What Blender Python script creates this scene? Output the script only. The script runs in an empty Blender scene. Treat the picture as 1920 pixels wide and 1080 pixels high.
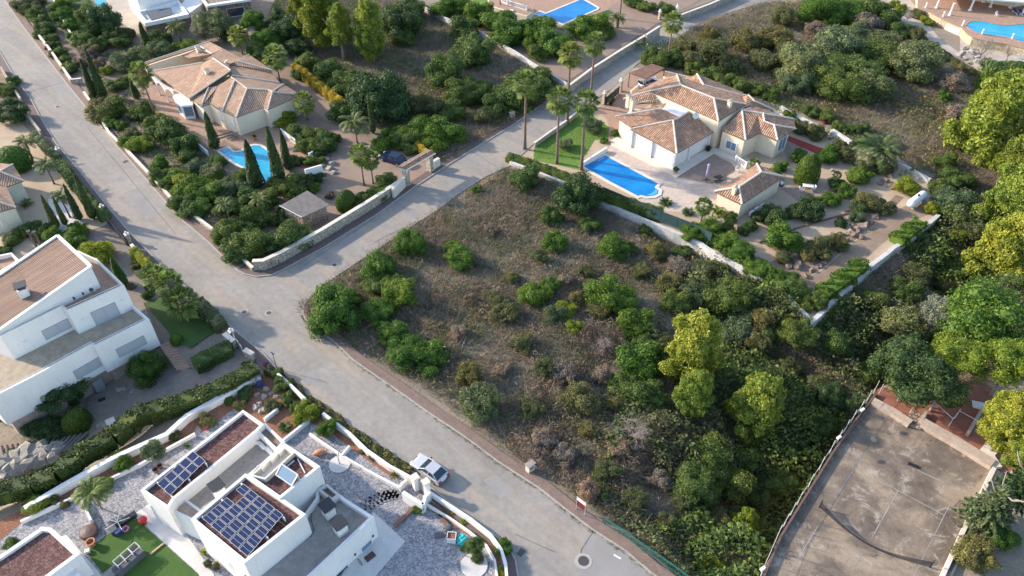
import bpy, bmesh, math, random
import numpy as np
from mathutils import Vector, Matrix
from mathutils.geometry import tessellate_polygon
C = bpy.context.scene.collection
scene = bpy.context.scene
# ---------------------------------------------------------------- camera, light, exposure
FPX, CH, PITCH = 1440.0, 64.0, math.radians(42)
cam = bpy.data.cameras.new('camera'); camo = bpy.data.objects.new('camera', cam); C.objects.link(camo)
camo.location = (0, 0, CH); camo.rotation_euler = (math.radians(90) - PITCH, 0, 0)
cam.sensor_width = 36; cam.lens = FPX / 1920 * 36; cam.clip_start = 0.5; cam.clip_end = 3000
scene.camera = camo
SUN_EL = math.radians(23.5); SUN_AZ = math.atan2(0.33, -0.95)      # direction towards the sun, from +X
sdir = Vector((math.cos(SUN_AZ) * math.cos(SUN_EL), math.sin(SUN_AZ) * math.cos(SUN_EL), math.sin(SUN_EL)))
sun = bpy.data.lights.new('sun', 'SUN'); suno = bpy.data.objects.new('sun', sun); C.objects.link(suno)
sun.energy = 2.85; sun.angle = math.radians(1.5); sun.color = (1.0, 0.87, 0.71)
suno.rotation_euler = (-sdir).to_track_quat('-Z', 'Y').to_euler()
world = bpy.data.worlds.new('World'); scene.world = world; world.use_nodes = True
wn = world.node_tree.nodes; wl = world.node_tree.links
sky = wn.new('ShaderNodeTexSky'); sky.sky_type = 'NISHITA'; sky.sun_disc = False
sky.sun_elevation = SUN_EL; sky.sun_rotation = math.pi / 2 - SUN_AZ; sky.air_density = 1.0; sky.dust_density = 1.0; sky.ozone_density = 1.0
bg = wn['Background']; bg.inputs[1].default_value = 0.15; wl.new(sky.outputs[0], bg.inputs[0])
scene.view_settings.view_transform = 'Standard'; scene.view_settings.look = 'None'
scene.view_settings.exposure = 1.34; scene.view_settings.gamma = 1.0
# ---------------------------------------------------------------- from a point of the view to a point of the place
_c, _s = math.cos(PITCH), math.sin(PITCH)
def raydir(px, py):
    x = (px - 960) / FPX; y = -(py - 540) / FPX
    return Vector((x, _c + y * _s, -_s + y * _c))
def ip(px, py, z=0.0):
    d = raydir(px, py); t = (z - CH) / d.z
    return Vector((d.x * t, d.y * t, z))
def proj(p):
    X, Y, Z = p[0], p[1], p[2] - CH
    d = Y * _c - Z * _s; u = Y * _s + Z * _c
    return 960 + FPX * X / d, 540 - FPX * u / d
def on_wall(px, py, A, B):                     # where the sight line meets the vertical plane through A, B
    d = raydir(px, py); n = Vector((-(B.y - A.y), B.x - A.x, 0)); o = Vector((0, 0, CH))
    t = (A - o).dot(n) / d.dot(n); return o + d * t
def crop(x0, y0, s): return lambda x, y: (x0 + x / s, y0 + y / s)
# ---------------------------------------------------------------- terrain heights
TC = [  # (px, py, height) ; everything built stands near 0, the wild plots sink into a gully
 (1350,650,-3.0),(1480,720,-3.8),(1600,640,-3.2),(1450,850,-4.5),(1300,850,-2.6),(1400,1000,-4.5),(1555,585,-1.3),(1640,700,-6),
 (1230,560,-1.0),(1230,700,-1.2),(1200,800,-1.0),(1300,470,-1.5),(1425,545,-1.0),(1480,590,-1.2),(1620,530,-1.2),(1660,500,-1.2),(1720,465,-1.2),(1525,625,-1.3),(1530,690,-3.2),(1690,540,-2.2),(1790,430,-1.2),(1250,950,-1.6),(1320,1060,-2.6),
 (1130,400,-.6),(1050,450,-.3),(1000,600,-.3),(1100,850,-.4),(1780,560,-5),(1850,520,-5),(1520,900,-6),(1440,960,-6),(1000,700,-.4),(900,500,-.1),
 (150,760,-2.6),(200,760,-2.4),(120,800,-2.7),(60,850,-2.8),(20,900,-2.8),(0,840,-2.8),(300,715,-1.5),(380,690,-.7),(230,790,-2.1),(150,840,-2.5),(90,760,-2.6),(0,700,-2.6),
 (1500,150,-.2),(850,180,-.2)]
TZ = [(x, y, 0.0) for x, y in [(0,105),(60,190),(107,270),(205,390),(300,492),(410,590),(497,665),(600,760),(680,810),(772,882),(885,975),(960,1040),
 (8,0),(120,152),(215,270),(337,410),(452,514),(535,505),(705,405),(830,317),(960,237),(1110,135),(1280,30),(597,539),(667,492),(745,442),(855,365),
 (955,310),(1095,200),(1255,80),(1435,3),(567,598),(662,677),(705,707),(742,732),(805,777),(855,810),(890,835),(930,865),(960,885),(1010,917),(1060,957),(1110,995),(1172,1035),(1222,1078),(1270,1130),(1330,1190),
 (480,685),(430,660),(380,640),(300,590),(240,520),(600,900),(300,1000),(100,1000),(400,800),(700,1000),(850,1000),(20,1000),(130,930),(250,870),(340,800),(440,740),
 (400,300),(600,200),(300,100),(500,50),(700,250),(150,300),(50,400),(1100,350),(1300,350),(1500,300),(1400,400),(1600,400),(1700,350),(1550,450),(1000,50),(1250,150),(1400,150),(1600,200),(1750,200),
 (1700,50),(1850,150),(1850,300),(1700,900),(1850,900),(1600,1050),(1900,700),(1900,560),(1880,1060),(1780,760)]]
_T = []
for x, y, z in TC + TZ:
    p = ip(x, y, z); _T.append((p.x, p.y, z))
_T = np.array(_T)
def gzn(X, Y):
    X = np.asarray(X, float); Y = np.asarray(Y, float)
    w = 1.0 / (((X[..., None] - _T[:, 0]) ** 2 + (Y[..., None] - _T[:, 1]) ** 2) + 1.5) ** 2
    z = (w * _T[:, 2]).sum(-1) / w.sum(-1)
    return np.minimum(z, 0) - 0.06
SLABS = []
def _in1(x, y, P_):
    r = False
    for i in range(len(P_)):
        x1, y1 = P_[i]; x2, y2 = P_[(i + 1) % len(P_)]
        if (y1 > y) != (y2 > y) and x < (x2 - x1) * (y - y1) / (y2 - y1 + 1e-12) + x1: r = not r
    return r
def gz(x, y):
    for s in SLABS:
        if _in1(x, y, s): return -.03
    return float(gzn(np.array([x]), np.array([y]))[0])
def ipg(px, py, h=0.0):
    z = 0.0
    for i in range(8):
        p = ip(px, py, z + h); z = gz(p.x, p.y)
    return Vector((p.x, p.y, z))
# ---------------------------------------------------------------- object helpers
def tag(o, label=None, cat=None, group=None, kind=None):
    if label: o['label'] = label
    if cat: o['category'] = cat
    if group: o['group'] = group
    if kind: o['kind'] = kind
    return o
def empty(name, loc, rz=0.0, label=None, cat=None, group=None):
    o = bpy.data.objects.new(name, None); C.objects.link(o); o.location = loc; o.rotation_euler = (0, 0, rz)
    o.empty_display_size = .2
    return tag(o, label, cat, group)
def link(name, me, mat=None, parent=None, loc=None):
    o = bpy.data.objects.new(name, me); C.objects.link(o)
    if mat is not None: me.materials.append(mat)
    if parent is not None:
        o.parent = parent
        if loc is None: o.location = -Vector(parent.location) if parent.rotation_euler.z == 0 else o.location
    if loc is not None: o.location = loc
    return o
def copy_tree(o, parent=None):
    c = o.copy(); C.objects.link(c); c.parent = parent
    for ch in KIDS.get(o.name, []): copy_tree(ch, c)
    return c
KIDS = {}
class MB:
    """collects shapes given in world (or local) coordinates, then links them as one mesh object"""
    def __init__(self): self.v = []; self.f = []; self.uv = []; self.smooth = False
    def poly(self, pts, uv=None):
        b = len(self.v); self.v += [tuple(p) for p in pts]; self.f.append(tuple(range(b, b + len(pts)))); return self
    def raw(self, v, f):
        b = len(self.v); self.v += [tuple(p) for p in v]; self.f += [tuple(i + b for i in q) for q in f]; return self
    def box(self, c, s, rz=0.0, rx=0.0, ry=0.0):
        M = Matrix.Translation(c) @ Matrix.Rotation(rz, 4, 'Z') @ Matrix.Rotation(ry, 4, 'Y') @ Matrix.Rotation(rx, 4, 'X')
        hx, hy, hz = s[0] / 2, s[1] / 2, s[2] / 2
        v = [M @ Vector((x * hx, y * hy, z * hz)) for z in (-1, 1) for x, y in ((-1, -1), (1, -1), (1, 1), (-1, 1))]
        return self.raw(v, [(0, 3, 2, 1), (4, 5, 6, 7), (0, 1, 5, 4), (1, 2, 6, 5), (2, 3, 7, 6), (3, 0, 4, 7)])
    def beam(self, a, b, w, h, up=(0, 0, 1)):
        a = Vector(a); b = Vector(b); d = (b - a).normalized(); s = d.cross(Vector(up))
        if s.length < 1e-5: s = d.cross(Vector((1, 0, 0)))
        s.normalize(); u = s.cross(d)
        v = [p + s * x * w / 2 + u * y * h / 2 for p in (a, b) for x, y in ((-1, -1), (1, -1), (1, 1), (-1, 1))]
        return self.raw(v, [(0, 3, 2, 1), (4, 5, 6, 7), (0, 1, 5, 4), (1, 2, 6, 5), (2, 3, 7, 6), (3, 0, 4, 7)])
    def tube(self, pts, rad, n=8, caps=True):
        pts = [Vector(p) for p in pts]; m = len(pts); b = len(self.v)
        if not hasattr(rad, '__len__'): rad = [rad] * m
        up = Vector((0, 0, 1))
        for i, p in enumerate(pts):
            d = (pts[min(i + 1, m - 1)] - pts[max(i - 1, 0)]).normalized()
            s = d.cross(up if abs(d.z) < .95 else Vector((1, 0, 0))).normalized(); u = s.cross(d)
            self.v += [tuple(p + (s * math.cos(2 * math.pi * k / n) + u * math.sin(2 * math.pi * k / n)) * rad[i]) for k in range(n)]
        for i in range(m - 1):
            for k in range(n):
                a0 = b + i * n + k; a1 = b + i * n + (k + 1) % n
                self.f.append((a0, a1, a1 + n, a0 + n))
        if caps: self.f.append(tuple(b + k for k in range(n))[::-1]); self.f.append(tuple(b + (m - 1) * n + k for k in range(n)))
        return self
    def lathe(self, c, prof, n=16):
        c = Vector(c); b = len(self.v); m = len(prof)
        for r, z in prof: self.v += [(c.x + r * math.cos(2 * math.pi * k / n), c.y + r * math.sin(2 * math.pi * k / n), c.z + z) for k in range(n)]
        for i in range(m - 1):
            for k in range(n):
                a0 = b + i * n + k; a1 = b + i * n + (k + 1) % n
                self.f.append((a0, a1, a1 + n, a0 + n))
        self.f.append(tuple(b + k for k in range(n))[::-1]); self.f.append(tuple(b + (m - 1) * n + k for k in range(n)))
        return self
    def prism(self, pts, z1, z0):
        """closed prism under a plan outline (Vectors); z1, z0 numbers"""
        pts = ccw(pts); n = len(pts); b = len(self.v)
        self.v += [(p.x, p.y, z0) for p in pts] + [(p.x, p.y, z1) for p in pts]
        tri = tessellate_polygon([[Vector((p.x, p.y, 0)) for p in pts]])
        for t in tri:
            a, c, d = t
            if (pts[c] - pts[a]).cross(pts[d] - pts[a]).z < 0: c, d = d, c
            self.f.append((b + n + a, b + n + c, b + n + d)); self.f.append((b + d, b + c, b + a))
        for i in range(n):
            j = (i + 1) % n; self.f.append((b + i, b + j, b + n + j, b + n + i))
        return self
    def ring(self, outer, inner, z1, z0):
        n = len(outer); b = len(self.v)
        for L, z in ((outer, z0), (outer, z1), (inner, z1), (inner, z0)): self.v += [(p.x, p.y, z) for p in L]
        for i in range(n):
            j = (i + 1) % n
            for k in range(4):
                l = (k + 1) % 4
                self.f.append((b + k * n + i, b + k * n + j, b + l * n + j, b + l * n + i))
        return self
    def build(self, name, mat, parent=None, smooth=False, loc=None):
        me = bpy.data.meshes.new(name); me.from_pydata(self.v, [], self.f)
        if smooth: me.polygons.foreach_set('use_smooth', [True] * len(me.polygons))
        me.update()
        return link(name, me, mat, parent, loc)
def ccw(pts):
    pts = [Vector((p.x, p.y, 0)) for p in pts]
    a = sum(pts[i].x * pts[(i + 1) % len(pts)].y - pts[(i + 1) % len(pts)].x * pts[i].y for i in range(len(pts)))
    return pts if a > 0 else pts[::-1]
def inset(pts, d):
    pts = ccw(pts); n = len(pts); out = []
    for i in range(n):
        p0, p1, p2 = pts[i - 1], pts[i], pts[(i + 1) % n]
        a = (p1 - p0).normalized(); b = (p2 - p1).normalized()
        na = Vector((-a.y, a.x, 0)); nb = Vector((-b.y, b.x, 0)); m = na + nb
        k = d / max(.35, (1 + na.dot(nb)) / 1.0)
        out.append(p1 + m * k)
    return out
def qmesh(name, V):
    """mesh of loose quads from an (n*4,3) array"""
    n = len(V) // 4; me = bpy.data.meshes.new(name)
    me.vertices.add(n * 4); me.vertices.foreach_set('co', np.asarray(V, np.float32).ravel())
    me.loops.add(n * 4); me.loops.foreach_set('vertex_index', np.arange(n * 4, dtype=np.int32))
    me.polygons.add(n); me.polygons.foreach_set('loop_start', np.arange(0, n * 4, 4, dtype=np.int32))
    try: me.polygons.foreach_set('loop_total', np.full(n, 4, np.int32))
    except Exception: pass
    me.update(calc_edges=True); return me
# ---------------------------------------------------------------- materials
MATS = {}
def newmat(name):
    m = bpy.data.materials.new(name); m.use_nodes = True; nt = m.node_tree; nt.nodes.clear()
    out = nt.nodes.new('ShaderNodeOutputMaterial'); b = nt.nodes.new('ShaderNodeBsdfPrincipled'); nt.links.new(b.outputs[0], out.inputs[0])
    MATS[name] = m; return m, nt, b, out
def ramp(nt, fac, stops):
    r = nt.nodes.new('ShaderNodeValToRGB'); e = r.color_ramp.elements
    while len(e) < len(stops): e.new(.5)
    for i, (p, c) in enumerate(stops): e[i].position = p; e[i].color = (*c, 1)
    nt.links.new(fac, r.inputs[0]); return r.outputs[0]
def noise(nt, vec, scale, detail=5, rough=.6, dist=0.0):
    n = nt.nodes.new('ShaderNodeTexNoise'); n.inputs['Scale'].default_value = scale; n.inputs['Detail'].default_value = detail
    n.inputs['Roughness'].default_value = rough; n.inputs['Distortion'].default_value = dist
    nt.links.new(vec, n.inputs['Vector']); return n.outputs[0]
def mix(nt, a, b, f, mode='MIX'):
    m = nt.nodes.new('ShaderNodeMix'); m.data_type = 'RGBA'; m.blend_type = mode
    for s, v in ((0, f), (6, a), (7, b)):
        if hasattr(v, 'is_linked'): nt.links.new(v, m.inputs[s])
        else: m.inputs[s].default_value = v if s == 0 else (*v, 1)
    return m.outputs[2]
def pos(nt, kind='Position'):
    if kind == 'Position': return nt.nodes.new('ShaderNodeNewGeometry').outputs['Position']
    return nt.nodes.new('ShaderNodeTexCoord').outputs[kind]
def bump(nt, b, h, strength=.3, dist=.05):
    n = nt.nodes.new('ShaderNodeBump'); n.inputs['Strength'].default_value = strength; n.inputs['Distance'].default_value = dist
    nt.links.new(h, n.inputs['Height']); nt.links.new(n.outputs[0], b.inputs['Normal'])
def math_(nt, op, a, b=0.0):
    m = nt.nodes.new('ShaderNodeMath'); m.operation = op
    for i, v in enumerate((a, b)):
        if hasattr(v, 'is_linked'): nt.links.new(v, m.inputs[i])
        else: m.inputs[i].default_value = v
    return m.outputs[0]
def surf(name, c1, c2, scale=.5, fine=6.0, rough=.85, c3=None, b=.25, bd=.03, amt=.5, coord='Position', metal=0.0):
    """weathered surface: broad patches c1..c2, finer speckle, bump"""
    m, nt, p, o = newmat(name); v = pos(nt, coord)
    if 'wall' in name:
        mp = nt.nodes.new('ShaderNodeMapping'); mp.inputs['Scale'].default_value = (4.0, 4.0, .35); nt.links.new(v, mp.inputs[0]); st_ = noise(nt, mp.outputs[0], 1.0, 6, .7)
    n1 = noise(nt, v, scale, 6, .65, .4); n2 = noise(nt, v, fine, 5, .7)
    base = ramp(nt, n1, [(.32, c1), (.68, c2)])
    if c3: base = mix(nt, base, c3, ramp(nt, n2, [(.5, (0, 0, 0)), (.68, (1, 1, 1))]))
    g = ramp(nt, n2, [(.25, (1 - amt * .6,) * 3), (.75, (1 + amt * .25,) * 3)])
    if 'wall' in name: base = mix(nt, base, ramp(nt, st_, [(.30, (.89, .885, .87)), (.46, (1, 1, 1))]), 1.0, 'MULTIPLY')
    nt.links.new(mix(nt, base, g, 1.0, 'MULTIPLY'), p.inputs['Base Color'])
    p.inputs['Roughness'].default_value = rough; p.inputs['Metallic'].default_value = metal
    bump(nt, p, n2, b, bd); return m
def plain(name, c, rough=.5, metal=0.0, spec=.5, emit=None):
    m, nt, p, o = newmat(name); v = pos(nt); n = noise(nt, v, 3, 3)
    nt.links.new(mix(nt, c, tuple(x * .86 for x in c), n), p.inputs['Base Color'])
    p.inputs['Roughness'].default_value = rough; p.inputs['Metallic'].default_value = metal
    p.inputs['Specular IOR Level'].default_value = spec; return m
def leafmat(name, a, b, trans=.22, rough=.55, dead=None):
    m, nt, p, o = newmat(name)
    g = nt.nodes.new('ShaderNodeNewGeometry'); oi = nt.nodes.new('ShaderNodeObjectInfo')
    base = ramp(nt, g.outputs['Random Per Island'], [(0, tuple(x * .72 for x in a)), (.5, a), (1, b)])
    n1 = noise(nt, pos(nt), .55, 4, .7); base = mix(nt, base, ramp(nt, n1, [(.32, (.66, .76, .78)), (.5, (1, 1, 1)), (.68, (1.30, 1.16, .95))]), 1.0, 'MULTIPLY')
    base = mix(nt, base, ramp(nt, oi.outputs['Random'], [(0, (.78, .88, .90)), (.5, (1, 1, 1)), (1, (1.30, 1.12, .95))]), 1.0, 'MULTIPLY')
    nt.links.new(base, p.inputs['Base Color']); p.inputs['Roughness'].default_value = rough
    p.inputs['Specular IOR Level'].default_value = .25
    t = nt.nodes.new('ShaderNodeBsdfTranslucent'); nt.links.new(base, t.inputs[0])
    mx = nt.nodes.new('ShaderNodeMixShader'); mx.inputs[0].default_value = trans
    nt.links.new(p.outputs[0], mx.inputs[1]); nt.links.new(t.outputs[0], mx.inputs[2]); nt.links.new(mx.outputs[0], o.inputs[0])
    return m
def tilemat(name, cols, pitch=.31, course=.45):
    """clay barrel tiles: uv is in metres, u across the slope, v down it"""
    m, nt, p, o = newmat(name); uv = nt.nodes.new('ShaderNodeUVMap').outputs[0]
    sp = nt.nodes.new('ShaderNodeSeparateXYZ'); nt.links.new(uv, sp.inputs[0])
    u = math_(nt, 'MULTIPLY', sp.outputs[0], 1 / pitch); v = math_(nt, 'MULTIPLY', sp.outputs[1], 1 / course)
    cb = nt.nodes.new('ShaderNodeCombineXYZ'); nt.links.new(math_(nt, 'FLOOR', u), cb.inputs[0]); nt.links.new(math_(nt, 'FLOOR', v), cb.inputs[1])
    wn_ = nt.nodes.new('ShaderNodeTexWhiteNoise'); wn_.noise_dimensions = '2D'; nt.links.new(cb.outputs[0], wn_.inputs['Vector'])
    base = ramp(nt, wn_.outputs[0], [(i / (len(cols) - 1), c) for i, c in enumerate(cols)])
    n1 = noise(nt, pos(nt), .6, 5); base = mix(nt, base, ramp(nt, n1, [(.3, (.8, .8, .82)), (.7, (1.12, 1.08, 1.04))]), 1.0, 'MULTIPLY')
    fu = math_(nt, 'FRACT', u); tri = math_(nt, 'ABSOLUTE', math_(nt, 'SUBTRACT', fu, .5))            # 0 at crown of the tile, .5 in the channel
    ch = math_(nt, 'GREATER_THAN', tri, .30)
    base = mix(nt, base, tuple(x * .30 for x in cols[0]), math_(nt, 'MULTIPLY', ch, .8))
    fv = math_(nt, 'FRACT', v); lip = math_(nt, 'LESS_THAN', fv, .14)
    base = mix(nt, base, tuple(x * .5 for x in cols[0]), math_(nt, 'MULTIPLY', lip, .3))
    nt.links.new(base, p.inputs['Base Color']); p.inputs['Roughness'].default_value = .85
    h = math_(nt, 'SUBTRACT', math_(nt, 'MULTIPLY', math_(nt, 'MULTIPLY', tri, tri), -4.0), math_(nt, 'MULTIPLY', fv, .25))
    bump(nt, p, h, 1.0, .10); return m
def brickmat(name, c1, c2, mortar, sx, sy, rough=.85, rot=0.0, offset=.5, msize=.02, b=.3, uvmap=False):
    m, nt, p, o = newmat(name); v = pos(nt) if not uvmap else nt.nodes.new('ShaderNodeUVMap').outputs[0]
    mp = nt.nodes.new('ShaderNodeMapping'); mp.inputs['Rotation'].default_value = (0, 0, rot); nt.links.new(v, mp.inputs[0])
    br = nt.nodes.new('ShaderNodeTexBrick'); nt.links.new(mp.outputs[0], br.inputs['Vector']); br.offset = offset
    br.inputs['Color1'].default_value = (*c1, 1); br.inputs['Color2'].default_value = (*c2, 1); br.inputs['Mortar'].default_value = (*mortar, 1)
    br.inputs['Scale'].default_value = 1; br.inputs['Brick Width'].default_value = sx; br.inputs['Row Height'].default_value = sy; br.inputs['Mortar Size'].default_value = msize
    n = noise(nt, v, 1.2, 6, .7); n2 = noise(nt, v, 9, 4)
    col = mix(nt, br.outputs[0], ramp(nt, n, [(.3, (.8, .79, .78)), (.7, (1.12, 1.1, 1.08))]), 1.0, 'MULTIPLY')
    col = mix(nt, col, ramp(nt, n2, [(.3, (.86, .86, .86)), (.7, (1.08, 1.08, 1.08))]), 1.0, 'MULTIPLY')
    nt.links.new(col, p.inputs['Base Color']); p.inputs['Roughness'].default_value = rough
    bump(nt, p, n2, b, .02); return m
def stonemat(name, c1, c2, gap, scale=2.2, rough=.9, b=.8):
    """rubble masonry: cells of stone with recessed joints"""
    m, nt, p, o = newmat(name); v = pos(nt)
    vo = nt.nodes.new('ShaderNodeTexVoronoi'); vo.inputs['Scale'].default_value = scale; nt.links.new(v, vo.inputs['Vector'])
    ve = nt.nodes.new('ShaderNodeTexVoronoi'); ve.feature = 'DISTANCE_TO_EDGE'; ve.inputs['Scale'].default_value = scale; nt.links.new(v, ve.inputs['Vector'])
    sp = nt.nodes.new('ShaderNodeSeparateColor'); nt.links.new(vo.outputs['Color'], sp.inputs[0])
    col = ramp(nt, sp.outputs[0], [(0, c1), (1, c2)])
    j = ramp(nt, ve.outputs[0], [(.03, (1, 1, 1)), (.09, (0, 0, 0))]); col = mix(nt, col, gap, j)
    n = noise(nt, v, 7, 5, .7); col = mix(nt, col, ramp(nt, n, [(.3, (.78, .77, .76)), (.7, (1.14, 1.12, 1.1))]), 1.0, 'MULTIPLY')
    nt.links.new(col, p.inputs['Base Color']); p.inputs['Roughness'].default_value = rough
    bump(nt, p, ramp(nt, ve.outputs[0], [(0, (0, 0, 0)), (.2, (1, 1, 1))]), b, .06); return m
def watermat(name, c1, c2, scale=1.2):
    m, nt, p, o = newmat(name); v = pos(nt)
    vo = nt.nodes.new('ShaderNodeTexVoronoi'); vo.feature = 'SMOOTH_F1'; vo.inputs['Scale'].default_value = 3.2
    nt.links.new(v, vo.inputs['Vector']); n = noise(nt, v, .25, 3)
    base = ramp(nt, n, [(.35, c1), (.65, c2)])
    base = mix(nt, base, ramp(nt, vo.outputs[0], [(.1, (1.18, 1.12, 1.08)), (.6, (.9, .94, .97))]), 1.0, 'MULTIPLY')
    nt.links.new(base, p.inputs['Base Color']); p.inputs['Roughness'].default_value = .08; p.inputs['IOR'].default_value = 1.33
    bump(nt, p, noise(nt, v, 4, 3), .25, .03); return m
def shutmat(name, c, pitch=.09, dark=.72):
    m, nt, p, o = newmat(name); sp = nt.nodes.new('ShaderNodeSeparateXYZ'); nt.links.new(pos(nt), sp.inputs[0])
    f = math_(nt, 'FRACT', math_(nt, 'MULTIPLY', sp.outputs[2], 1 / pitch)); g = math_(nt, 'LESS_THAN', f, .2)
    nt.links.new(mix(nt, c, tuple(x * dark for x in c), g), p.inputs['Base Color']); p.inputs['Roughness'].default_value = .5
    return m
M = MATS
surf('asphalt', (.26,.235,.21), (.345,.315,.28), .12, 14, .9, amt=.28, b=.15)
# asphalt gets worn tan wheel dust in long patches
def _road():
    m = MATS['asphalt']; nt = m.node_tree; p = [n for n in nt.nodes if n.type == 'BSDF_PRINCIPLED'][0]
    src = p.inputs['Base Color'].links[0].from_socket
    r0 = nt.nodes.new('ShaderNodeMapping'); r0.inputs['Rotation'].default_value = (0, 0, math.radians(44)); nt.links.new(pos(nt), r0.inputs[0])
    mp = nt.nodes.new('ShaderNodeMapping'); mp.inputs['Scale'].default_value = (.045, .42, 1); mp.inputs['Location'].default_value = (3.1, 1.7, 0)
    nt.links.new(r0.outputs[0], mp.inputs[0]); n = noise(nt, mp.outputs[0], 1.0, 5, .6, .6)
    c = mix(nt, src, (.36, .295, .23), ramp(nt, n, [(.50, (0, 0, 0)), (.62, (.7, .7, .7))]))
    tr = nt.nodes.new('ShaderNodeMapping'); tr.inputs['Scale'].default_value = (.04, 1.0, 1); nt.links.new(r0.outputs[0], tr.inputs[0]); n3 = noise(nt, tr.outputs[0], 1.0, 4, .6)
    c = mix(nt, c, ramp(nt, n3, [(.34, (.92, .915, .91)), (.52, (1, 1, 1)), (.68, (1.04, 1.035, 1.03))]), 1.0, 'MULTIPLY')
    n4 = noise(nt, pos(nt), .35, 3, .5); c = mix(nt, c, (.15, .135, .125), ramp(nt, n4, [(.70, (0, 0, 0)), (.76, (.35, .35, .35))]))
    n2 = noise(nt, pos(nt), 1.3, 8, .75)
    c = mix(nt, c, ramp(nt, n2, [(.38, (.86, .86, .86)), (.62, (1.06, 1.06, 1.06))]), 1.0, 'MULTIPLY')
    nt.links.new(c, p.inputs['Base Color'])
_road()
surf('asphalt_patch', (.25,.235,.22), (.31,.29,.27), .3, 14, .9, amt=.25)
plain('tar', (.13,.12,.115), .8)
plain('iron', (.10,.095,.09), .6, .5)
surf('kerb', (.36,.33,.30), (.44,.405,.365), 1.2, 8, .9)
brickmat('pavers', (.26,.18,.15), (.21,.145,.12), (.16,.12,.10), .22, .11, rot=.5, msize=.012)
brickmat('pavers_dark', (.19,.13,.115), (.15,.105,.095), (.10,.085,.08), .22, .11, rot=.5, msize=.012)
surf('dry_soil', (.25,.205,.16), (.38,.315,.25), .12, 3.0, .95, c3=(.17,.15,.095), amt=.9, b=.8, bd=.15)
surf('garden_soil', (.20,.145,.105), (.30,.22,.16), .4, 5, .95, amt=.7, b=.5)
surf('red_soil', (.22,.085,.045), (.30,.13,.07), .8, 6, .95, c3=(.34,.22,.15), amt=.6, b=.5)
surf('sand', (.40,.30,.205), (.50,.385,.275), .35, 9, .95, amt=.35, b=.3)
surf('brown_gravel', (.26,.185,.14), (.33,.24,.185), .3, 16, .95, amt=.55, b=.4)
surf('bare_earth', (.24,.17,.12), (.33,.24,.17), .4, 4, .95, amt=.6, b=.5)
surf('pale_ground', (.40,.34,.28), (.52,.45,.37), .4, 5, .95, amt=.4)
def _gravel(name, a, b, c):
    m, nt, p, o = newmat(name); v = pos(nt)
    vo = nt.nodes.new('ShaderNodeTexVoronoi'); vo.inputs['Scale'].default_value = 7; nt.links.new(v, vo.inputs['Vector'])
    sp = nt.nodes.new('ShaderNodeSeparateColor'); nt.links.new(vo.outputs['Color'], sp.inputs[0])
    n = noise(nt, v, 1.6, 8, .8); f = math_(nt, 'ADD', math_(nt, 'MULTIPLY', sp.outputs[0], .45), math_(nt, 'MULTIPLY', n, .75))
    nt.links.new(ramp(nt, f, [(.40, a), (.62, b), (.84, c)]), p.inputs['Base Color']); p.inputs['Roughness'].default_value = .9
    bump(nt, p, vo.outputs[0], .8, .05)
_gravel('white_gravel', (.17,.165,.175), (.28,.27,.285), (.42,.405,.42))
_gravel('red_gravel', (.07,.028,.026), (.12,.052,.046), (.22,.12,.105))
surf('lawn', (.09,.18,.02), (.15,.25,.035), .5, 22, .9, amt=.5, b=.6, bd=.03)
surf('lawn_artificial', (.04,.10,.015), (.07,.15,.02), .4, 20, .9, amt=.4, b=.5)
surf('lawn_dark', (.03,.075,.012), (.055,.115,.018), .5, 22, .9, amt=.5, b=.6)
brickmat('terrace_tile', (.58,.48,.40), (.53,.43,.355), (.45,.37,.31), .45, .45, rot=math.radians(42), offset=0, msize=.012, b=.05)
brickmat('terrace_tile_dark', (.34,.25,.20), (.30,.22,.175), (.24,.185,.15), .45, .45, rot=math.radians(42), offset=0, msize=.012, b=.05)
brickmat('terracotta', (.42,.27,.195), (.36,.23,.165), (.30,.20,.15), .33, .33, rot=.6, offset=0, msize=.01, b=.05)
brickmat('beige_tile', (.43,.36,.27), (.37,.30,.22), (.32,.26,.19), .5, .5, rot=.52, offset=.5, msize=.01, b=.05)
brickmat('grey_paving', (.225,.185,.155), (.265,.22,.19), (.15,.135,.125), .25, .12, rot=.4, msize=.012)
surf('concrete_floor', (.28,.25,.22), (.38,.345,.31), 1.0, 3, .85, amt=.45)
surf('pale_paving', (.55,.52,.49), (.66,.63,.60), .6, 7, .8, amt=.2)
surf('light_stone', (.62,.55,.46), (.72,.65,.56), 1.0, 7, .75, amt=.2)
def _court():
    m, nt, p, o = newmat('court'); v = pos(nt)
    a = noise(nt, v, .16, 8, .68, .6); b = noise(nt, v, .55, 9, .75, 1.0); c = noise(nt, v, 5, 5, .8)
    base = ramp(nt, a, [(.36, (.100,.078,.062)), (.50, (.185,.143,.108)), (.62, (.32,.245,.175))])
    base = mix(nt, base, (.42,.36,.295), ramp(nt, b, [(.54, (0,0,0)), (.64, (.8,.8,.8))]))
    base = mix(nt, base, (.055,.050,.048), ramp(nt, b, [(.32, (.85,.85,.85)), (.43, (0,0,0))]))
    base = mix(nt, base, ramp(nt, c, [(.3, (.82,.82,.82)), (.7, (1.12,1.12,1.12))]), 1.0, 'MULTIPLY')
    nt.links.new(base, p.inputs['Base Color']); p.inputs['Roughness'].default_value = .9
    bump(nt, p, c, .15, .02)
_court()
surf('court_line', (.24,.21,.19), (.50,.47,.44), 1.2, 9, .9, amt=.8)
surf('white_wall', (.74,.72,.69), (.82,.80,.77), .35, 6, .8, amt=.10, b=.1)
surf('cream_wall', (.70,.60,.45), (.78,.68,.53), .4, 6, .85, amt=.10, b=.1)
surf('sage_wall', (.56,.54,.44), (.64,.62,.51), .4, 6, .85, amt=.10, b=.1)
surf('ochre_wall', (.52,.42,.20), (.60,.49,.25), .4, 6, .85, amt=.12, b=.1)
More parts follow.
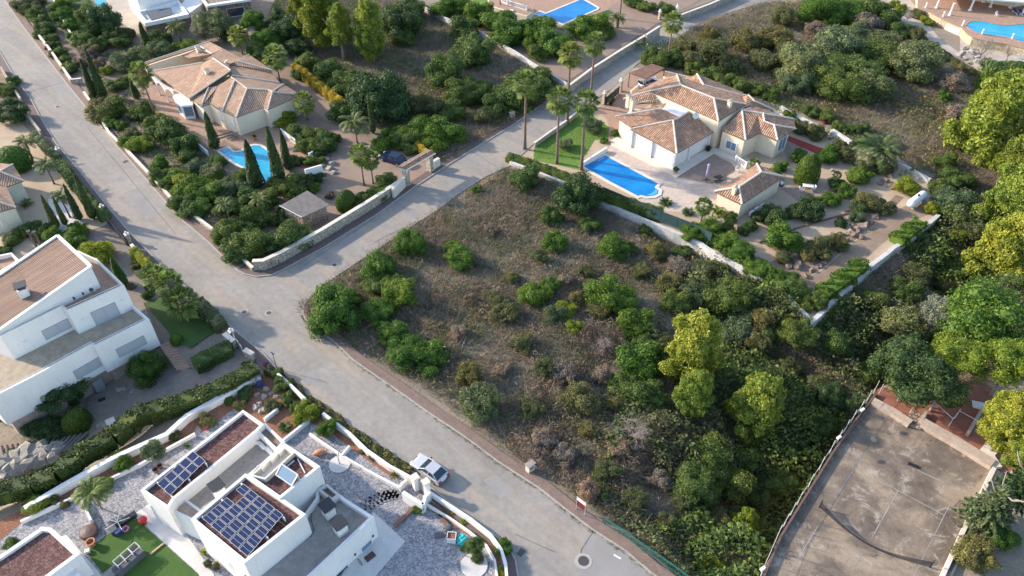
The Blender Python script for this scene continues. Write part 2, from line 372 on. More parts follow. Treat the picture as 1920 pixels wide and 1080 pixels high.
surf('rough_white', (.55,.52,.49), (.78,.76,.73), 1.6, 7, .95, c3=(.30,.27,.24), amt=.5, b=.9, bd=.08)
surf('pink_concrete', (.42,.32,.255), (.54,.43,.35), 1.0, 5, .9, amt=.4)
stonemat('rubble', (.40,.35,.28), (.58,.52,.43), (.26,.22,.17), 2.6)
stonemat('rubble_brown', (.27,.20,.15), (.42,.33,.25), (.13,.10,.08), 2.4)
stonemat('rubble_yellow', (.52,.42,.28), (.66,.55,.38), (.38,.30,.20), 2.2)
stonemat('slate', (.075,.075,.085), (.11,.11,.12), (.45,.43,.42), 1.3, .8)
surf('boulder', (.27,.245,.21), (.42,.38,.335), .9, 6, .95, amt=.6, b=.8, bd=.1)
surf('boulder_brown', (.20,.14,.11), (.32,.24,.19), .9, 6, .95, amt=.6, b=.8, bd=.1)
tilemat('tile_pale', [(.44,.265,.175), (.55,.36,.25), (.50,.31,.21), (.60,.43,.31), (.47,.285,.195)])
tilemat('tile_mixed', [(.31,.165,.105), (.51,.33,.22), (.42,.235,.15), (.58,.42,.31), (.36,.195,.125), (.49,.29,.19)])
tilemat('tile_brown', [(.27,.17,.125), (.34,.225,.17), (.31,.19,.14), (.38,.265,.205), (.29,.18,.135)], .26, 40.)
surf('ridge_clay', (.62,.52,.43), (.74,.66,.58), 3, 9, .9, amt=.4)
watermat('water_blue', (.006,.15,.44), (.012,.25,.58))
watermat('water_light', (.02,.29,.47), (.04,.38,.55))
plain('pool_step', (.10,.42,.78), .3)
plain('white_paint', (.78,.77,.76), .45)
plain('cream_paint', (.70,.64,.52), .5)
plain('glass', (.03,.045,.06), .06, 0, .8)
plain('glass_blue', (.16,.24,.33), .08, 0, .8)
shutmat('shutter_grey', (.42,.44,.47))
plain('door_grey', (.35,.38,.43), .45)
plain('dark_metal', (.045,.047,.05), .4, .3)
plain('black_plastic', (.02,.02,.022), .45)
plain('rail_metal', (.72,.72,.72), .3, .2)
plain('green_metal', (.02,.15,.11), .4)
plain('rust_rail', (.16,.09,.07), .8)
plain('net_black', (.03,.03,.035), .8); plain('slate_solid', (.20,.20,.215), .7)
def _net():
    m, nt, p, o = newmat('net_mesh'); p.inputs['Base Color'].default_value = (.03, .03, .035, 1); t = nt.nodes.new('ShaderNodeBsdfTransparent'); x = nt.nodes.new('ShaderNodeMixShader'); x.inputs[0].default_value = .5
    nt.links.new(p.outputs[0], x.inputs[1]); nt.links.new(t.outputs[0], x.inputs[2]); nt.links.new(x.outputs[0], o.inputs[0])
_net()
surf('wood', (.20,.12,.08), (.30,.19,.13), 1.5, 9, .8, amt=.5)
surf('wood_grey', (.13,.115,.11), (.21,.19,.18), 1.5, 9, .85, amt=.6)
surf('wood_pale', (.50,.36,.22), (.58,.42,.27), 1.5, 9, .8, amt=.3)
surf('wood_red', (.18,.09,.065), (.27,.15,.11), 1.2, 6, .85, amt=.5)
plain('terracotta_pot', (.52,.24,.12), .7)
plain('dark_pot', (.10,.05,.045), .5)
plain('red_pot', (.55,.02,.02), .4)
plain('purple_cloth', (.36,.29,.48), .8)
plain('teal_cloth', (.03,.42,.42), .8)
plain('grey_cloth', (.10,.11,.13), .85)
plain('navy_cloth', (.03,.06,.20), .8)
plain('pink_plastic', (.55,.15,.42), .5)
plain('car_silver', (.56,.57,.60), .25, .3)
plain('car_white', (.74,.74,.75), .22)
plain('car_navy', (.010,.018,.065), .15, .2)
plain('rubber', (.018,.018,.018), .8)
plain('rim', (.45,.45,.47), .3, .7)
plain('lamp_red', (.40,.01,.01), .25)
plain('lamp_clear', (.75,.75,.72), .15)
plain('globe', (.78,.76,.70), .3)
plain('tank_white', (.76,.77,.80), .35)
plain('sign_red', (.16,.02,.02), .5)
plain('sign_blue', (.04,.12,.35), .4)
surf('red_floor', (.27,.03,.02), (.34,.045,.03), 1, 6, .8, amt=.2)
surf('red_clay', (.27,.10,.065), (.34,.14,.09), .6, 6, .9, amt=.4)
surf('netting_green', (.02,.055,.06), (.035,.085,.085), 1.0, 8, .8, amt=.5)
surf('bark', (.14,.10,.075), (.22,.165,.125), 3, 12, .95, amt=.6, b=.8, coord='Object')
surf('bark_grey', (.22,.19,.165), (.34,.30,.265), 3, 12, .95, amt=.6, b=.8, coord='Object')
surf('palm_bark', (.17,.115,.085), (.26,.18,.14), 3, 14, .95, amt=.6, b=.9, coord='Object')
surf('palm_thatch', (.28,.17,.09), (.36,.23,.13), 3, 14, .95, amt=.6, coord='Object')
surf('dead_twig', (.34,.27,.23), (.50,.42,.37), 3, 12, .95, amt=.4, coord='Object')
def _pv():
    m, nt, p, o = newmat('solar_cell'); uv = nt.nodes.new('ShaderNodeUVMap').outputs[0]
    br = nt.nodes.new('ShaderNodeTexBrick'); br.offset = 0; nt.links.new(uv, br.inputs['Vector'])
    for k, v in (('Scale', 1), ('Brick Width', 1 / 6), ('Row Height', 1 / 10), ('Mortar Size', .004)): br.inputs[k].default_value = v
    br.inputs['Color1'].default_value = (.010, .016, .060, 1); br.inputs['Color2'].default_value = (.013, .021, .075, 1); br.inputs['Mortar'].default_value = (.06, .08, .16, 1)
    nt.links.new(br.outputs[0], p.inputs['Base Color']); p.inputs['Roughness'].default_value = .12
_pv()
# foliage
L = dict(
 pine=leafmat('leaf_pine', (0.235,0.30,0.045), (0.42,0.48,0.10), .38),
 pine2=leafmat('leaf_pine_deep', (0.169,0.221,0.033), (0.299,0.358,0.065), .35),
 bright=leafmat('leaf_bright', (0.099,0.185,0.027), (0.185,0.291,0.054), .36),
 mid=leafmat('leaf_mid', (0.094,0.151,0.038), (0.171,0.242,0.066), .34),
 dark=leafmat('leaf_dark', (0.053,0.098,0.033), (0.098,0.156,0.053), .28),
 olive=leafmat('leaf_olive', (0.138,0.147,0.057), (0.224,0.230,0.098), .32),
 grey=leafmat('leaf_grey', (0.129,0.174,0.078), (0.213,0.263,0.134), .32),
 silver=leafmat('leaf_silver', (0.200,0.225,0.170), (0.330,0.350,0.280), .25),
 lime=leafmat('leaf_lime', (0.209,0.275,0.031), (0.374,0.418,0.055), .38),
 yellow=leafmat('leaf_yellow', (0.340,0.280,0.030), (0.520,0.400,0.040), .3),
 palm=leafmat('leaf_palm', (0.149,0.209,0.050), (0.297,0.352,0.110), .38),
 palm2=leafmat('leaf_date_palm', (0.110,0.155,0.055), (0.220,0.260,0.110), .35),
 cypress=leafmat('leaf_cypress', (0.048,0.082,0.022), (0.098,0.138,0.036), .2),
 hedge=leafmat('leaf_hedge', (0.066,0.121,0.018), (0.121,0.193,0.033), .28),
 flower=leafmat('leaf_flower', (0.450,0.060,0.120), (0.620,0.140,0.220), .2),
 dry=leafmat('leaf_dry', (0.230,0.175,0.135), (0.420,0.340,0.270), .2),
 drygrass=leafmat('dry_grass', (0.280,0.235,0.155), (0.520,0.450,0.320), .25),
 greengrass=leafmat('green_grass', (0.149,0.167,0.063), (0.287,0.299,0.115), .3),
 brownvine=leafmat('leaf_brown_vine', (0.200,0.135,0.100), (0.360,0.270,0.200), .2),
)
# ---------------------------------------------------------------- foliage builders
RNG = np.random.default_rng(7); random.seed(7)
def unit(v): return v / np.maximum(np.linalg.norm(v, axis=-1, keepdims=True), 1e-9)
def cards(c, nrm, size, aspect, rng, tilt=.6):
    n = len(c); nr = unit(nrm + rng.normal(0, tilt, (n, 3))); t = unit(np.cross(nr, rng.normal(0, 1, (n, 3)))); b = np.cross(nr, t)
    s = (size * rng.uniform(.6, 1.35, n))[:, None]; a = t * s * aspect / 2; w = b * s / 2
    # pointed leaf clump: a diamond, bent a little
    v = np.stack([c - a, c - w + nr * s * .12, c + a, c + w + nr * s * .12], 1)
    return v.reshape(-1, 3)
def cube_sphere(k=4):
    q = []
    g = np.linspace(-1, 1, k + 1)
    for ax in range(3):
        for sg in (-1, 1):
            for i in range(k):
                for j in range(k):
                    P_ = []
                    for (a, b) in ((g[i], g[j]), (g[i + 1], g[j]), (g[i + 1], g[j + 1]), (g[i], g[j + 1])):
                        p = [0, 0, 0]; p[ax] = sg; p[(ax + 1) % 3] = a * sg; p[(ax + 2) % 3] = b; P_.append(p)
                    q += P_
    return unit(np.array(q, float))
CS = cube_sphere()
def crown(name, lobes, n, leaf, seed, aspect=1.5, core=.80, tilt=.6, up=.25, lump=.10):
    rng = np.random.default_rng(seed); lobes = np.array(lobes, float); A = lobes[:, 3] * lobes[:, 4]
    k = rng.choice(len(lobes), n, p=A / A.sum()); d = unit(rng.normal(0, 1, (n, 3)) + [0, 0, up])
    r = lobes[k, 3:6]; ph = rng.uniform(0, 6, (len(lobes), 3))
    w = 1 + lump * (np.sin(d[:, 0] * 5 + ph[k, 0]) + np.sin(d[:, 1] * 6 + ph[k, 1]) + np.sin(d[:, 2] * 5 + ph[k, 2])) / 1.5
    pt = lobes[k, :3] + d * r * (w * rng.uniform(.84, 1.12, n))[:, None]
    keep = np.ones(n, bool)
    for i in range(len(lobes)):
        q = np.linalg.norm((pt - lobes[i, :3]) / lobes[i, 3:6], axis=1); keep &= ~((q < .78) & (k != i))
    pt, d = pt[keep], d[keep]
    V = [cards(pt, d, leaf, aspect, rng, tilt)]
    if core:
        for l in lobes: V.append(CS * l[3:6] * core + l[:3])
    return qmesh(name, np.concatenate(V))
def rlobes(n, R, H, r0, r1, seed, flat=.85, base=0.0):
    rng = np.random.default_rng(seed); out = [(0, 0, base, R * .62, R * .62, H * .62)]
    for i in range(n):
        a = i * 2.4 + rng.uniform(-.4, .4); z = rng.uniform(-.75, 1.0); rr = math.sqrt(max(0.05, 1 - z * z * .8)) * rng.uniform(.5, .8)
        r = rng.uniform(r0, r1); out.append((R * rr * math.cos(a), R * rr * math.sin(a), base + H * z * .62, r, r * rng.uniform(.8, 1.2), r * flat))
    return out
MESH = {}
for i in range(3): MESH['bush', i] = crown('bush_crown', rlobes(9 + i, .95, .8, .30, .48, 20 + i), 9000, .060, 30 + i, core=.74, lump=.16)
for i in range(3): MESH['tree', i] = crown('tree_crown', rlobes(17 + 2 * i, 1.0, .85, .22, .40, 40 + i), 15000, .042, 50 + i, lump=.2, core=.72)
for i in range(3): MESH['fluffy', i] = crown('fluffy_crown', rlobes(12, .95, .8, .22, .42, 60 + i), 9000, .036, 70 + i, aspect=3.6, core=.55, tilt=.9, lump=.2)
for i in range(4):
    rng_ = np.random.default_rng(80 + i); lb = []
    for j in range(46):
        z = rng_.uniform(-1, 1); a = rng_.uniform(0, 6.283); rr = (1.0 - .45 * (z * .5 + .5) ** 1.5) * math.sqrt(max(.12, 1 - abs(z) ** 2.6)) * rng_.uniform(.45, .95); r = rng_.uniform(.13, .25)
        lb.append((rr * math.cos(a), rr * math.sin(a), z * 1.0, r, r, r * .9))
    lb.append((0, 0, 0, .55, .55, .8))
    MESH['pine', i] = crown('pine_crown', lb, 26000, .036, 90 + i, aspect=2.2, core=.60, tilt=.8, up=.5, lump=.2)
def conifer(seed=5):
    rng = np.random.default_rng(seed); V = []
    for t in range(14):
        z = t / 14 * 2 - 1; R = 1.0 * (1 - t / 14) ** .8 + .06; nb = 9
        for b in range(nb):
            a = b / nb * 6.283 + t * .5 + rng.uniform(-.2, .2); L_ = R * rng.uniform(.8, 1.1); m = 70
            s = rng.uniform(.1, 1, m); lat = rng.normal(0, .09, m) * (1.1 - s)
            c = np.stack([np.cos(a) * s * L_ - np.sin(a) * lat, np.sin(a) * s * L_ + np.cos(a) * lat, z - .12 * s * s + rng.normal(0, .02, m)], 1)
            V.append(cards(c, np.tile([0, 0, 1.], (m, 1)), .075, 2.2, rng, .5))
    return qmesh('fir_crown', np.concatenate(V))
MESH['fir', 0] = conifer()
def spire(seed=3, n=3600):
    rng = np.random.default_rng(seed); z = rng.uniform(0, 1, n) ** .85; a = rng.uniform(0, 6.283, n)
    R = np.minimum(1, (z + .03) * 9) * (1 - z) ** .62 * (1 + .12 * np.sin(a * 3 + z * 9) + .08 * np.sin(a * 7 - z * 21))
    c = np.stack([R * np.cos(a), R * np.sin(a), z], 1); d = np.stack([np.cos(a), np.sin(a), np.full(n, .9)], 1)
    V = cards(np.zeros((n, 3)), d, .16, 1.6, rng, .45); V[:, 2] *= .12       # cards flattened, they get stretched with the crown
    V = V + np.repeat(c, 4, 0); core = []
    for i in range(10):
        z0, z1 = i / 10, (i + 1) / 10; f = lambda z: min(1, (z + .03) * 9) * max(0.01, 1 - z) ** .62 * .86
        for k in range(10):
            a0, a1 = k * .6283, (k + 1) * .6283
            core += [(f(z0) * math.cos(a0), f(z0) * math.sin(a0), z0), (f(z0) * math.cos(a1), f(z0) * math.sin(a1), z0), (f(z1) * math.cos(a1), f(z1) * math.sin(a1), z1 * .98), (f(z1) * math.cos(a0), f(z1) * math.sin(a0), z1 * .98)]
    return qmesh('cypress_crown', np.concatenate([V, np.array(core)]))
MESH['cypress', 0] = spire(); MESH['cypress', 1] = spire(11)
def topiary(seed=9, n=5200):
    rng = np.random.default_rng(seed); d = unit(rng.normal(0, 1, (n, 3))); sc = np.array([1, 1, 1.15])
    w = 1 - .16 * np.clip(d[:, 2], 0, 1)
    c = d * sc * (w * rng.uniform(.96, 1.04, n))[:, None]
    return qmesh('topiary_crown', np.concatenate([cards(c, d, .07, 1.4, rng, .4), CS * sc * .88]))
MESH['topiary', 0] = topiary()
def fan_palm(seed):
    rng = np.random.default_rng(seed); V = []
    for i in range(34):
        a = i * 2.4; el = math.radians(78 - i * 4.3); pl = rng.uniform(.75, 1.0); h = np.array([math.cos(a), math.sin(a), 0]); d = h * math.cos(el) + np.array([0, 0, math.sin(el)])
        s = np.array([-math.sin(a), math.cos(a), 0]); e = d * pl; e[2] -= .10
        V += [-s * .02, s * .02, e + s * .02, e - s * .02]
        u = np.cross(s, d); R = rng.uniform(.62, .80)
        for k in range(11):
            t = math.radians(-88 + k * 17.6 + rng.uniform(-4, 4)); q = d * math.cos(t) + s * math.sin(t); wv = -d * math.sin(t) + s * math.cos(t)
            m1 = e + q * R * .62 - u * .02; tip = e + q * R + np.array([0, 0, -.22 * R]) - u * .05
            V += [e, m1 + wv * .085, tip, m1 - wv * .085]
    return qmesh('palm_crown', np.array(V))
for i in range(2): MESH['fan', i] = fan_palm(100 + i)
def feather_palm(seed, nf=26, Lf=1.0, droop=.95):
    rng = np.random.default_rng(seed); V = []
    for i in range(nf):
        a = i * 2.4 + rng.uniform(-.2, .2); el = math.radians(72 - i * 70 / nf); p = np.zeros(3); Ls = Lf * rng.uniform(.85, 1.1); seg = 12
        h = np.array([math.cos(a), math.sin(a), 0]); s = np.array([-math.sin(a), math.cos(a), 0]); e = el
        for k in range(seg):
            d = h * math.cos(e) + np.array([0, 0, math.sin(e)]); q = p + d * Ls / seg; w = .014
            V += [p - s * w, p + s * w, q + s * w * .8, q - s * w * .8]
            if k > 0:
                ll = .20 * Ls * math.sin(math.pi * (k + 1.2) / (seg + 2.2))
                for m in (0, .5):
                    b = p + d * Ls / seg * m
                    for sg in (-1, 1):
                        t = b + s * sg * ll + d * ll * .55 + np.array([0, 0, -ll * .35]); mid = (b + t) / 2 + np.array([0, 0, ll * .08])
                        V += [b, mid + d * .022, t, mid - d * .022]
            p = q; e -= droop / seg * (1 + k * .16)
    return qmesh('palm_crown', np.array(V))
MESH['feather', 0] = feather_palm(110); MESH['feather', 1] = feather_palm(111, 26)
MESH['cycad', 0] = feather_palm(112, 40, 1.0, .7)
def rosette(seed, n=26, w=.09, curl=.3):
    rng = np.random.default_rng(seed); V = []
    for i in range(n):
        a = i * 2.4; el = math.radians(80 - i * 66 / n); h = np.array([math.cos(a), math.sin(a), 0]); s = np.array([-math.sin(a), math.cos(a), 0])
        p = np.zeros(3); e = el; L_ = rng.uniform(.85, 1.05)
        for k in range(3):
            d = h * math.cos(e) + np.array([0, 0, math.sin(e)]); q = p + d * L_ / 3; w0 = w * (1, 1.15, .8)[k]; w1 = w * (1.15, .8, .02)[k]
            V += [p - s * w0, p + s * w0, q + s * w1, q - s * w1]; p = q; e -= curl
    return qmesh('rosette_leaves', np.array(V))
MESH['agave', 0] = rosette(1, 24, .10, .12); MESH['banana', 0] = rosette(2, 12, .17, .55); MESH['banana', 1] = rosette(3, 15, .15, .5)
def bare(seed, n=70, thick=.012):
    rng = random.Random(seed); V = []
    def br(p, d, L_, r, lev):
        k = 4
        for i in range(k):
            q = p + d * L_ / k; s = np.cross(d, [rng.uniform(-1, 1), rng.uniform(-1, 1), .3]); s = s / max(np.linalg.norm(s), 1e-6); t = np.cross(d, s)
            for w in (s, t): V.extend([p - w * r, p + w * r, q + w * r * .8, q - w * r * .8])
            p = q; r *= .85; d = d + np.array([rng.gauss(0, .24), rng.gauss(0, .24), rng.gauss(0, .16)]); d = d / np.linalg.norm(d)
            if lev > 0 and i > 0:
                for m in range(2):
                    e = d + np.array([rng.gauss(0, .75), rng.gauss(0, .75), rng.gauss(.1, .5)]); br(p, e / np.linalg.norm(e), L_ * .62, r * .7, lev - 1)
    for i in range(6):
        a = i * 1.05; d = np.array([math.cos(a) * .8, math.sin(a) * .8, .7]); br(np.zeros(3), d / np.linalg.norm(d), .75, thick * 2.2, 3)
    return qmesh('bare_branches', np.array(V))
MESH['bare', 0] = bare(4)
def trunkmesh(h, r, lean=0.0, branches=5, seed=1, top=.5):
    m = MB(); rg = random.Random(seed); pts = [(lean * t * t, 0, h * t) for t in (0, .2, .5, .8, 1)]
    m.tube(pts, [r * 1.35, r, r * .85, r * .7, r * top], 9)
    for i in range(branches):
        a = rg.uniform(0, 6.28); z = h * rg.uniform(.6, .95); l = h * rg.uniform(.25, .4)
        b = (lean * (z / h) ** 2, 0, z); m.tube([b, (b[0] + math.cos(a) * l * .6, math.sin(a) * l * .6, z + l * .35), (b[0] + math.cos(a) * l, math.sin(a) * l, z + l * .9)], [r * .5, r * .35, r * .15], 6)
    me = bpy.data.meshes.new('trunk'); me.from_pydata(m.v, [], m.f); me.polygons.foreach_set('use_smooth', [True] * len(m.f)); me.update(); return me
MESH['trunk', 0] = trunkmesh(1, .04, 0, 6, 1); MESH['trunk', 1] = trunkmesh(1, .035, .06, 5, 2); MESH['ptrunk', 0] = trunkmesh(1, .030, .02, 0, 3, .8)
def skirt():
    rng = np.random.default_rng(4); n = 500; z = rng.uniform(-1, 0, n); a = rng.uniform(0, 6.283, n); R = .55 * (1 + z * .55) + .08
    c = np.stack([R * np.cos(a), R * np.sin(a), z], 1); d = np.stack([np.cos(a), np.sin(a), np.full(n, .1)], 1)
    V = cards(np.zeros((n, 3)), d, .14, 1.2, rng, .3); V[:, 2] *= 2.2
    return qmesh('dead_fronds', V + np.repeat(c, 4, 0))
MESH['skirt', 0] = skirt()
def inst(name, key, mat, parent=None, loc=(0, 0, 0), scale=(1, 1, 1), rz=0.0):
    me = MESH[key]
    if not me.materials: me.materials.append(mat)
    o = bpy.data.objects.new(name, me); C.objects.link(o)
    o.material_slots[0].link = 'OBJECT'; o.material_slots[0].material = mat
    o.parent = parent; o.location = loc; o.scale = scale; o.rotation_euler = (0, 0, rz); return o
# ---- labels: every plant is told apart by its look and by what it grows next to
LANDS = [((622,578),'the junction kerb corner'), ((800,880),'the parked silver car'), ((480,300),'the light blue pool'), ((1170,335),'the deep blue pool'),
 ((1718,372),'the white gas tank'), ((1600,960),'the tennis court'), ((1325,310),'the purple parasol'), ((1400,360),'the tiled pavilion'),
 ((735,300),'the dark blue car'), ((790,300),'the tiled gate arch'), ((450,970),'the big solar array'), ((340,880),'the small solar array'), ((1215,150),'the slatted carport'),
 ((1065,15),'the top edge pool'), ((1860,60),'the curved pool'), ((300,600),'the three storey villa'), ((572,385),'the grey shed roof'), ((25,370),'the left edge house'),
 ((405,170),'the left tiled villa'), ((1300,210),'the right tiled villa'), ((1522,600),'the sharp white wall corner'), ((1200,1010),'the green railing'), ((990,872),'the roadside meter box'),
 ((1350,440),'the green fence netting'), ((155,820),'the log terrace'), ((240,1040),'the artificial lawn'), ((340,35),'the stone villa'), ((80,150),'the upper road end'), ((870,60),'the whitewashed wall'),
 ((1720,100),'the stepped path'), ((560,155),'the yellow hedge'), ((1050,240),'the palm lawn'), ((1810,740),'the red clay yard'), ((1200,810),'the leafless tree'), ((1000,600),'the empty plot centre'), ((1600,250),'the back garden wall')]
def near_phrase(px, py):
    (lx, ly), nm = min(LANDS, key=lambda l: (l[0][0] - px) ** 2 + (l[0][1] - py) ** 2); dx, dy = px - lx, py - ly
    if math.hypot(dx, dy) < 14: return 'right beside ' + nm
    a = (math.degrees(math.atan2(-dy, dx)) + 360) % 360
    w = ['right of', 'up and right of', 'above', 'up and left of', 'left of', 'down and left of', 'below', 'down and right of'][int((a + 22.5) // 45) % 8]
    return w + ' ' + nm
PEND = []
def plabel(o, look, cat, px, py, group=None):
    PEND.append((o, look, cat, px, py, group))
ORD = ['', 'first', 'second', 'third', 'fourth', 'fifth', 'sixth', 'seventh', 'eighth', 'ninth', 'tenth', 'eleventh', 'twelfth']
def fit(s):
    w = s.split()
    return s if len(w) <= 16 else ' '.join(s.replace(' with billowing crown', '').replace(' from left', '').replace(' with arching leaves', '').split()[:16])
def flush_labels():
    D = {}
    for t in PEND: D.setdefault((t[1] + ', ' + near_phrase(t[3], t[4])), []).append(t)
    for k, L_ in D.items():
        if len(L_) == 1: o = L_[0]; tag(o[0], fit(k), o[2], o[5]); continue
        L_.sort(key=lambda t: t[3])
        for i, o in enumerate(L_):
            pre = 'leftmost' if i == 0 else 'rightmost' if i == len(L_) - 1 else ORD[min(i + 1, 12)] + ' from left'
            tag(o[0], fit(pre + ' ' + k), o[2], o[5])
LOOK = dict(pine='yellow green', pine2='olive green', bright='bright green', mid='mid green', dark='dark green', olive='dull olive', grey='grey green', silver='silvery', lime='lime green', yellow='golden yellow',
            palm='green', palm2='green', cypress='dark green', hedge='green', flower='pink flowered', dry='dry brown', drygrass='straw coloured', brownvine='brown')
_k = [0]
def bush(kind, px, py, rpx, col, asp=.8, flat_ground=False, look=None, cat='bush', name=None):
    """rounded plant whose middle shows at (px,py), rpx = half its width in photo pixels"""
    _k[0] += 1; k = _k[0]; g = ipg(px, py); 
    for i in range(3):
        dist = (Vector((g.x, g.y, g.z)) - camo.location); dep = dist.dot(raydir(960, 540).normalized()); r = rpx * 1.13 * dep / FPX
        g = ipg(px, py, r * asp * .8)
    z = g.z + r * asp * .62
    names = dict(bush='bush', tree='bushy_tree', fluffy='feathery_bush', topiary='clipped_bush')
    nvar = dict(bush=3, tree=3, fluffy=3, topiary=1)[kind]
    o = inst(name or names[kind], (kind, k % nvar), L[col], None, (g.x, g.y, z), (r * (1 + .13 * math.sin(k * 2.3)), r * (1 + .13 * math.cos(k * 3.1)), r * asp * (1 + .12 * math.sin(k))), (k * 1.7) % 6.28)
    plabel(o, (look or (LOOK[col] + ' ' + dict(bush='rounded bush', tree='broad leafy bush', fluffy='feathery shrub', topiary='clipped round bush')[kind])), cat, px, py)
    return o
def tree(kind, px, py, rpx, hc, col, asp=1.0, look=None, base=None, trunk='bark_grey', cat='tree', rr=None):
    """tree with trunk: crown centre shows at (px,py), hc metres above the ground"""
    _k[0] += 1; k = _k[0]; g = ipg(px, py, hc); c = Vector((g.x, g.y, g.z + hc)); dep = (c - camo.location).dot(raydir(960, 540).normalized()); r = rpx * dep / FPX
    nm = dict(pine='pine_tree', tree='broad_tree', fluffy='feathery_tree', fir='fir_tree', bush='small_tree', bare='bare_tree')[kind]
    root = empty(nm, (g.x, g.y, g.z)); nv = dict(pine=4, tree=3, fluffy=3, fir=1, bush=3, bare=1)[kind]
    H = max(.5, hc if kind != 'fir' else hc + r * asp * .8)
    t = inst('trunk', ('trunk', k % 2), M[trunk], root, (0, 0, -.2), (H * 1.0, H * 1.0, H + .2), k * 2.1)
    inst('crown' if kind != 'bare' else 'branches', (kind, k % nv), L[col] if kind != 'bare' else M['dead_twig'], root, (0, 0, hc - (r * asp * .3 if kind == 'bare' else 0)), (r, r, r * asp), (k * 1.3) % 6.28)
    plabel(root, look or (LOOK[col] + ' ' + dict(pine='pine tree with billowing crown', tree='broad leafy tree', fluffy='feathery tree', fir='fir tree', bush='small round tree', bare='leafless tree')[kind]), cat, px, py)
    return root
def cypress(bx, by, tx, ty, wpx, look='dark green pencil cypress', col='cypress'):
    g = ipg(bx, by); h = 1.0
    for i in range(900):
        h = i * .02
        if proj((g.x, g.y, g.z + h))[1] <= ty: break
    dep = (g - camo.location).dot(raydir(960, 540).normalized()); r = wpx * dep / FPX; _k[0] += 1
    root = empty('cypress_tree', g); inst('trunk', ('ptrunk', 0), M['bark'], root, (0, 0, -.1), (h * .5, h * .5, h * .5))
    inst('crown', ('cypress', _k[0] % 2), L[col], root, (0, 0, .1), (r, r, h - .1), _k[0] * 1.1)
    plabel(root, look, 'cypress', bx, (by + ty) / 2, 'pencil cypresses in the gardens'); return root
def palm(kind, bx, by, cx, cy, rpx, look=None, skirt=False, col=None, group=None, thick=1.0):
    """palm whose foot is at (bx,by) and whose crown heart shows at height of row cy"""
    g = ipg(bx, by); h = 1.0
    for i in range(900):
        h = i * .02
        if proj((g.x, g.y, g.z + h))[1] <= cy: break
    h = max(h, .35); dep = (Vector((g.x, g.y, h)) - camo.location).dot(raydir(960, 540).normalized()); r = rpx * dep / FPX; _k[0] += 1; k = _k[0]
    root = empty('palm_tree', g); tr = inst('trunk', ('ptrunk', 0), M['palm_bark'], root, (0, 0, -.1), (max(4.5, h * .7) * .95 * thick, max(4.5, h * .7) * .95 * thick, h + .1), k)
    tr.rotation_euler = (0, 0, k)
    if kind == 'fan':
        inst('crown', ('fan', k % 2), L[col or 'palm'], root, (0, 0, h), (r / 1.45,) * 3, k * 1.3)
    else:
        inst('crown', ('feather', k % 2), L[col or 'palm2'], root, (0, 0, h), (r / .95,) * 3, k * 1.3)
    if skirt: inst('dead_fronds', ('skirt', 0), M['palm_thatch'], root, (0, 0, h - .1), (1.4, 1.4, h * .3), 0)
    plabel(root, look or ('tall fan palm' if kind == 'fan' else 'feather leaved date palm'), 'palm tree', cx, cy, group); return root
def rosplant(kind, px, py, rpx, col, look, cat='plant', asp=1.0):
    g = ipg(px, py); dep = (g - camo.location).dot(raydir(960, 540).normalized()); r = rpx * dep / FPX; _k[0] += 1
    o = inst(dict(agave='agave_plant', banana='banana_plant', cycad='cycad_plant')[kind], (kind, (_k[0] % 2) if kind == 'banana' else 0), L[col], None, (g.x, g.y, g.z + .05), (r, r, r * asp), _k[0])
    plabel(o, look, cat, px, py); return o
def hedge(pts, w, h, col, look, name='hedge', cat='hedge', leaf=.11, dens=160, z0=None, wave=.11, sub=None):
    """clipped hedge along a line of photo points"""
    rng = np.random.default_rng(len(pts) * 7 + int(pts[0][0])); V = []
    G = [ipg(*p, h) for p in pts]
    if z0 is not None:
        for g in G: g.z = z0
    for a, b in zip(G, G[1:]):
        a = np.array(a); b = np.array(b); d = b - a; ln = np.linalg.norm(d); t = d / ln; s = np.array([-t[1], t[0], 0]); s /= np.linalg.norm(s); u = np.array([0, 0, 1.])
        n = int(ln * dens * (w + 2 * h) * .9)
        f = rng.uniform(0, 1, n) * (w + 2 * h); q = rng.uniform(-.01, 1.01, n)
        side = np.where(f < h, -1, np.where(f < 2 * h, 1, 0)); lat = np.where(side == 0, (f - 2 * h) - w / 2, side * w / 2); hh = np.where(side == 0, h, np.where(side < 0, f, f - h))
        wob = wave * (np.sin(q * ln * 1.3 + hh * 2) + np.sin(q * ln * 3.1 + lat * 3 + 1)) + rng.normal(0, .04, n)
        nn = s * side[:, None] + u * (side == 0)[:, None]
        edge = (side == 0) & (np.abs(lat) > w * .36); hh = hh - edge * .12 * h * .5
        c = a + t * (q * ln)[:, None] + s * lat[:, None] + u * hh[:, None] + nn * wob[:, None]
        V.append(cards(c, nn + u * .15, leaf, 1.5, rng, .55))
        w2, h2 = w / 2 - .06, h - .10; e = [a - s * w2, a + s * w2, b + s * w2, b - s * w2]; T = [p + u * h2 for p in e]
        k = max(2, int(ln / .6))
        for i in range(k):
            f0, f1 = i / k, (i + 1) / k
            lo = lambda A_, B_, f_: A_ + (B_ - A_) * f_
            V.append(np.array([lo(T[0], T[3], f0), lo(T[0], T[3], f1), lo(T[1], T[2], f1), lo(T[1], T[2], f0)]))
            V.append(np.array([lo(e[0], e[3], f0), lo(e[0], e[3], f1), lo(T[0], T[3], f1), lo(T[0], T[3], f0)]))
            V.append(np.array([lo(e[1], e[2], f0), lo(e[1], e[2], f1), lo(T[1], T[2], f1), lo(T[1], T[2], f0)]))
        for E_ in (0, 2):
            V.append(np.array([e[E_], e[E_ + 1], T[E_ + 1], T[E_]]))
    me = qmesh(name, np.concatenate(V)); o = link(name, me, L[col])
    mid = pts[len(pts) // 2]; 
    if cat: tag(o, look, cat)
    return o
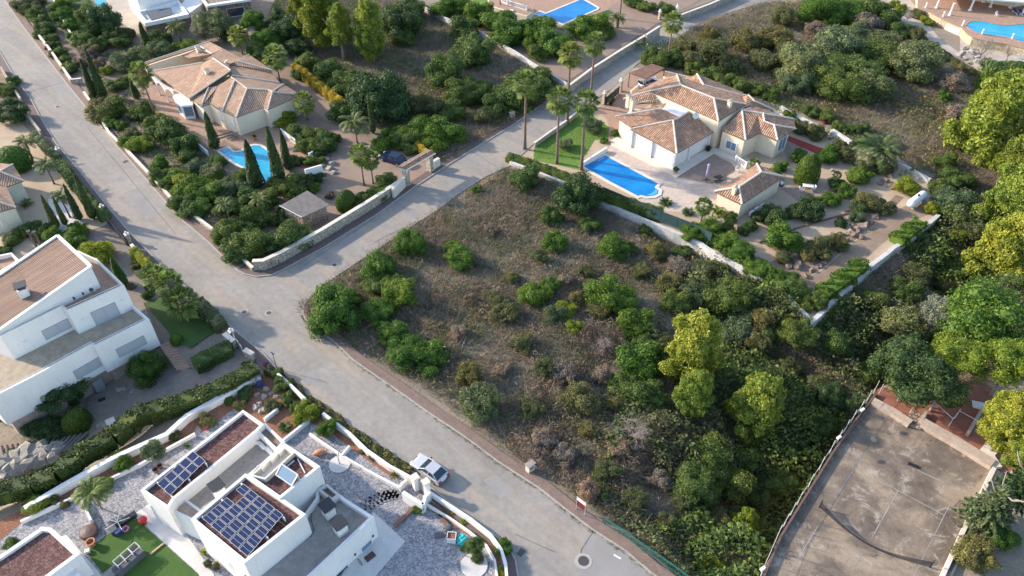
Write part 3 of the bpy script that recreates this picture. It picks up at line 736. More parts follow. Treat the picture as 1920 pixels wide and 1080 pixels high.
def inpoly(X, Y, P_):
    r = np.zeros(len(X), bool); n = len(P_)
    for i in range(n):
        x1, y1 = P_[i]; x2, y2 = P_[(i + 1) % n]
        c = ((y1 > Y) != (y2 > Y)) & (X < (x2 - x1) * (Y - y1) / (y2 - y1 + 1e-12) + x1); r ^= c
    return r
def wob(X, Y, s, seed):
    rg = np.random.default_rng(seed); o = np.zeros_like(X)
    for i in range(7):
        a = rg.uniform(0, 6.283); k = s * rg.uniform(.6, 2.2); o += np.sin((X * math.cos(a) + Y * math.sin(a)) * k + rg.uniform(0, 6.283))
    return o / 7 ** .5
def scatter(px_poly, dens, seed, thr=None, s=.25, wseed=1):
    P_ = [tuple(ipg(*p)[:2]) for p in px_poly]; xs = [p[0] for p in P_]; ys = [p[1] for p in P_]; rng = np.random.default_rng(seed)
    n = int((max(xs) - min(xs)) * (max(ys) - min(ys)) * dens); X = rng.uniform(min(xs), max(xs), n); Y = rng.uniform(min(ys), max(ys), n)
    k = inpoly(X, Y, P_)
    if thr is not None: k &= wob(X, Y, s, wseed) + rng.normal(0, .25, n) > thr
    X, Y = X[k], Y[k]; Z = np.concatenate([gzn(X[i:i + 20000], Y[i:i + 20000]) for i in range(0, len(X), 20000)]) if len(X) else X
    return X, Y, Z, rng
def stuff(name, V, mat, label, cat):
    o = link(name, qmesh(name, V), mat); tag(o, label, cat, None, 'stuff'); return o
def grass_cards(X, Y, Z, rng, h, w, blades=6, spread=.18, lean=.35):
    n = len(X); V = []
    for b in range(blades):
        bx = X + rng.normal(0, spread, n); by = Y + rng.normal(0, spread, n); a = rng.uniform(0, 6.283, n); hh = h * rng.uniform(.5, 1.3, n)
        lx = rng.normal(0, lean, n) * hh; ly = rng.normal(0, lean, n) * hh; c, s = np.cos(a) * w / 2, np.sin(a) * w / 2
        p0 = np.stack([bx - c, by - s, Z - .03], 1); p1 = np.stack([bx + c, by + s, Z - .03], 1)
        p2 = np.stack([bx + c * .3 + lx, by + s * .3 + ly, Z + hh], 1); p3 = np.stack([bx - c * .3 + lx, by - s * .3 + ly, Z + hh], 1)
        V.append(np.stack([p0, p1, p2, p3], 1).reshape(-1, 3))
    return np.concatenate(V)
# ---------------------------------------------------------------- ground, roads, paved and gravelled areas
def struct(o): o['kind'] = 'structure'; return o
def big_ground():
    fine_x = np.arange(-75, 75.1, 1.25); xs = np.concatenate([[-700, -400, -250, -180, -130, -100, -85], fine_x, [85, 100, 130, 180, 250, 400, 700]])
    ys = np.concatenate([[-250, -60, 0, 12], np.arange(22, 170.1, 1.25), [185, 210, 260, 350, 600, 1200]])
    X, Y = np.meshgrid(xs, ys); Z = gzn(X, Y); d = np.clip((-Z - .06), 0, 1)
    Z = Z + d * wob(X.ravel(), Y.ravel(), .5, 3).reshape(X.shape) * .22
    v = np.stack([X.ravel(), Y.ravel(), Z.ravel()], 1); nx = len(xs); f = []
    for j in range(len(ys) - 1):
        for i in range(nx - 1): a = j * nx + i; f.append((a, a + 1, a + 1 + nx, a + nx))
    me = bpy.data.meshes.new('ground'); me.from_pydata(v.tolist(), [], f); me.polygons.foreach_set('use_smooth', [True] * len(f)); me.update()
    struct(link('ground', me, M['dry_soil']))
big_ground()
def sheet(name, px, z, mat, drape=False, lab=None):
    m = MB(); P_ = [ip(x, y, z) for x, y in px]
    if drape: P_ = [ipg(x, y) for x, y in px]
    tri = tessellate_polygon([[Vector((p.x, p.y, 0)) for p in P_]]); bm = bmesh.new(); vs = [bm.verts.new((p.x, p.y, z)) for p in P_]
    for t in tri:
        try:
            f = bm.faces.new([vs[i] for i in t])
        except ValueError: pass
    bmesh.ops.recalc_face_normals(bm, faces=bm.faces)
    for f in bm.faces:
        if f.normal.z < 0: f.normal_flip()
    if drape:
        for k in range(6):
            E_ = [e for e in bm.edges if e.calc_length() > 1.6]
            if not E_: break
            bmesh.ops.subdivide_edges(bm, edges=E_, cuts=1); bmesh.ops.triangulate(bm, faces=bm.faces)
        co = np.array([v.co[:] for v in bm.verts]); zz = gzn(co[:, 0], co[:, 1])
        for v, q in zip(bm.verts, zz): v.co.z = q + z + .14
    me = bpy.data.meshes.new(name); bm.to_mesh(me); bm.free(); return struct(link(name, me, mat))
def strip(name, px, a, b, z, mat, thick=.3, closed=False):
    """raised band beside a line of photo points; a, b = offsets to its left in metres"""
    G = [ip(x, y, 0) for x, y in px]; m = MB(); n = len(G); L0, L1 = [], []
    for i, g in enumerate(G):
        d = (G[min(i + 1, n - 1)] - G[max(i - 1, 0)]).normalized(); s = Vector((-d.y, d.x, 0)); L0.append(g + s * a); L1.append(g + s * b)
    b0 = len(m.v)
    for p, q in zip(L0, L1): m.v += [(p.x, p.y, z), (q.x, q.y, z), (q.x, q.y, z - thick), (p.x, p.y, z - thick)]
    for i in range(n - 1):
        for k in range(4): l = (k + 1) % 4; m.f.append((i * 4 + k, i * 4 + l, i * 4 + 4 + l, i * 4 + 4 + k))
    m.f += [(0, 1, 2, 3), tuple(4 * (n - 1) + k for k in (3, 2, 1, 0))]
    bm = bmesh.new(); me = bpy.data.meshes.new(name); me.from_pydata(m.v, [], m.f); bm.from_mesh(me); bmesh.ops.recalc_face_normals(bm, faces=bm.faces); bm.to_mesh(me); bm.free()
    return struct(link(name, me, mat))
RL = [(-30,50),(5,105),(32,150),(57,182),(75,217),(107,270),(150,320),(205,390),(250,442),(300,492),(360,548),(410,590),(445,622),(497,665),(542,715),(600,760),(675,810),(730,850),(772,882),(810,915),(855,950),(885,975),(925,1000),(955,1025),(968,1050),(974,1085),(974,1120)]
RA = [(-12,-25),(8,0),(40,47),(120,152),(175,220),(215,270),(280,345),(337,410),(390,455),(425,490),(445,508),(458,515),(480,520),(510,517),(535,505),(605,467),(705,405),(780,350),(830,317),(905,270),(960,237),(1015,197),(1070,160),(1110,135),(1240,50),(1280,30),(1365,-2),(1430,-25)]
RN = [(1510,-25),(1435,3),(1322,37),(1255,80),(1195,120),(1150,165),(1095,200),(1060,225),(1000,268),(955,310),(910,330),(855,365),(817,395),(780,417),(745,442),(667,492),(597,539),(580,555),(568,573),(567,590),(573,602),(587,615),(620,637),(662,677),(705,707),(742,732),(805,777),(855,810),(890,835),(930,865),(960,885),(1010,917),(1060,957),(1110,995),(1172,1035),(1222,1078),(1290,1125)]
sheet('road', RL[::-1] + RA + RN + [(1290,1160),(974,1160)], 0.0, M['asphalt'])
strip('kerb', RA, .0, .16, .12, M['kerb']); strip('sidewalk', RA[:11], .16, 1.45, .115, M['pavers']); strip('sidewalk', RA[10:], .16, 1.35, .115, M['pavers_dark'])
strip('kerb', RN[16:], .0, .17, .12, M['kerb']); strip('sidewalk', RN[16:], .17, 1.2, .115, M['pavers'])
strip('kerb', RN[8:17], .0, .15, .06, M['kerb'])
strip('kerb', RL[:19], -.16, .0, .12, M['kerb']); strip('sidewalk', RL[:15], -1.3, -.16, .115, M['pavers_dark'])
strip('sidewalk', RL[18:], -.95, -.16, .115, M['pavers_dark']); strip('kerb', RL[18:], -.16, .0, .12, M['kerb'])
for nm, p in (('road_patch', [(1086,1080),(1090,1040),(1100,1003),(1112,997),(1172,1036),(1222,1079),(1240,1100),(1080,1100)]), ('road_patch', [(88,150),(128,140),(150,172),(112,182)]), ('road_patch', [(236,360),(262,352),(300,402),(274,412)]), ('road_patch', [(640,455),(668,438),(684,446),(655,464)]), ('road_patch', [(905,900),(930,890),(962,922),(938,935)]), ('road_patch', [(560,705),(588,694),(604,712),(578,724)]), ('road_patch', [(990,215),(1012,202),(1022,206),(1000,220)])):
    sheet(nm, p, .006, M['asphalt_patch'])
# joints and cracks in the carriageway
m = MB()
for a, b in (((52,172),(120,155)),((780,415),(700,455)),((885,284),(935,315)),((965,1001),(1040,1035)),((1086,1062),(1090,1030)),((1090,1030),(1112,997)),((165,240),(330,440)),((1015,190),(1050,222)),((520,690),(640,800)),((700,410),(560,505)),((1250,52),(1280,72))):
    m.beam(ip(*a, .012), ip(*b, .012), .05, .012)
struct(m.build('road_joint', M['tar']))
def disc(c, r, z, mat, name, n=20):
    g = ip(*c, 0); m = MB(); m.lathe((g.x, g.y, z), [(r, -.02), (r, 0)], n); return m.build(name, mat)
for (c, lab) in (((1094,1052),'round iron manhole cover with pale concrete collar'),((108,200),'round manhole cover in the upper road'),((458,585),'dark round manhole cover at the junction'),((504,587),'pale manhole patch in middle of the junction'),((627,497),'small pale cover on the road beside plot')):
    g = ip(*c, 0); e = empty('manhole', g, 0, lab, 'manhole', 'manhole covers in the road')
    k = 1.0 if c[0] == 1094 else .62
    MB().lathe((g.x, g.y, 0), [(.78 * k, 0), (.78 * k, .022)], 24).build('collar', M['kerb'], e); MB().lathe((g.x, g.y, .02), [(.48 * k, 0), (.48 * k, .02)], 24).build('cover', M['iron'], e)
for c in ((977,1036),(50,173),(235,303),(958,1066)):
    g = ip(*c, 0); tag(MB().box((g.x, g.y, .02), (.7, .5, .05), .9).build('road_drain', M['iron']), 'iron drain grate, ' + near_phrase(*c), 'drain', 'street drains')
tag(MB().box(ip(1616/4+960-1616/4+ (790/4), 810+935/4, .01), (.7, .16, .012), -.6).build('road_scrap', M['white_paint']), 'small white scrap lying on the road beside the kerb near the green railing', 'litter')
# left house plot and lanes
sheet('sand_yard', [(-60,215),(40,230),(70,260),(105,310),(150,365),(195,405),(205,420),(150,440),(90,470),(0,500),(-80,500)], -.035, M['sand'])
sheet('garden_soil', [(-60,120),(0,118),(20,160),(50,215),(40,230),(-60,215)], -.034, M['garden_soil'])
sheet('driveway', [(90,372),(150,392),(158,432),(120,440),(96,416)], -.02, M['pale_paving'])
sheet('driveway', [(150,470),(210,408),(260,470),(300,530),(330,560),(280,600),(215,520),(150,520)], -.030, M['grey_paving'])
sheet('garden_soil', [(48,-10),(105,-10),(150,90),(155,160),(128,142),(104,108),(72,64)], -.032, M['garden_soil'])
sheet('lane', [(78,-10),(98,-10),(150,100),(143,104)], -.02, M['grey_paving'])
# left tiled villa plot
sheet('garden_soil', [(150,95),(260,60),(560,110),(650,180),(700,260),(560,380),(480,505),(235,285),(155,170)], -.035, M['garden_soil'])
sheet('driveway', [(545,150),(590,170),(640,215),(655,250),(700,270),(745,290),(795,285),(825,310),(770,345),(700,350),(640,400),(600,430),(590,350),(640,260),(600,215),(560,190)], -.025, M['brown_gravel'])
sheet('terrace', [(270,165),(300,250),(345,243),(405,283),(420,262),(470,290),(560,320),(620,330),(608,298),(570,250),(520,200),(380,140)], -.022, M['terracotta'])
sheet('terrace', [(225,160),(250,150),(310,210),(345,240),(330,255),(270,215)], -.024, M['terracotta'])
sheet('garden_path', [(222,205),(240,212),(262,235),(265,262),(252,262),(248,238),(228,222)], -.015, M['sand'])
# flat stone villa at top
sheet('terrace', [(188,-10),(250,-10),(262,30),(262,72),(225,40)], -.02, M['pale_ground'])
sheet('driveway', [(470,-10),(515,12),(500,32),(455,40)], -.02, M['terracotta'])
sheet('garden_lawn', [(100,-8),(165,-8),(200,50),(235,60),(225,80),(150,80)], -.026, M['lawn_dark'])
# top middle villa
sheet('sand_yard', [(1170,-10),(1330,-10),(1262,28),(1232,50),(1092,134),(1064,158),(965,95),(930,50),(960,20)], -.034, M['brown_gravel'])
sheet('terrace', [(925,-10),(1175,-10),(1140,18),(1052,50),(990,28),(930,12)], -.02, M['terracotta'])
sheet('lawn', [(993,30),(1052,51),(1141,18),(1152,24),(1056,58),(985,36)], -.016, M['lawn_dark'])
sheet('lawn', [(880,-10),(925,-8),(935,12),(900,15)], -.016, M['lawn'])
# right tiled villa plot: a retained slab with its surfaces on top
m = MB(); m.prism([ip(x, y, 0) for x, y in [(953,303),(1047,338),(1130,380),(1185,402),(1235,423),(1297,447),(1365,487),(1435,522),(1480,562),(1523,602),(1592,537),(1627,502),(1675,465),(1715,440),(1758,402),(1745,335),(1697,310),(1650,290),(1595,262),(1525,228),(1465,200),(1400,172),(1330,150),(1250,125),(1175,128),(1130,190),(1095,203),(1060,228),(1000,270)]], -.03, -6.0)
struct(m.build('plot_slab', M['sand'])); SLABS.append([(v[0], v[1]) for v in m.v[:len(m.v) // 2]])
sheet('lawn', [(1003,270),(1062,228),(1098,205),(1118,222),(1142,238),(1140,262),(1115,262),(1092,300),(1085,318),(1000,300)], -.012, M['lawn'])
sheet('terrace', [(1092,310),(1137,284),(1152,262),(1160,250),(1300,290),(1385,262),(1420,330),(1345,365),(1345,380),(1280,398),(1230,395),(1160,352)], -.018, M['terrace_tile'])
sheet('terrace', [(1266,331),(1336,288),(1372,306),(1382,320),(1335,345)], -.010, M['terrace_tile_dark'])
sheet('driveway', [(1120,205),(1150,170),(1180,140),(1260,128),(1300,150),(1230,190),(1180,215),(1165,232),(1150,262),(1122,262),(1116,250),(1142,240),(1138,225)], -.014, M['terracotta'])
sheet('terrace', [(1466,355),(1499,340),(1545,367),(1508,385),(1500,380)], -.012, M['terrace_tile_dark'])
sheet('red_court', [(1474,262),(1480,255),(1560,285),(1535,290),(1500,275)], -.008, M['red_floor'])
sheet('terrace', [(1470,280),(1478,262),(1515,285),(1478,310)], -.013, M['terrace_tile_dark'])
sheet('earth_path', [(1500,528),(1545,505),(1600,455),(1660,405),(1700,385),(1735,372),(1745,400),(1700,420),(1650,460),(1590,515),(1540,545)], -.018, M['bare_earth'])
sheet('rockery_soil', [(1440,495),(1480,470),(1520,480),(1560,458),(1600,425),(1650,395),(1680,365),(1695,370),(1660,404),(1600,452),(1545,500),(1505,526),(1470,515)], -.014, M['garden_soil'])
# top right villa, path beside it
sheet('stepped_path', [(1645,-10),(1700,-10),(1760,70),(1800,100),(1850,135),(1830,150),(1790,118),(1735,72),(1690,38),(1650,5)], -.02, M['pale_ground'])
sheet('pale_yard', [(1800,60),(1920,60),(2000,100),(2000,160),(1900,150),(1850,128),(1800,100)], -.024, M['pale_ground'])
# white three storey villa: sloping drive, lawn
sheet('driveway', [(455,650),(475,662),(478,680),(400,718),(310,752),(225,798),(200,808),(160,770),(170,745),(215,730),(260,720),(340,688),(360,695),(440,660)], .02, M['grey_paving'], drape=True)
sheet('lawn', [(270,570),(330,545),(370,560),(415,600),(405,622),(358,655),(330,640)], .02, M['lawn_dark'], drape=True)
sheet('path', [(215,520),(262,490),(330,530),(300,560),(270,570),(290,610),(305,640),(300,665),(262,640)], .018, M['grey_paving'], drape=True)
# roof garden villa: gravel court, patio, beds
sheet('white_gravel', [(-20,985),(45,952),(125,905),(207,858),(250,838),(312,810),(350,775),(410,742),(480,704),(500,690),(560,760),(620,812),(690,848),(775,903),(805,925),(882,975),(925,1005),(945,1040),(952,1085),(952,1160),(-40,1160)], -.030, M['white_gravel'])
sheet('patio', [(250,965),(300,930),(400,1075),(420,1160),(370,1160),(373,1076)], -.020, M['pale_paving'])
sheet('patio', [(700,960),(760,1015),(700,1085),(640,1160),(600,1160)], -.020, M['pale_paving'])
sheet('patio', [(115,1006),(125,1003),(200,1090),(230,1160),(150,1160)], -.020, M['pale_paving'])
sheet('artificial_lawn', [(161,1034),(248,966),(373,1078),(400,1160),(260,1160),(200,1085)], -.008, M['lawn_artificial'])
sheet('bed_soil', [(-20,1030),(40,980),(140,930),(262,866),(360,816),(380,780),(300,822),(210,858),(120,905),(40,955),(-20,985)], -.012, M['red_soil'])
sheet('bed_soil', [(360,785),(450,735),(490,700),(530,710),(560,750),(620,800),(700,850),(745,880),(730,892),(655,838),(605,800),(570,790),(520,830),(500,800),(440,765),(380,810)], -.010, M['red_soil'])
sheet('bed_soil', [(795,932),(882,985),(920,1012),(938,1042),(944,1085),(932,1085),(925,1050),(905,1020),(870,1000),(790,945)], -.006, M['red_soil'])
# clay sports court and its yard
m = MB(); m.prism([ip(x, y, 0) for x, y in [(1638,752),(1868,878),(1880,890),(1766,1120),(1400,1180),(1425,1080),(1500,945),(1560,850)]], -.02, -8.0)
struct(m.build('court_slab', M['pink_concrete'])); SLABS.append([(v[0], v[1]) for v in m.v[:len(m.v) // 2]])
sheet('court_floor', [(1637,756),(1866,880),(1764,1120),(1405,1170),(1425,1082),(1500,948),(1562,850)], -.010, M['court'])
sheet('clay_yard', [(1645,730),(1700,700),(1830,720),(1960,760),(1960,900),(1868,880),(1730,805),(1640,755)], -.012, M['red_clay'])
Z8 = crop(1440, 810, 4)
lm = MB()
for a, b, c, d in ((710,175,505,500),(660,270,1325,625),(975,440,775,800),(1365,540,1095,1075),(375,705,170,1040),(710,905,635,1035),(1120,285,1330,385)):
    lm.beam(ip(*Z8(a, b), -.002), ip(*Z8(c, d), -.002), .07, .006)
struct(lm.build('court_line', M['court_line']))
# ---------------------------------------------------------------- building helpers
def roofmesh(name, planes, mat, parent, th=.14):
    """each plane: list of world points; clay tile uv runs down the slope; underside added"""
    me = bpy.data.meshes.new(name); V = []; F = []; UV = []
    for P_ in planes:
        P_ = [Vector(p) for p in P_]; n = Vector((0, 0, 0))
        for i in range(len(P_)): n += P_[i].cross(P_[(i + 1) % len(P_)])
        n.normalize()
        if n.z < 0: P_ = P_[::-1]; n = -n
        dn = Vector((n.x, n.y, 0))
        dn = Vector((0, -1, 0)) if dn.length < .02 else dn.normalized()
        v = (dn - n * dn.dot(n)).normalized(); u = n.cross(v)
        tri = [t for t in tessellate_polygon([[Vector((p.x, p.y, 0)) for p in P_]])]; tri = [t if (P_[t[1]] - P_[t[0]]).cross(P_[t[2]] - P_[t[0]]).z > 0 else t[::-1] for t in tri]
        b = len(V); V += P_; F += [tuple(b + i for i in t) for t in tri]; UV += [(p.dot(u), p.dot(v)) for p in P_]
        b = len(V); m_ = len(P_); V += [p - Vector((0, 0, th)) for p in P_]; F += [tuple(b + i for i in t[::-1]) for t in tri]; UV += [(0, 0)] * m_
        for i in range(m_):
            j = (i + 1) % m_; c = len(V); V += [P_[i], P_[i] - Vector((0, 0, th)), P_[j] - Vector((0, 0, th)), P_[j]]; F.append((c, c + 1, c + 2, c + 3)); UV += [(0, 0)] * 4
    me.from_pydata([tuple(p) for p in V], [], F); uvl = me.uv_layers.new(name='UVMap'); 
    for poly in me.polygons:
        for li in poly.loop_indices: uvl.data[li].uv = UV[me.loops[li].vertex_index]
    me.update(); return link(name, me, mat, parent)
def ridges(name, segs, parent, r=.15, mat='ridge_clay'):
    for a, b in segs:
        m = MB()
        a = Vector(a); b = Vector(b); n = max(1, int((b - a).length / .42)); s = (b - a) / n
        for i in range(n): m.tube([a + s * i + Vector((0, 0, .03)), a + s * (i + 1.04) + Vector((0, 0, .03))], [r * 1.1, r * .86], 7)
        m.build(name, M[mat], parent, smooth=False)
def site(name, px, z, label, cat, **k): g = ip(*px, z); return empty(name, (g.x, g.y, 0), 0, label, cat, **k)
def walls(parent, pts, z1, z0, mat, name='wall'):
    return MB().prism(pts, z1, z0).build(name, M[mat], parent)
def wbox(m, A, B, px0, px1, out=.05, dep=.08, pad=0.0):
    """box on wall A-B spanning between two photo points; sticks out by out"""
    p, q = on_wall(*px0, A, B), on_wall(*px1, A, B); d = (B - A).normalized(); nrm = Vector((d.y, -d.x, 0))
    if nrm.dot(Vector((0, 0, CH)) - A) < 0 and nrm.dot(camo.location - A) < 0: nrm = -nrm
    if nrm.dot(camo.location - A) < 0: nrm = -nrm
    s0, s1 = sorted(((p - A).dot(d), (q - A).dot(d))); z0, z1 = sorted((p.z, q.z)); s0 -= pad; s1 += pad; z0 -= pad; z1 += pad
    c = A + d * ((s0 + s1) / 2) + nrm * (out - dep / 2); c.z = (z0 + z1) / 2
    m.box(c, (s1 - s0, dep, z1 - z0), math.atan2(d.y, d.x)); return s0, s1, z0, z1, d, nrm
def window(parent, A, B, px0, px1, glass='glass', frame='white_paint', mull=1, fw=.07, name='window', shutter=False):
    A = Vector((A.x, A.y, 0)); B = Vector((B.x, B.y, 0)); m = MB()
    s0, s1, z0, z1, d, nr = wbox(m, A, B, px0, px1, .035, .10)
    pane = m.build('pane', M[glass]); fr = MB(); rz = math.atan2(d.y, d.x)
    def bx(sa, sb, za, zb, o=.075): c = A + d * ((sa + sb) / 2) + nr * (o / 2 - .02); c.z = (za + zb) / 2; fr.box(c, (sb - sa, o + .04, zb - za), rz)
    bx(s0 - fw, s0 + fw * .4, z0 - fw, z1 + fw); bx(s1 - fw * .4, s1 + fw, z0 - fw, z1 + fw); bx(s0 + fw * .4, s1 - fw * .4, z1 - fw * .3, z1 + fw); bx(s0 + fw * .4, s1 - fw * .4, z0 - fw, z0 + fw * .3)
    for k in range(mull): t = s0 + (s1 - s0) * (k + 1) / (mull + 1); bx(t - .035, t + .035, z0 + fw * .3, z1 - fw * .3, .065)
    w = fr.build(name, M[frame], parent); pane.parent = w; pane.matrix_parent_inverse = Matrix.Identity(4); pane.location = (0, 0, 0)
    return w
def flatblock(parent, pts, ztop, zbase, wall, floor, ph=.45, pw=.28, fname='roof_gravel', cap=None):
    """box-shaped block with a parapet round a sunken flat roof"""
    pts = ccw(pts); inn = inset(pts, pw); out = []
    MB().ring(pts, inn, ztop, zbase).build('wall', M[wall], parent)
    MB().prism(inset(pts, pw - .02), ztop - ph, ztop - ph - .25).build(fname, M[floor], parent)
    if cap: MB().ring(inset(pts, -.03), inset(pts, pw + .03), ztop + .06, ztop + .004).build('parapet_cap', M[cap], parent)
    return pts, inn
def P(cf, z): return lambda x, y, zz=None: ip(*cf(x, y), z if zz is None else zz)
def chimney(parent, px, z0, w, h, mat='cream_wall', rz=.7, cap='tile'):
    g = ip(*px, z0); m = MB(); m.box((g.x, g.y, z0 + h / 2 - .4), (w, w, h + .8), rz)
    c = m.build('chimney', M[mat], parent); k = MB()
    if cap == 'tile':
        k.box((g.x, g.y, z0 + h + .05), (w * 1.25, w * 1.25, .1), rz)
        for s in (-1, 1): k.box((g.x + math.cos(rz + 1.57) * s * w * .3, g.y + math.sin(rz + 1.57) * s * w * .3, z0 + h + .32), (w * 1.2, w * .75, .07), rz, rx=-s * .7)
        o = k.build('chimney_cap', M['ridge_clay'], None)
    else:
        k.box((g.x, g.y, z0 + h + .22), (w * .8, w * .8, .34), rz); k.box((g.x, g.y, z0 + h + .44), (w * 1.3, w * 1.3, .1), rz)
        o = k.build('chimney_cap', M[cap], None)
    o.parent = c; o.location = (0, 0, 0); return c
# ---------------------------------------------------------------- right tiled villa
R = crop(1140, 120, 3.6)
def q(z): return P(R, z)
v = site('tiled_villa', (1300, 230), 0, 'cream villa with mixed clay tile hip roofs, beside the deep blue pool', 'villa')
S = lambda *t: [ip(*R(x, y), z) for x, y, z in t]
pl = [S((150,440,3.0),(465,605,3.0),(440,380,4.7)), S((465,605,3.0),(712,460,3.0),(546,322,4.7),(482,362,4.7),(440,380,4.7)),
 S((50,355,3.0),(150,425,3.0),(440,380,4.7),(482,362,4.7),(365,300,4.4)), S((50,355,3.0),(165,325,3.6),(395,262,4.6),(365,300,4.4)),
 S((105,235,3.7),(165,270,3.4),(335,258,4.0),(300,200,4.9),(285,182,4.8)),
 S((285,182,4.8),(745,385,4.8),(715,232,6.4),(490,142,6.6)), S((745,385,4.8),(935,272,4.8),(715,232,6.4)),
 S((105,235,3.7),(285,182,4.8),(490,142,6.6),(465,75,5.6),(378,90,4.7)), S((490,142,6.6),(715,232,6.4),(935,272,4.8),(900,205,4.4),(640,145,5.2),(465,75,5.6)),
 S((535,100,4.6),(600,67,5.6),(645,142,5.2)), S((600,67,5.6),(645,142,5.2),(905,212,4.2),(912,190,3.6)),
 S((765,445,3.4),(930,515,3.4),(905,312,5.1)), S((930,515,3.4),(1025,465,3.4),(1012,345,4.9),(905,312,5.1)), S((1025,465,3.4),(1145,515,3.4),(1122,412,4.6),(1055,388,4.7),(1048,335,4.9),(1012,345,4.9)),
 S((1145,515,3.4),(1268,437,3.4),(1122,412,4.6)), S((1268,437,3.4),(1255,372,3.4),(1048,335,4.9),(1055,388,4.7),(1122,412,4.6)), S((905,312,5.1),(1012,345,4.9),(1048,335,4.9),(1255,372,3.4),(1010,290,4.4),(935,295,4.8)),
 S((908,225,4.6),(945,207,5.4),(988,250,4.9),(930,268,4.7)), S((945,207,5.4),(988,250,4.9),(1120,310,3.6),(1140,290,3.4)), S((988,250,4.9),(930,290,4.6),(1060,330,4.0),(1120,310,3.6))]
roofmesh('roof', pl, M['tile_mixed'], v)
rs = []
for a in (((150,440,3.0),(440,380,4.7)),((465,605,3.0),(440,380,4.7)),((440,380,4.7),(482,362,4.7)),((482,362,4.7),(546,322,4.7)),((50,355,3.0),(365,300,4.4)),((165,270,3.4),(335,240,4.2)),((105,235,3.7),(285,182,4.8)),((285,182,4.8),(490,142,6.6)),((490,142,6.6),(715,232,6.4)),((715,232,6.4),(745,385,4.8)),((715,232,6.4),(935,272,4.8)),((490,142,6.6),(465,75,5.6)),
 ((600,67,5.6),(645,142,5.2)),((645,142,5.2),(905,212,4.2)),((930,515,3.4),(905,312,5.1)),((905,312,5.1),(1048,335,4.9)),((1048,335,4.9),(1055,388,4.7)),((1055,388,4.7),(1122,412,4.6)),((1122,412,4.6),(1145,515,3.4)),((1122,412,4.6),(1268,437,3.4)),((1048,335,4.9),(1255,372,3.4)),((945,207,5.4),(988,250,4.9)),((988,250,4.9),(1120,310,3.6)),((378,90,4.7),(392,112,4.8))):
    s_ = S(*a); rs.append((s_[0], s_[1]))
ridges('ridge_tiles', rs, v)
B = lambda L_, z: [ip(*R(x, y), z) for x, y in L_]
walls(v, B([(80,372),(165,440),(300,395),(520,340),(410,285),(160,300)], 2.98), 2.9, -.02, 'cream_wall')
walls(v, B([(300,200),(745,393),(925,285),(890,225),(640,160),(480,100),(390,105)], 4.72), 4.66, -.02, 'cream_wall')
wr = B([(775,450),(922,510),(1022,462),(1143,508),(1225,455),(1235,385),(1000,300),(930,300),(800,330)], 3.3); walls(v, wr, 3.24, -.02, 'cream_wall')
walls(v, B([(540,120),(900,215),(1130,300),(1240,385),(1000,310),(640,180)], 3.4), 3.3, -.02, 'cream_wall')
MB().prism(B([(365,300),(432,262),(552,322),(486,358)], 4.5), 4.5, 3.6).build('flat_deck', M['white_paint'], v)
# glazed porch: pale posts with curtains between
pc = B([(165,452),(457,600),(690,462)], 2.9); A0, A1, A2 = [Vector((p.x, p.y, 0)) for p in pc]
base = [A0 + (A0 - A1).normalized() * .1, A1, A2]
for k, (a, b, posts) in enumerate(((A0, A1, (0, .47, 1)), (A1, A2, (.42, 1)))):
    d = (b - a).normalized(); ln = (b - a).length
    for t in posts:
        c = a + (b - a) * t; m = MB(); m.box((c.x, c.y, 1.42), (.34, .34, 2.8), math.atan2(d.y, d.x)); m.box((c.x, c.y, .16), (.5, .5, .3), math.atan2(d.y, d.x)); m.build('column', M['white_paint'], v)
    m = MB(); n = int(ln / .13); prev = None
    inn = Vector((-d.y, d.x, 0)) * .14
    for i in range(n):
        o = inn + Vector((-d.y, d.x, 0)) * (.035 * (-1) ** i); p = a + d * (ln * i / (n - 1)) + o
        if prev: m.poly([(prev.x, prev.y, .05), (p.x, p.y, .05), (p.x, p.y, 2.72), (prev.x, prev.y, 2.72)])
        prev = p
    m.build('curtain', M['white_paint'], v)
nrm_ = Vector((A2 - A1)); 
terr = [ip(*R(x, y), .12) for x, y in [(20,515),(65,490),(165,560),(300,620),(455,690),(690,560),(760,575),(900,640),(880,660),(715,600),(460,765),(430,745),(20,545)]]
struct(MB().prism(terr, .14, -.03).build('porch_step', M['light_stone']))
WA, WB = wr_a = (ip(*R(775,450), 3.3), ip(*R(922,510), 3.3))
window(v, WA, WB, R(803,512), R(858,590), 'glass_blue', mull=1, fw=.14, name='patio_door')
WC, WD = ip(*R(1143,508), 3.3), ip(*R(1225,455), 3.3); window(v, WC, WD, R(1162,512), R(1186,562), 'glass_blue', mull=1)
WE, WF = ip(*R(80,372), 2.98), ip(*R(165,440), 2.98); window(v, WE, WF, R(125,432), R(150,462), 'glass', mull=0, fw=.14)
for c, z0, h in (((815,300), 5.0, 1.15), ((135,262), 3.5, 1.1), ((162,292), 3.5, 1.1)): chimney(v, R(*c), z0, .55, h)
g = ip(*R(592,348), 5.2); m = MB(); m.lathe((0, 0, 0), [(.02, -.10), (.30, -.05), (.5, .06), (.49, .07), (.28, -.03), (.02, -.08)], 18)
o = m.build('satellite_dish', M['white_paint'], v); o.location = g - v.location; o.rotation_euler = (math.radians(70), 0, .2)
MB().tube([g, g + Vector((0, .1, -.9))], .03).build('dish_mast', M['rail_metal'], v)
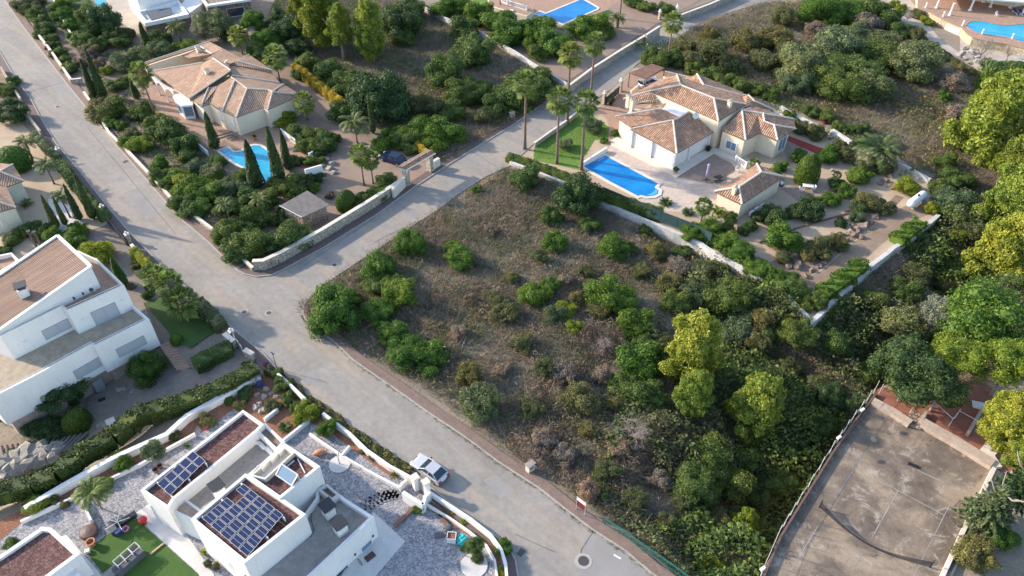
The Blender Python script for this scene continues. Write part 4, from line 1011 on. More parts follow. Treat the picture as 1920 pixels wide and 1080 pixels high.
# small tiled pavilion
v = site('tiled_pavilion', (1400, 380), 0, 'small cream pavilion with hipped clay tile roof and chimney, beside the terrace loungers', 'pavilion')
pl = [S((720,860,2.7),(905,948,2.7),(885,830,4.0)), S((905,948,2.7),(1190,760,2.7),(1035,730,4.0),(885,830,4.0)), S((1190,760,2.7),(1005,675,2.7),(1035,730,4.0)), S((720,860,2.7),(885,830,4.0),(1035,730,4.0),(1005,675,2.7))]
roofmesh('roof', pl, M['tile_mixed'], v)
ridges('ridge_tiles', [tuple(S(a, b)) for a, b in (((720,860,2.7),(885,830,4.0)),((905,948,2.7),(885,830,4.0)),((885,830,4.0),(1035,730,4.0)),((1035,730,4.0),(1190,760,2.7)),((1035,730,4.0),(1005,675,2.7)))], v)
walls(v, inset(B([(720,860),(905,948),(1190,760),(1005,675)], 2.7), .32), 2.62, -.02, 'cream_wall'); chimney(v, R(848,880), 3.1, .5, 1.0)
for i, (x, y) in enumerate(((968,1010),(1002,985),(1042,962))):
    g = ip(*R(x, y), .3); m = MB(); m.box((g.x, g.y, .42), (.85, .34, .6), .72); u = m.build('air_conditioner', M['white_paint']); tag(u, ('nearest', 'middle', 'farthest')[i] + ' of three white air units behind the small tiled pavilion', 'air conditioner', 'air units behind the pavilion')
# ---------------------------------------------------------------- left tiled villa
R1 = crop(240, 60, 4.908); S1 = lambda *t: [ip(*R1(x, y), z) for x, y, z in t]
v = site('tiled_villa', (420, 180), 0, 'cream villa with pale brown clay tile roofs and arched porch, above the light blue pool', 'villa')
pl = [S1((225,360,3.4),(560,612,3.4),(943,355,5.9),(780,240,5.9),(690,282,5.0)),
 S1((780,240,5.9),(943,350,5.9),(925,300,5.2),(1050,245,4.2),(870,150,4.4),(690,265,4.9)), S1((750,88,3.6),(870,150,4.4),(770,205,4.4),(660,130,3.6)),
 S1((500,215,3.2),(650,150,3.5),(760,205,3.8),(560,240,3.6)), S1((120,295,3.5),(750,85,3.6),(745,105,3.7),(140,300,3.7)),
 S1((580,610,3.2),(672,690,3.2),(742,508,4.2),(830,495,4.5)), S1((672,690,3.2),(752,660,3.2),(822,497,4.5),(742,508,4.3)), S1((752,660,3.2),(866,732,3.2),(980,450,5.2),(948,418,5.2),(822,497,4.5)),
 S1((866,732,3.2),(892,737,3.2),(1000,455,5.1),(980,450,5.2)), S1((892,737,3.2),(996,786,3.2),(1095,520,4.9),(1000,455,5.1)), S1((996,786,3.2),(1246,692,3.2),(1290,532,4.6),(1095,520,4.9)),
 S1((1246,692,3.2),(1286,715,3.2),(1330,550,4.6),(1290,532,4.6)), S1((1286,715,3.2),(1595,580,3.2),(1372,540,4.4),(1330,550,4.6)), S1((1595,580,3.2),(1432,480,3.4),(1372,540,4.4)),
 S1((980,450,5.2),(1095,520,4.9),(1290,532,4.6),(1330,550,4.6),(1432,480,3.4),(1395,465,3.4),(955,398,5.2)),
 S1((955,398,5.2),(1395,465,3.6),(1330,380,3.4),(945,305,4.6)), S1((935,300,4.6),(1330,378,3.5),(1325,350,4.0),(1010,270,4.9)), S1((1010,270,4.9),(1325,350,4.0),(1115,208,3.8)), S1((930,300,4.6),(1010,270,4.9),(1115,208,3.8))]
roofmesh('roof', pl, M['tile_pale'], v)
ridges('ridge_tiles', [tuple(S1(a, b)) for a, b in (((225,360,3.4),(690,282,5.0)),((560,612,3.4),(943,355,5.9)),((780,240,5.9),(943,350,5.9)),((120,295,3.5),(225,360,3.4)),((120,295,3.6),(750,85,3.6)),((660,130,3.6),(770,200,4.4)),((672,690,3.2),(742,508,4.3)),((866,732,3.2),(980,450,5.2)),((996,786,3.2),(1095,520,4.9)),((948,415,5.2),(1095,520,4.9)),((1095,520,4.9),(1290,532,4.6)),((1290,532,4.6),(1330,550,4.6)),((1330,550,4.6),(1286,715,3.2)),((1330,550,4.6),(1595,580,3.2)),((1330,550,4.6),(1432,480,3.4)),((955,398,5.2),(1395,465,3.6)),((930,300,4.6),(1115,208,3.8)),((1010,270,4.9),(1325,350,4.0)))], v, .12)
B1 = lambda L_, z: [ip(*R1(x, y), z) for x, y in L_]
walls(v, B1([(600,622),(690,685),(755,668),(862,735),(893,742),(998,790),(1245,700),(1286,722),(1575,592),(1425,492),(1330,390),(1110,225),(950,300),(940,380)], 3.15), 3.08, -.02, 'cream_wall')
walls(v, B1([(420,500),(560,600),(930,365),(800,270)], 3.3), 3.25, -.02, 'cream_wall')
gp = B1([(575,612),(940,368)], 3.3); a, b = gp; m = MB(); tp = ip(*R1(940,362), 5.6)
d = (b - a); n_ = Vector((d.y, -d.x, 0)).normalized() * .12
for s in (n_, -n_): m.poly([a + s, b + s, Vector((b.x + s.x, b.y + s.y, 5.55))])
m.poly([a + n_, a - n_, Vector((b.x, b.y, 5.55)) - n_, Vector((b.x, b.y, 5.55)) + n_]); m.build('gable_wall', M['cream_wall'], v)
walls(v, B1([(150,310),(640,150),(650,165),(170,325)], 3.1), 3.1, 0, 'cream_wall'); walls(v, B1([(640,140),(740,110),(860,160),(760,215)], 3.3), 3.2, -.02, 'cream_wall')
struct(MB().prism(B1([(160,315),(500,215),(560,240),(240,350)], .02), .02, -.02).build('courtyard', M['beige_tile']))
# arched porch on the road side
pa = [ip(*R1(x, y), 3.1) for x, y in [(185,378),(248,425),(328,490),(420,540)]]
for i in range(3):
    a, b = pa[i], pa[i + 1]; m = MB(); n = 10
    for j in range(n):
        t0, t1 = j / n, (j + 1) / n; h = lambda t: 3.1 - .28 - 1.0 * abs(2 * t - 1) ** 2.6; p0, p1 = a.lerp(b, t0), a.lerp(b, t1); w = Vector((.1, .1, 0))
        L_ = [Vector((p0.x, p0.y, h(t0))), Vector((p1.x, p1.y, h(t1))), Vector((p1.x, p1.y, 3.2)), Vector((p0.x, p0.y, 3.2))]
        m.poly([x - w for x in L_]); m.poly([x + w for x in L_[::-1]]); m.poly([L_[0] - w, L_[0] + w, L_[1] + w, L_[1] - w])
    m.build('arch', M['white_paint'], v)
    MB().tube([(b.x, b.y, 0), (b.x, b.y, .3), (b.x, b.y, 2.6)], [.2, .14, .12], 10).build('column', M['white_paint'], v)
# bay window with white frames
bw = B1([(440,612),(472,740),(530,790),(622,785),(640,650)], .3)
bp = B1([(395,560),(455,635),(500,650),(585,640),(575,615),(470,560)], 2.6)
bc = [Vector((p.x, p.y, 0)) for p in B1([(455,700),(478,745),(530,785),(620,780),(640,700),(560,640)], .4)]
MB().prism(bc, .5, 0).build('bay_base', M['white_paint'], v); MB().prism(inset(bc, .12), 2.3, .5).build('bay_glass', M['glass_blue'], v); MB().prism(inset(bc, -.15), 2.6, 2.3).build('bay_roof', M['white_paint'], v)
for p in bc: MB().box((p.x, p.y, 1.4), (.16, .16, 1.8), .5).build('bay_post', M['white_paint'], v)
for A_, B_, c0, c1 in (((755,668),(862,735),(830,720),(872,820)), ((893,742),(998,790),(935,790),(990,880))):
    a, b = B1([A_, B_], 3.15); window(v, a, b, R1(*c0), R1(*c1), 'white_paint', mull=1, name='door')
chimney(v, R1(742,425), 4.2, .6, 1.3); chimney(v, R1(655,190), 3.4, .7, .9)
for (x, y, w) in ((880,935,1.3),(905,955,1.5)):
    g = ip(*R1(x, y), 0); struct(MB().box((g.x, g.y, .06), (3.0, .4, .14), .55).build('terrace_step', M['terracotta']))
# ---------------------------------------------------------------- white three storey villa
RW = crop(0, 420, 3); W = lambda x, y, z: ip(*RW(x, y), z)
v = site('white_villa', (150, 640), 0, 'white three storey villa with brown pitched roof, railed terraces and grey shutters', 'villa')
lo = [W(840,535,3.9), W(532,688,3.9), W(515,678,3.9), W(205,850,3.9), W(-60,985,3.9), W(-300,800,3.9), W(-100,540,3.9), W(330,330,3.9), W(700,415,3.9)]
def par(pts, closed, zt, zb, mat, pw=.22, name='parapet'):
    m = MB(); pts = [Vector((p.x, p.y, 0)) for p in pts]
    for i in range(len(pts) - (0 if closed else 1)):
        a, b = pts[i], pts[(i + 1) % len(pts)]; d = (b - a); ln = d.length; c = (a + b) / 2
        m.box((c.x, c.y, (zt + zb) / 2), (ln + pw * .98, pw, zt - zb), math.atan2(d.y, d.x))
    return m.build(name, M[mat], v if name == 'parapet' else None)
walls(v, lo, 3.3, 0 - .3, 'white_wall'); MB().prism(inset(lo, .2), 3.36, 3.31).build('terrace_floor', M['beige_tile'], v)
flo = ccw(lo); MB().ring(flo, inset(flo, .22), 3.92, 3.3).build('parapet', M['white_wall'], v)
# lower garage storey on the drive side
ga = [W(835,560,3.2), W(610,860,0), W(500,935,0), W(-60,1180,0), W(-300,900,0), W(0,700,0), W(700,560,0)]
walls(v, inset(lo, .5), -.2, -3.2, 'pink_concrete', 'garage_wall')
up = [W(700,345,6.9), W(377,488,6.9), W(345,464,6.9), W(0,632,6.9), W(-200,560,6.9), W(0,330,6.9), W(440,150,6.9), W(550,200,6.9)]
walls(v, up, 6.3, 3.3, 'white_wall', 'upper_wall'); MB().prism(inset(up, .2), 6.36, 6.31).build('terrace_floor', M['terracotta'], v)
fup = ccw(up); MB().ring(fup, inset(fup, .2), 6.92, 6.3).build('parapet', M['white_wall'], v)
# main roof, single slope
ra, rb, rc, rd = W(325,68,9.4), W(512,240,9.4), W(-20,612,7.3), W(-60,330,7.3)
hw = [Vector((p.x, p.y, 0)) for p in (ra, rb, rc, rd)]
m = MB(); n_ = len(hw); zt = [9.25, 9.25, 7.15, 7.15]
for i in range(4):
    j = (i + 1) % 4; a, b = hw[i], hw[j]; m.poly([(a.x, a.y, 6.3), (b.x, b.y, 6.3), (b.x, b.y, zt[j]), (a.x, a.y, zt[i])])
m.build('upper_wall', M['white_wall'], v)
roofmesh('roof', [[ra, rb, rc, rd]], M['tile_brown'], v)
m = MB()
for a, b in ((ra, rb), (rb, rc), (rc, rd), (rd, ra)): m.beam(a + Vector((0, 0, .04)), b + Vector((0, 0, .04)), .34, .26)
m.build('roof_edge', M['white_paint'], v)
c = chimney(v, RW(140,395), 8.1, .95, .9, 'white_wall', .55, 'dark_metal'); 
m = MB()
for x, y in ((205,128),(236,132)):
    g = W(x, y, 7.6); m.tube([g, g + Vector((0, 0, 2.0))], .14, 10); m.tube([g + Vector((0, 0, 2.0)), g + Vector((0, 0, 2.35))], [.24, .24], 10)
m.build('flue_pipe', M['black_plastic'], v)
# rails on the parapets
def rail(pts, z, mat='rail_metal', r=.03, posts=1.6, name='railing', n=1, par_=None):
    m = MB(); pts = [Vector((p.x, p.y, z)) for p in pts]
    for k in range(n): m.tube([p - Vector((0, 0, .22 * k)) for p in pts], r, 6)
    for a, b in zip(pts, pts[1:]):
        kk = max(1, int((b - a).length / posts))
        for i in range(kk + 1): p = a.lerp(b, i / kk); m.tube([p, p - Vector((0, 0, .3 + .22 * (n - 1)))], r * .8, 5)
    return m.build(name, M[mat], par_)
il = inset(lo, .11); iu = inset(up, .1)
o = {tuple(np.round(p[:2], 2)): p for p in il}
def close_to(L_, p): return min(L_, key=lambda a: (a - Vector((p.x, p.y, 0))).length)
rail([close_to(il, lo[0]), close_to(il, lo[1]), close_to(il, lo[2]), close_to(il, lo[3]), close_to(il, lo[4])], 4.2, par_=v)
rail([close_to(iu, up[7]), close_to(iu, up[0]), close_to(iu, up[1]), close_to(iu, up[2]), close_to(iu, up[3])], 7.2, par_=v)
# windows with grey roller shutters
for a, b, c0, c1, mu in ((up[0], up[1], (525,500), (668,520), 1), (up[2], up[3], (262,598), (392,575), 1), (lo[0], lo[1], (680,685), (798,690), 0), (lo[2], lo[3], (440,815), (560,800), 1)):
    cx, cy = (c0[0] + c1[0]) / 2, (c0[1] + c1[1]) / 2
    p = on_wall(*RW(cx, cy), Vector((a.x, a.y, 0)), Vector((b.x, b.y, 0)))
    d = Vector((b.x - a.x, b.y - a.y, 0)).normalized(); wd, ht = ((2.6, 2.2) if c0[0] == 525 else (3.0, 1.25) if c0[0] in (262, 440) else (3.1, 1.2))
    p0 = p + d * wd / 2 + Vector((0, 0, ht / 2)); p1 = p - d * wd / 2 - Vector((0, 0, ht / 2)); window(v, a, b, proj(p0), proj(p1), 'shutter_grey', 'door_grey', mull=mu, fw=.05)
for a, b, x, y in ((up[0], up[1], 685, 425), (up[0], up[1], 465, 535), (up[2], up[3], 140, 660)):
    p = on_wall(*RW(x, y), Vector((a.x, a.y, 0)), Vector((b.x, b.y, 0))); MB().tube([p + Vector((.1, .15, 0)), p + Vector((-.07, -.12, 0))], [.16, .12], 10).build('wall_lamp', M['rail_metal'], v)
a, b = lo[2], lo[3]; ia = close_to(inset(lo, .5), a); ib = close_to(inset(lo, .5), b)
window(v, ia, ib, RW(520,895), RW(610,950), 'door_grey', 'door_grey', mull=1, fw=.06, name='garage_door')
for i, (x, y) in enumerate(((358,440),(410,418),(460,392),(512,368))):
    g = W(x, y, 6.6); m = MB(); m.box((g.x, g.y, 6.72), (.95, .38, .68), .5); u = m.build('air_conditioner', M['white_paint']); MB().lathe((0, 0, 0), [(.25, 0), (.25, .03)], 14).build('fan_grille', M['grey_cloth'], u, loc=(0, 0, 0))
    f = u.children[0]; f.location = (g.x + .19 * math.sin(.5) + .02, g.y - .2 * math.cos(.5), 6.72); f.rotation_euler = (math.pi / 2, 0, .5)
    tag(u, ('leftmost', 'second from left', 'third from left', 'rightmost')[i] + ' of four white air units on the upper terrace of the white villa', 'air conditioner', 'air units on the white villa')
wv = [W(65,160,5.6), W(110,205,5.6), W(-40,290,5.6), W(-80,190,5.6)]
walls(v, wv, 5.0, -.3, 'white_wall', 'side_wing'); MB().prism(inset(wv, .2), 5.06, 5.01).build('terrace_floor', M['terracotta'], v); fw_ = ccw(wv); MB().ring(fw_, inset(fw_, .22), 5.6, 5.0).build('parapet', M['white_wall'], v)
# steps down to the drive
for i in range(11):
    t = i / 10; a = Vector(ipg(*RW(905 + 95 * t, 700 + 130 * t))); b = Vector(ipg(*RW(965 + 95 * t + 8, 660 + 140 * t)))
    c = (a + b) / 2; z = a.z * .5 + b.z * .5 + .18; struct(MB().box((c.x, c.y, z - .2), ((b - a).length, .42, .46), math.atan2(b.y - a.y, b.x - a.x)).build('stair', M['terracotta']))
# ---------------------------------------------------------------- roof garden villa with solar panels
RB = crop(260, 760, 3.374); Q = lambda x, y, z: ip(*RB(x, y), z)
v = site('flat_roofed_villa', (450, 900), 0, 'white flat roofed villa with red gravel roofs and blue solar arrays', 'villa')
A_ = [Q(10,537,4.6), Q(660,28,4.6), Q(792,118,4.6), Q(745,165,4.6), Q(225,590,4.6), Q(185,655,4.6)]; flatblock(v, A_, 4.6, 0, 'white_wall', 'red_gravel', .35, .25)
Bk = [Q(225,595,3.2), Q(555,325,3.2), Q(750,170,3.2), Q(870,270,3.2), Q(700,440,3.2), Q(400,640,3.2), Q(340,720,3.2), Q(190,660,3.2)]
walls(v, Bk, 3.0, 0, 'white_wall', 'middle_block'); MB().prism(inset(Bk, .1), 3.05, 3.01).build('terrace_floor', M['concrete_floor'], v)
fb = ccw([Q(555,325,4.0), Q(750,170,4.0), Q(760,185,4.0), Q(565,340,4.0)]); MB().prism(fb, 4.0, 3.0).build('parapet', M['white_wall'], v)
fb = ccw([Q(225,590,3.9), Q(520,345,3.9), Q(530,370,3.9), Q(240,610,3.9)]); MB().prism(fb, 3.9, 3.0).build('parapet', M['white_wall'], v)
pl_ = [Q(745,165,4.2), Q(800,112,4.2), Q(925,230,4.2), Q(870,285,4.2)]; flatblock(v, pl_, 4.2, 0, 'white_wall', 'garden_soil', .35, .22, 'planter_soil')
C_ = [Q(925,240,6.1), Q(1148,385,6.1), Q(892,592,6.1), Q(680,445,6.1)]
C1 = ccw(C_)
flatblock(v, C_, 6.1, 0, 'white_wall', 'red_gravel', .5, .26)
# sunken cream yard with dividers on the north side of block C
yard = [Q(925,262,6.13), Q(985,302,6.13), Q(800,470,6.13), Q(705,445,6.13)]; MB().prism(yard, 5.72, 5.60).build('yard_floor', M['light_stone'], v)
yr = ccw(yard); MB().ring(yr, inset(yr, .16), 6.16, 5.62).build('parapet', M['cream_paint'], v)
for x, y in ((745,420),(805,400),(865,350),(915,305)):
    g = Q(x, y, 5.7); MB().box((g.x, g.y, 5.9), (.9, .12, .5), 1.1).build('divider', M['cream_paint'], v)
D_ = [Q(330,722,6.0), Q(675,430,6.0), Q(1058,688,6.0), Q(668,1000,6.0)]; flatblock(v, D_, 6.0, 0, 'white_wall', 'red_gravel', .35, .28)
E_ = [Q(1045,690,3.3), Q(1120,585,3.3), Q(1120,540,3.3), Q(1195,505,3.3), Q(1310,590,3.3), Q(1490,705,3.3), Q(1060,1110,3.3), Q(830,1330,3.3), Q(560,1180,3.3), Q(700,1000,3.3)]
flatblock(v, E_, 3.3, 0, 'white_wall', 'concrete_floor', .5, .3, 'terrace_floor')
pp = ccw([Q(1130,535,3.5), Q(1195,500,3.5), Q(1275,570,3.5), Q(1220,605,3.5)]); MB().ring(pp, inset(pp, .22), 3.6, 2.85).build('planter', M['pale_paving'], v); MB().prism(inset(pp, .2), 3.3, 2.9).build('planter_soil', M['garden_soil'], v)
F_ = [Q(185,655,3.6), Q(270,570,3.6), Q(400,665,3.6), Q(335,725,3.6)]; flatblock(v, F_, 3.6, 0, 'white_wall', 'pink_concrete', .35, .18, 'balcony_floor')
chimney(v, RB(515,560), 3.6, .95, 1.0, 'white_wall', .78, 'dark_metal')
for x, y, rz in ((1205,690,.75),(1280,800,.75)): chimney(v, RB(x, y - 8), 3.0, .95, .85, 'white_wall', rz, 'dark_metal')
a, b = E_[5], E_[6]
window(v, a, b, RB(1405,905), RB(1475,870), 'glass_blue', 'white_paint', mull=0, name='door'); window(v, a, b, RB(1230,1090), RB(1330,1040), 'glass', 'white_paint', mull=0)
for x, y in ((1480,825),(1367,942)): p = on_wall(*RB(x, y), Vector((a.x, a.y, 0)), Vector((b.x, b.y, 0))); MB().lathe(p - Vector((-.02, .0, .1)), [(.11, 0), (.11, .2)], 10).build('wall_lamp', M['grey_cloth'], v)
window(v, A_[0], A_[5], RB(75,635), RB(120,715), 'glass_blue', mull=0); window(v, D_[0], D_[3], RB(565,985), RB(600,1045), 'glass_blue', mull=0)
# rolled covers along the middle terrace
for i, (x, y) in enumerate(((735,222),(780,255),(822,285))):
    g = Q(x, y, 3.3); m = MB(); d = Vector((1.0, -1.0, 0)).normalized(); m.tube([g - d * .55, g - d * .3, g + d * .3, g + d * .55], [.16, .24, .24, .16], 10)
    tag(m.build('rolled_cover', M['white_paint'], smooth=True), ('upper', 'middle', 'lower')[i] + ' white rolled cover along the flat roof terrace of the solar villa', 'rolled cover', 'rolled covers on the terrace')
def solar(corners, nu, nv, z, tilt_z, label, skip=(), half=True):
    """array on four corners (origin, u end, opposite, v end)"""
    o, u1, w1, v1 = corners; e = empty('solar_array', (o.x, o.y, 0), 0, label, 'solar panels')
    fr = MB()
    for i in range(nu):
        for j in range(nv):
            if (i, j) in skip: continue
            def at(s, t): return o.lerp(u1, s).lerp(v1.lerp(w1, s), t)
            g = .012; s0, s1, t0, t1 = i / nu + g, (i + 1) / nu - g, j / nv + g, (j + 1) / nv - g
            c = [at(s0, t0), at(s1, t0), at(s1, t1), at(s0, t1)]
            me = bpy.data.meshes.new('solar_panel'); me.from_pydata([tuple(p) for p in c] + [tuple(p - Vector((0, 0, .04))) for p in c], [], [(0, 1, 2, 3), (7, 6, 5, 4), (0, 4, 5, 1), (1, 5, 6, 2), (2, 6, 7, 3), (3, 7, 4, 0)])
            l = me.uv_layers.new(name='UVMap')
            for li, uv in zip(me.polygons[0].loop_indices, ((0, 0), (1, 0), (1, 1), (0, 1))): l.data[li].uv = uv
            link('solar_panel', me, M['solar_cell'], e)
            for k in range(4): fr.beam(c[k] + Vector((0, 0, .012)), c[(k + 1) % 4] + Vector((0, 0, .012)), .024, .03)
            if half: fr.beam((c[0] + c[3]) / 2 + Vector((0, 0, .012)), (c[1] + c[2]) / 2 + Vector((0, 0, .012)), .014, .02)
    fr.build('frame', M['rail_metal'], e); lg = MB(); dg = MB()
    for i in range(nu + 1):
        for t in (0.03, .5, .97):
            p = o.lerp(u1, i / nu).lerp(v1.lerp(w1, i / nu), t); dg.box((p.x, p.y, (p.z - .05 + z) / 2), (.10, .42, max(.05, p.z - .06 - z)), .8)
    dg.build('support', M['white_paint'], e); return e
solar([Q(395,712,5.95), Q(690,962,5.95), Q(918,692,6.35), Q(662,492,6.35)], 5, 5, 5.66, 0, 'big array of dark blue solar panels on the front roof of the flat villa', skip=((0, 3),) )
solar([Q(115,497,4.6), Q(197,573,4.6), Q(425,350,4.95), Q(345,288,4.95)], 2, 5, 4.26, 0, 'small two row solar array on the left roof of the flat villa', half=False)
t = [Q(905,372,6.9), Q(1008,440,6.9), Q(968,508,6.1), Q(868,440,6.1)]; e = empty('water_heater_panel', (t[0].x, t[0].y, 0), 0, 'single tilted grey solar water heating panel on the back roof', 'solar heater')
m = MB(); m.poly(t); m.poly([p - Vector((0, 0, .08)) for p in t[::-1]]); m.build('collector', M['glass_blue'], e); m = MB()
for k in range(4): m.beam(t[k], t[(k + 1) % 4], .09, .1)
m.beam(t[0], Vector((t[0].x, t[0].y, 5.6)), .06, .06); m.beam(t[1], Vector((t[1].x, t[1].y, 5.6)), .06, .06); m.build('frame', M['rail_metal'], e)
for a, b in (((1005,338),(1052,428)),((940,385),(985,350))): tag(MB().beam(Q(*a, 5.68), Q(*b, 5.68), .10, .08).build('roof_duct', M['white_paint']), 'white ' + ('longer' if a[0] > 1000 else 'shorter') + ' pipe cover lying in the red gravel beside the tilted heater panel', 'pipe cover')
# corner house at bottom left
v = site('flat_roofed_house', (40, 1050), 0, 'low white house with red gravel roof at the bottom left corner', 'house')
R7 = crop(0, 980, 9.6); K = lambda x, y, z: ip(*R7(x, y), z)
H_ = [K(-200,690,3.4), K(0,585,3.4), K(760,70,3.4), K(930,95,3.4), K(1440,560,3.4), K(830,1010,3.4), K(200,1500,3.4), K(-600,1300,3.4)]; flatblock(v, H_, 3.4, 0, 'white_wall', 'red_gravel', .3, .35)
J_ = [K(1270,690,2.2), K(1420,890,2.2), K(1100,1130,2.2), K(900,960,2.2)]; walls(v, J_, 2.2, 0, 'white_wall', 'side_block')
g = K(1180,850,2.25); m = MB(); m.tube([g + Vector((math.cos(k * .6) * .28 * (1 - k / 30), math.sin(k * .6) * .28, .03 + k * .004)) for k in range(20)], .02, 5); tag(m.build('hose_coil', M['black_plastic']), 'small dark coil of hose on the white ledge of the corner house', 'hose')
# cream house at the left edge
R2 = crop(0, 160, 3.375); T = lambda x, y, z: ip(*R2(x, y), z)
v = site('cream_house', (15, 370), 0, 'cream house with pale clay tile hip roof at the left edge of the view', 'house')
pl = [[T(-60,620,3.2), T(40,640,3.2), T(150,605,3.2), T(0,545,4.4), T(-120,560,4.4)], [T(150,605,3.2), T(80,500,3.4), T(0,545,4.4)], [T(80,500,3.4), T(-120,480,3.4), T(-120,560,4.4), T(0,545,4.4)],
      [T(-60,810,3.2), T(0,800,3.2), T(102,772,3.2), T(0,740,4.0), T(-60,745,4.0)], [T(102,772,3.2), T(40,640,3.5), T(-60,640,3.8), T(-60,745,4.0), T(0,740,4.0)]]
roofmesh('roof', pl, M['tile_pale'], v); ridges('ridge_tiles', [(T(150,605,3.2), T(0,545,4.4)), (T(80,500,3.4), T(0,545,4.4)), (T(102,772,3.2), T(0,740,4.0)), (T(0,545,4.4), T(-120,560,4.4))], v, .12)
walls(v, [T(-100,640,3.1), T(35,640,3.1), T(132,608,3.1), T(75,520,3.1), T(-100,500,3.1)], 3.05, -.02, 'sage_wall'); walls(v, [T(-100,830,3.1), T(0,805,3.1), T(92,778,3.1), T(35,650,3.1), T(-100,650,3.1)], 3.05, -.02, 'sage_wall')
window(v, T(0,805,3.1), T(92,778,3.1), R2(0,860), R2(18,885), 'glass_blue', mull=0)
# flat roofed stone villa at the top
R3 = crop(60, 0, 4.364); U = lambda x, y, z: ip(*R3(x, y), z)
v = site('stone_villa', (340, 40), 0, 'flat roofed white and rubble stone villa at the top edge, left of centre', 'villa')
walls(v, [U(920,195,2.6), U(1285,120,2.6), U(1230,20,2.6), U(860,100,2.6)], 2.55, 0, 'rubble_brown', 'lower_wall')
MB().ring(*[ccw(x) for x in ([U(920,190,3.2), U(1285,115,3.2), U(1200,0,3.2), U(845,100,3.2)], [U(935,165,3.2), U(1240,105,3.2), U(1190,15,3.2), U(880,95,3.2)])], 3.2, 2.5).build('parapet', M['white_wall'], v)
MB().prism([U(935,165,2.6), U(1240,105,2.6), U(1190,15,2.6), U(880,95,2.6)], 2.62, 2.56).build('terrace_floor', M['white_paint'], v)
m = MB(); c0 = [U(925,92,3.4), U(1140,62,3.4), U(1150,118,3.3), U(975,165,3.3)]; m.poly(c0); m.poly([p - Vector((0, 0, .05)) for p in c0[::-1]]); tag(m.build('shade_sail', M['grey_cloth']), 'dark grey awning stretched over the terrace of the stone villa', 'awning')
walls(v, [U(890,92,2.6), U(1195,10,2.6), U(1140,-110,2.6), U(780,-20,2.6)], 5.6, 0, 'white_wall', 'upper_wall')
walls(v, [U(1215,40,2.8), U(1290,110,2.8), U(1400,30,2.8), U(1330,-60,2.8)], 2.9, 0, 'white_wall', 'stair_block')
walls(v, [U(1430,45,3.6), U(1780,-5,3.6), U(1700,-160,3.6), U(1330,-80,3.6)], 3.5, 0, 'rubble_brown', 'side_wing'); MB().ring(*[ccw(x) for x in ([U(1430,48,3.9), U(1790,-5,3.9), U(1700,-170,3.9), U(1330,-80,3.9)], [U(1440,32,3.9), U(1750,-15,3.9), U(1680,-150,3.9), U(1360,-75,3.9)])], 3.9, 3.5).build('parapet', M['white_paint'], v)
a, b = U(1430,45,3.6), U(1780,-5,3.6); window(v, a, b, R3(1590,75), R3(1745,120), 'glass', 'white_paint', mull=0, name='garage_door')
a, b = U(1180,40,4.2), U(1285,108,4.2); pd = ip(*R3(1340,80), 1.2); m = MB(); m.box((pd.x, pd.y, 1.3), (1.2, .12, 2.5), -.5); m.build('door', M['wood_red'], v)
# top middle villa corner (terrace house) and top right villa
v = site('terrace_house', (1000, 5), 0, 'ochre and white house terrace with balustrade at the top edge', 'house')
R4 = crop(900, 0, 6.857); X4 = lambda x, y, z: ip(*R4(x, y), z)
walls(v, [X4(110,75,1.4), X4(600,205,1.4), X4(690,140,1.4), X4(670,90,1.4), X4(500,0,1.4), X4(100,-40,1.4)], 1.35, -.02, 'cream_wall', 'podium'); MB().prism([X4(120,65,1.4), X4(595,195,1.4), X4(680,140,1.4), X4(660,90,1.4), X4(500,0,1.4), X4(110,-40,1.4)], 1.40, 1.36).build('terrace_floor', M['terracotta'], v)
def balustrade(pts, z, h=.9, label=None, par_=None):
    m = MB()
    for a, b in zip(pts, pts[1:]):
        a = Vector((a.x, a.y, z)); b = Vector((b.x, b.y, z)); n = max(2, int((b - a).length / .28)); up_ = Vector((0, 0, 1))
        m.beam(a + up_ * h, b + up_ * h, .18, .1); m.beam(a + up_ * .07, b + up_ * .07, .18, .12)
        for i in range(n + 1):
            p = a.lerp(b, i / n)
            if i in (0, n): m.box((p.x, p.y, z + h / 2 + .05), (.26, .26, h + .1), math.atan2(b.y - a.y, b.x - a.x))
            else: m.tube([p + up_ * .1, p + up_ * .35, p + up_ * (h - .1)], [.04, .075, .035], 6)
    o = m.build('balustrade', M['white_paint'], par_)
    if label: tag(o, label, 'balustrade')
    return o
balustrade([X4(280,20,1.4), X4(355,60,1.4), X4(600,135,1.4)], 1.4, .9, None, v)
g = X4(400,190,.7); MB().box((g.x, g.y, .8), (.9, .8, 1.7), .2).build('utility_cabinet', M['white_paint']); tag(bpy.data.objects['utility_cabinet'], 'white upright cabinet against the ochre terrace podium at the top edge', 'cabinet')
v = site('arcaded_villa', (1830, -10), 0, 'cream villa with white columned porch behind the curved pool', 'villa')
R6 = crop(1640, 0, 6.857); Y6 = lambda x, y, z: ip(*R6(x, y), z)
pod = [Y6(560,100,1.6), Y6(700,150,1.6), Y6(860,240,1.6), Y6(1120,350,1.6), Y6(1180,420,1.6), Y6(1260,480,1.6), Y6(1450,520,1.6), Y6(1700,560,1.6), Y6(2000,640,1.6), Y6(2600,600,1.6), Y6(2600,-300,1.6), Y6(560,-200,1.6)]
walls(v, pod, 1.5, -.02, 'rubble_yellow', 'podium'); MB().prism(inset(pod, -.12), 1.58, 1.50).build('terrace_floor', M['terracotta'], v)
a, b = pod[2], pod[3]; window(v, a, b, R6(930,310), R6(1060,480), 'white_paint', 'light_stone', mull=1, name='garage_door')
m = MB(); m.prism([Y6(800,-60,4.2), Y6(2300,60,4.2), Y6(2300,-400,4.2), Y6(700,-300,4.2)], 4.3, 4.0); m.build('porch_roof', M['white_paint'], v)
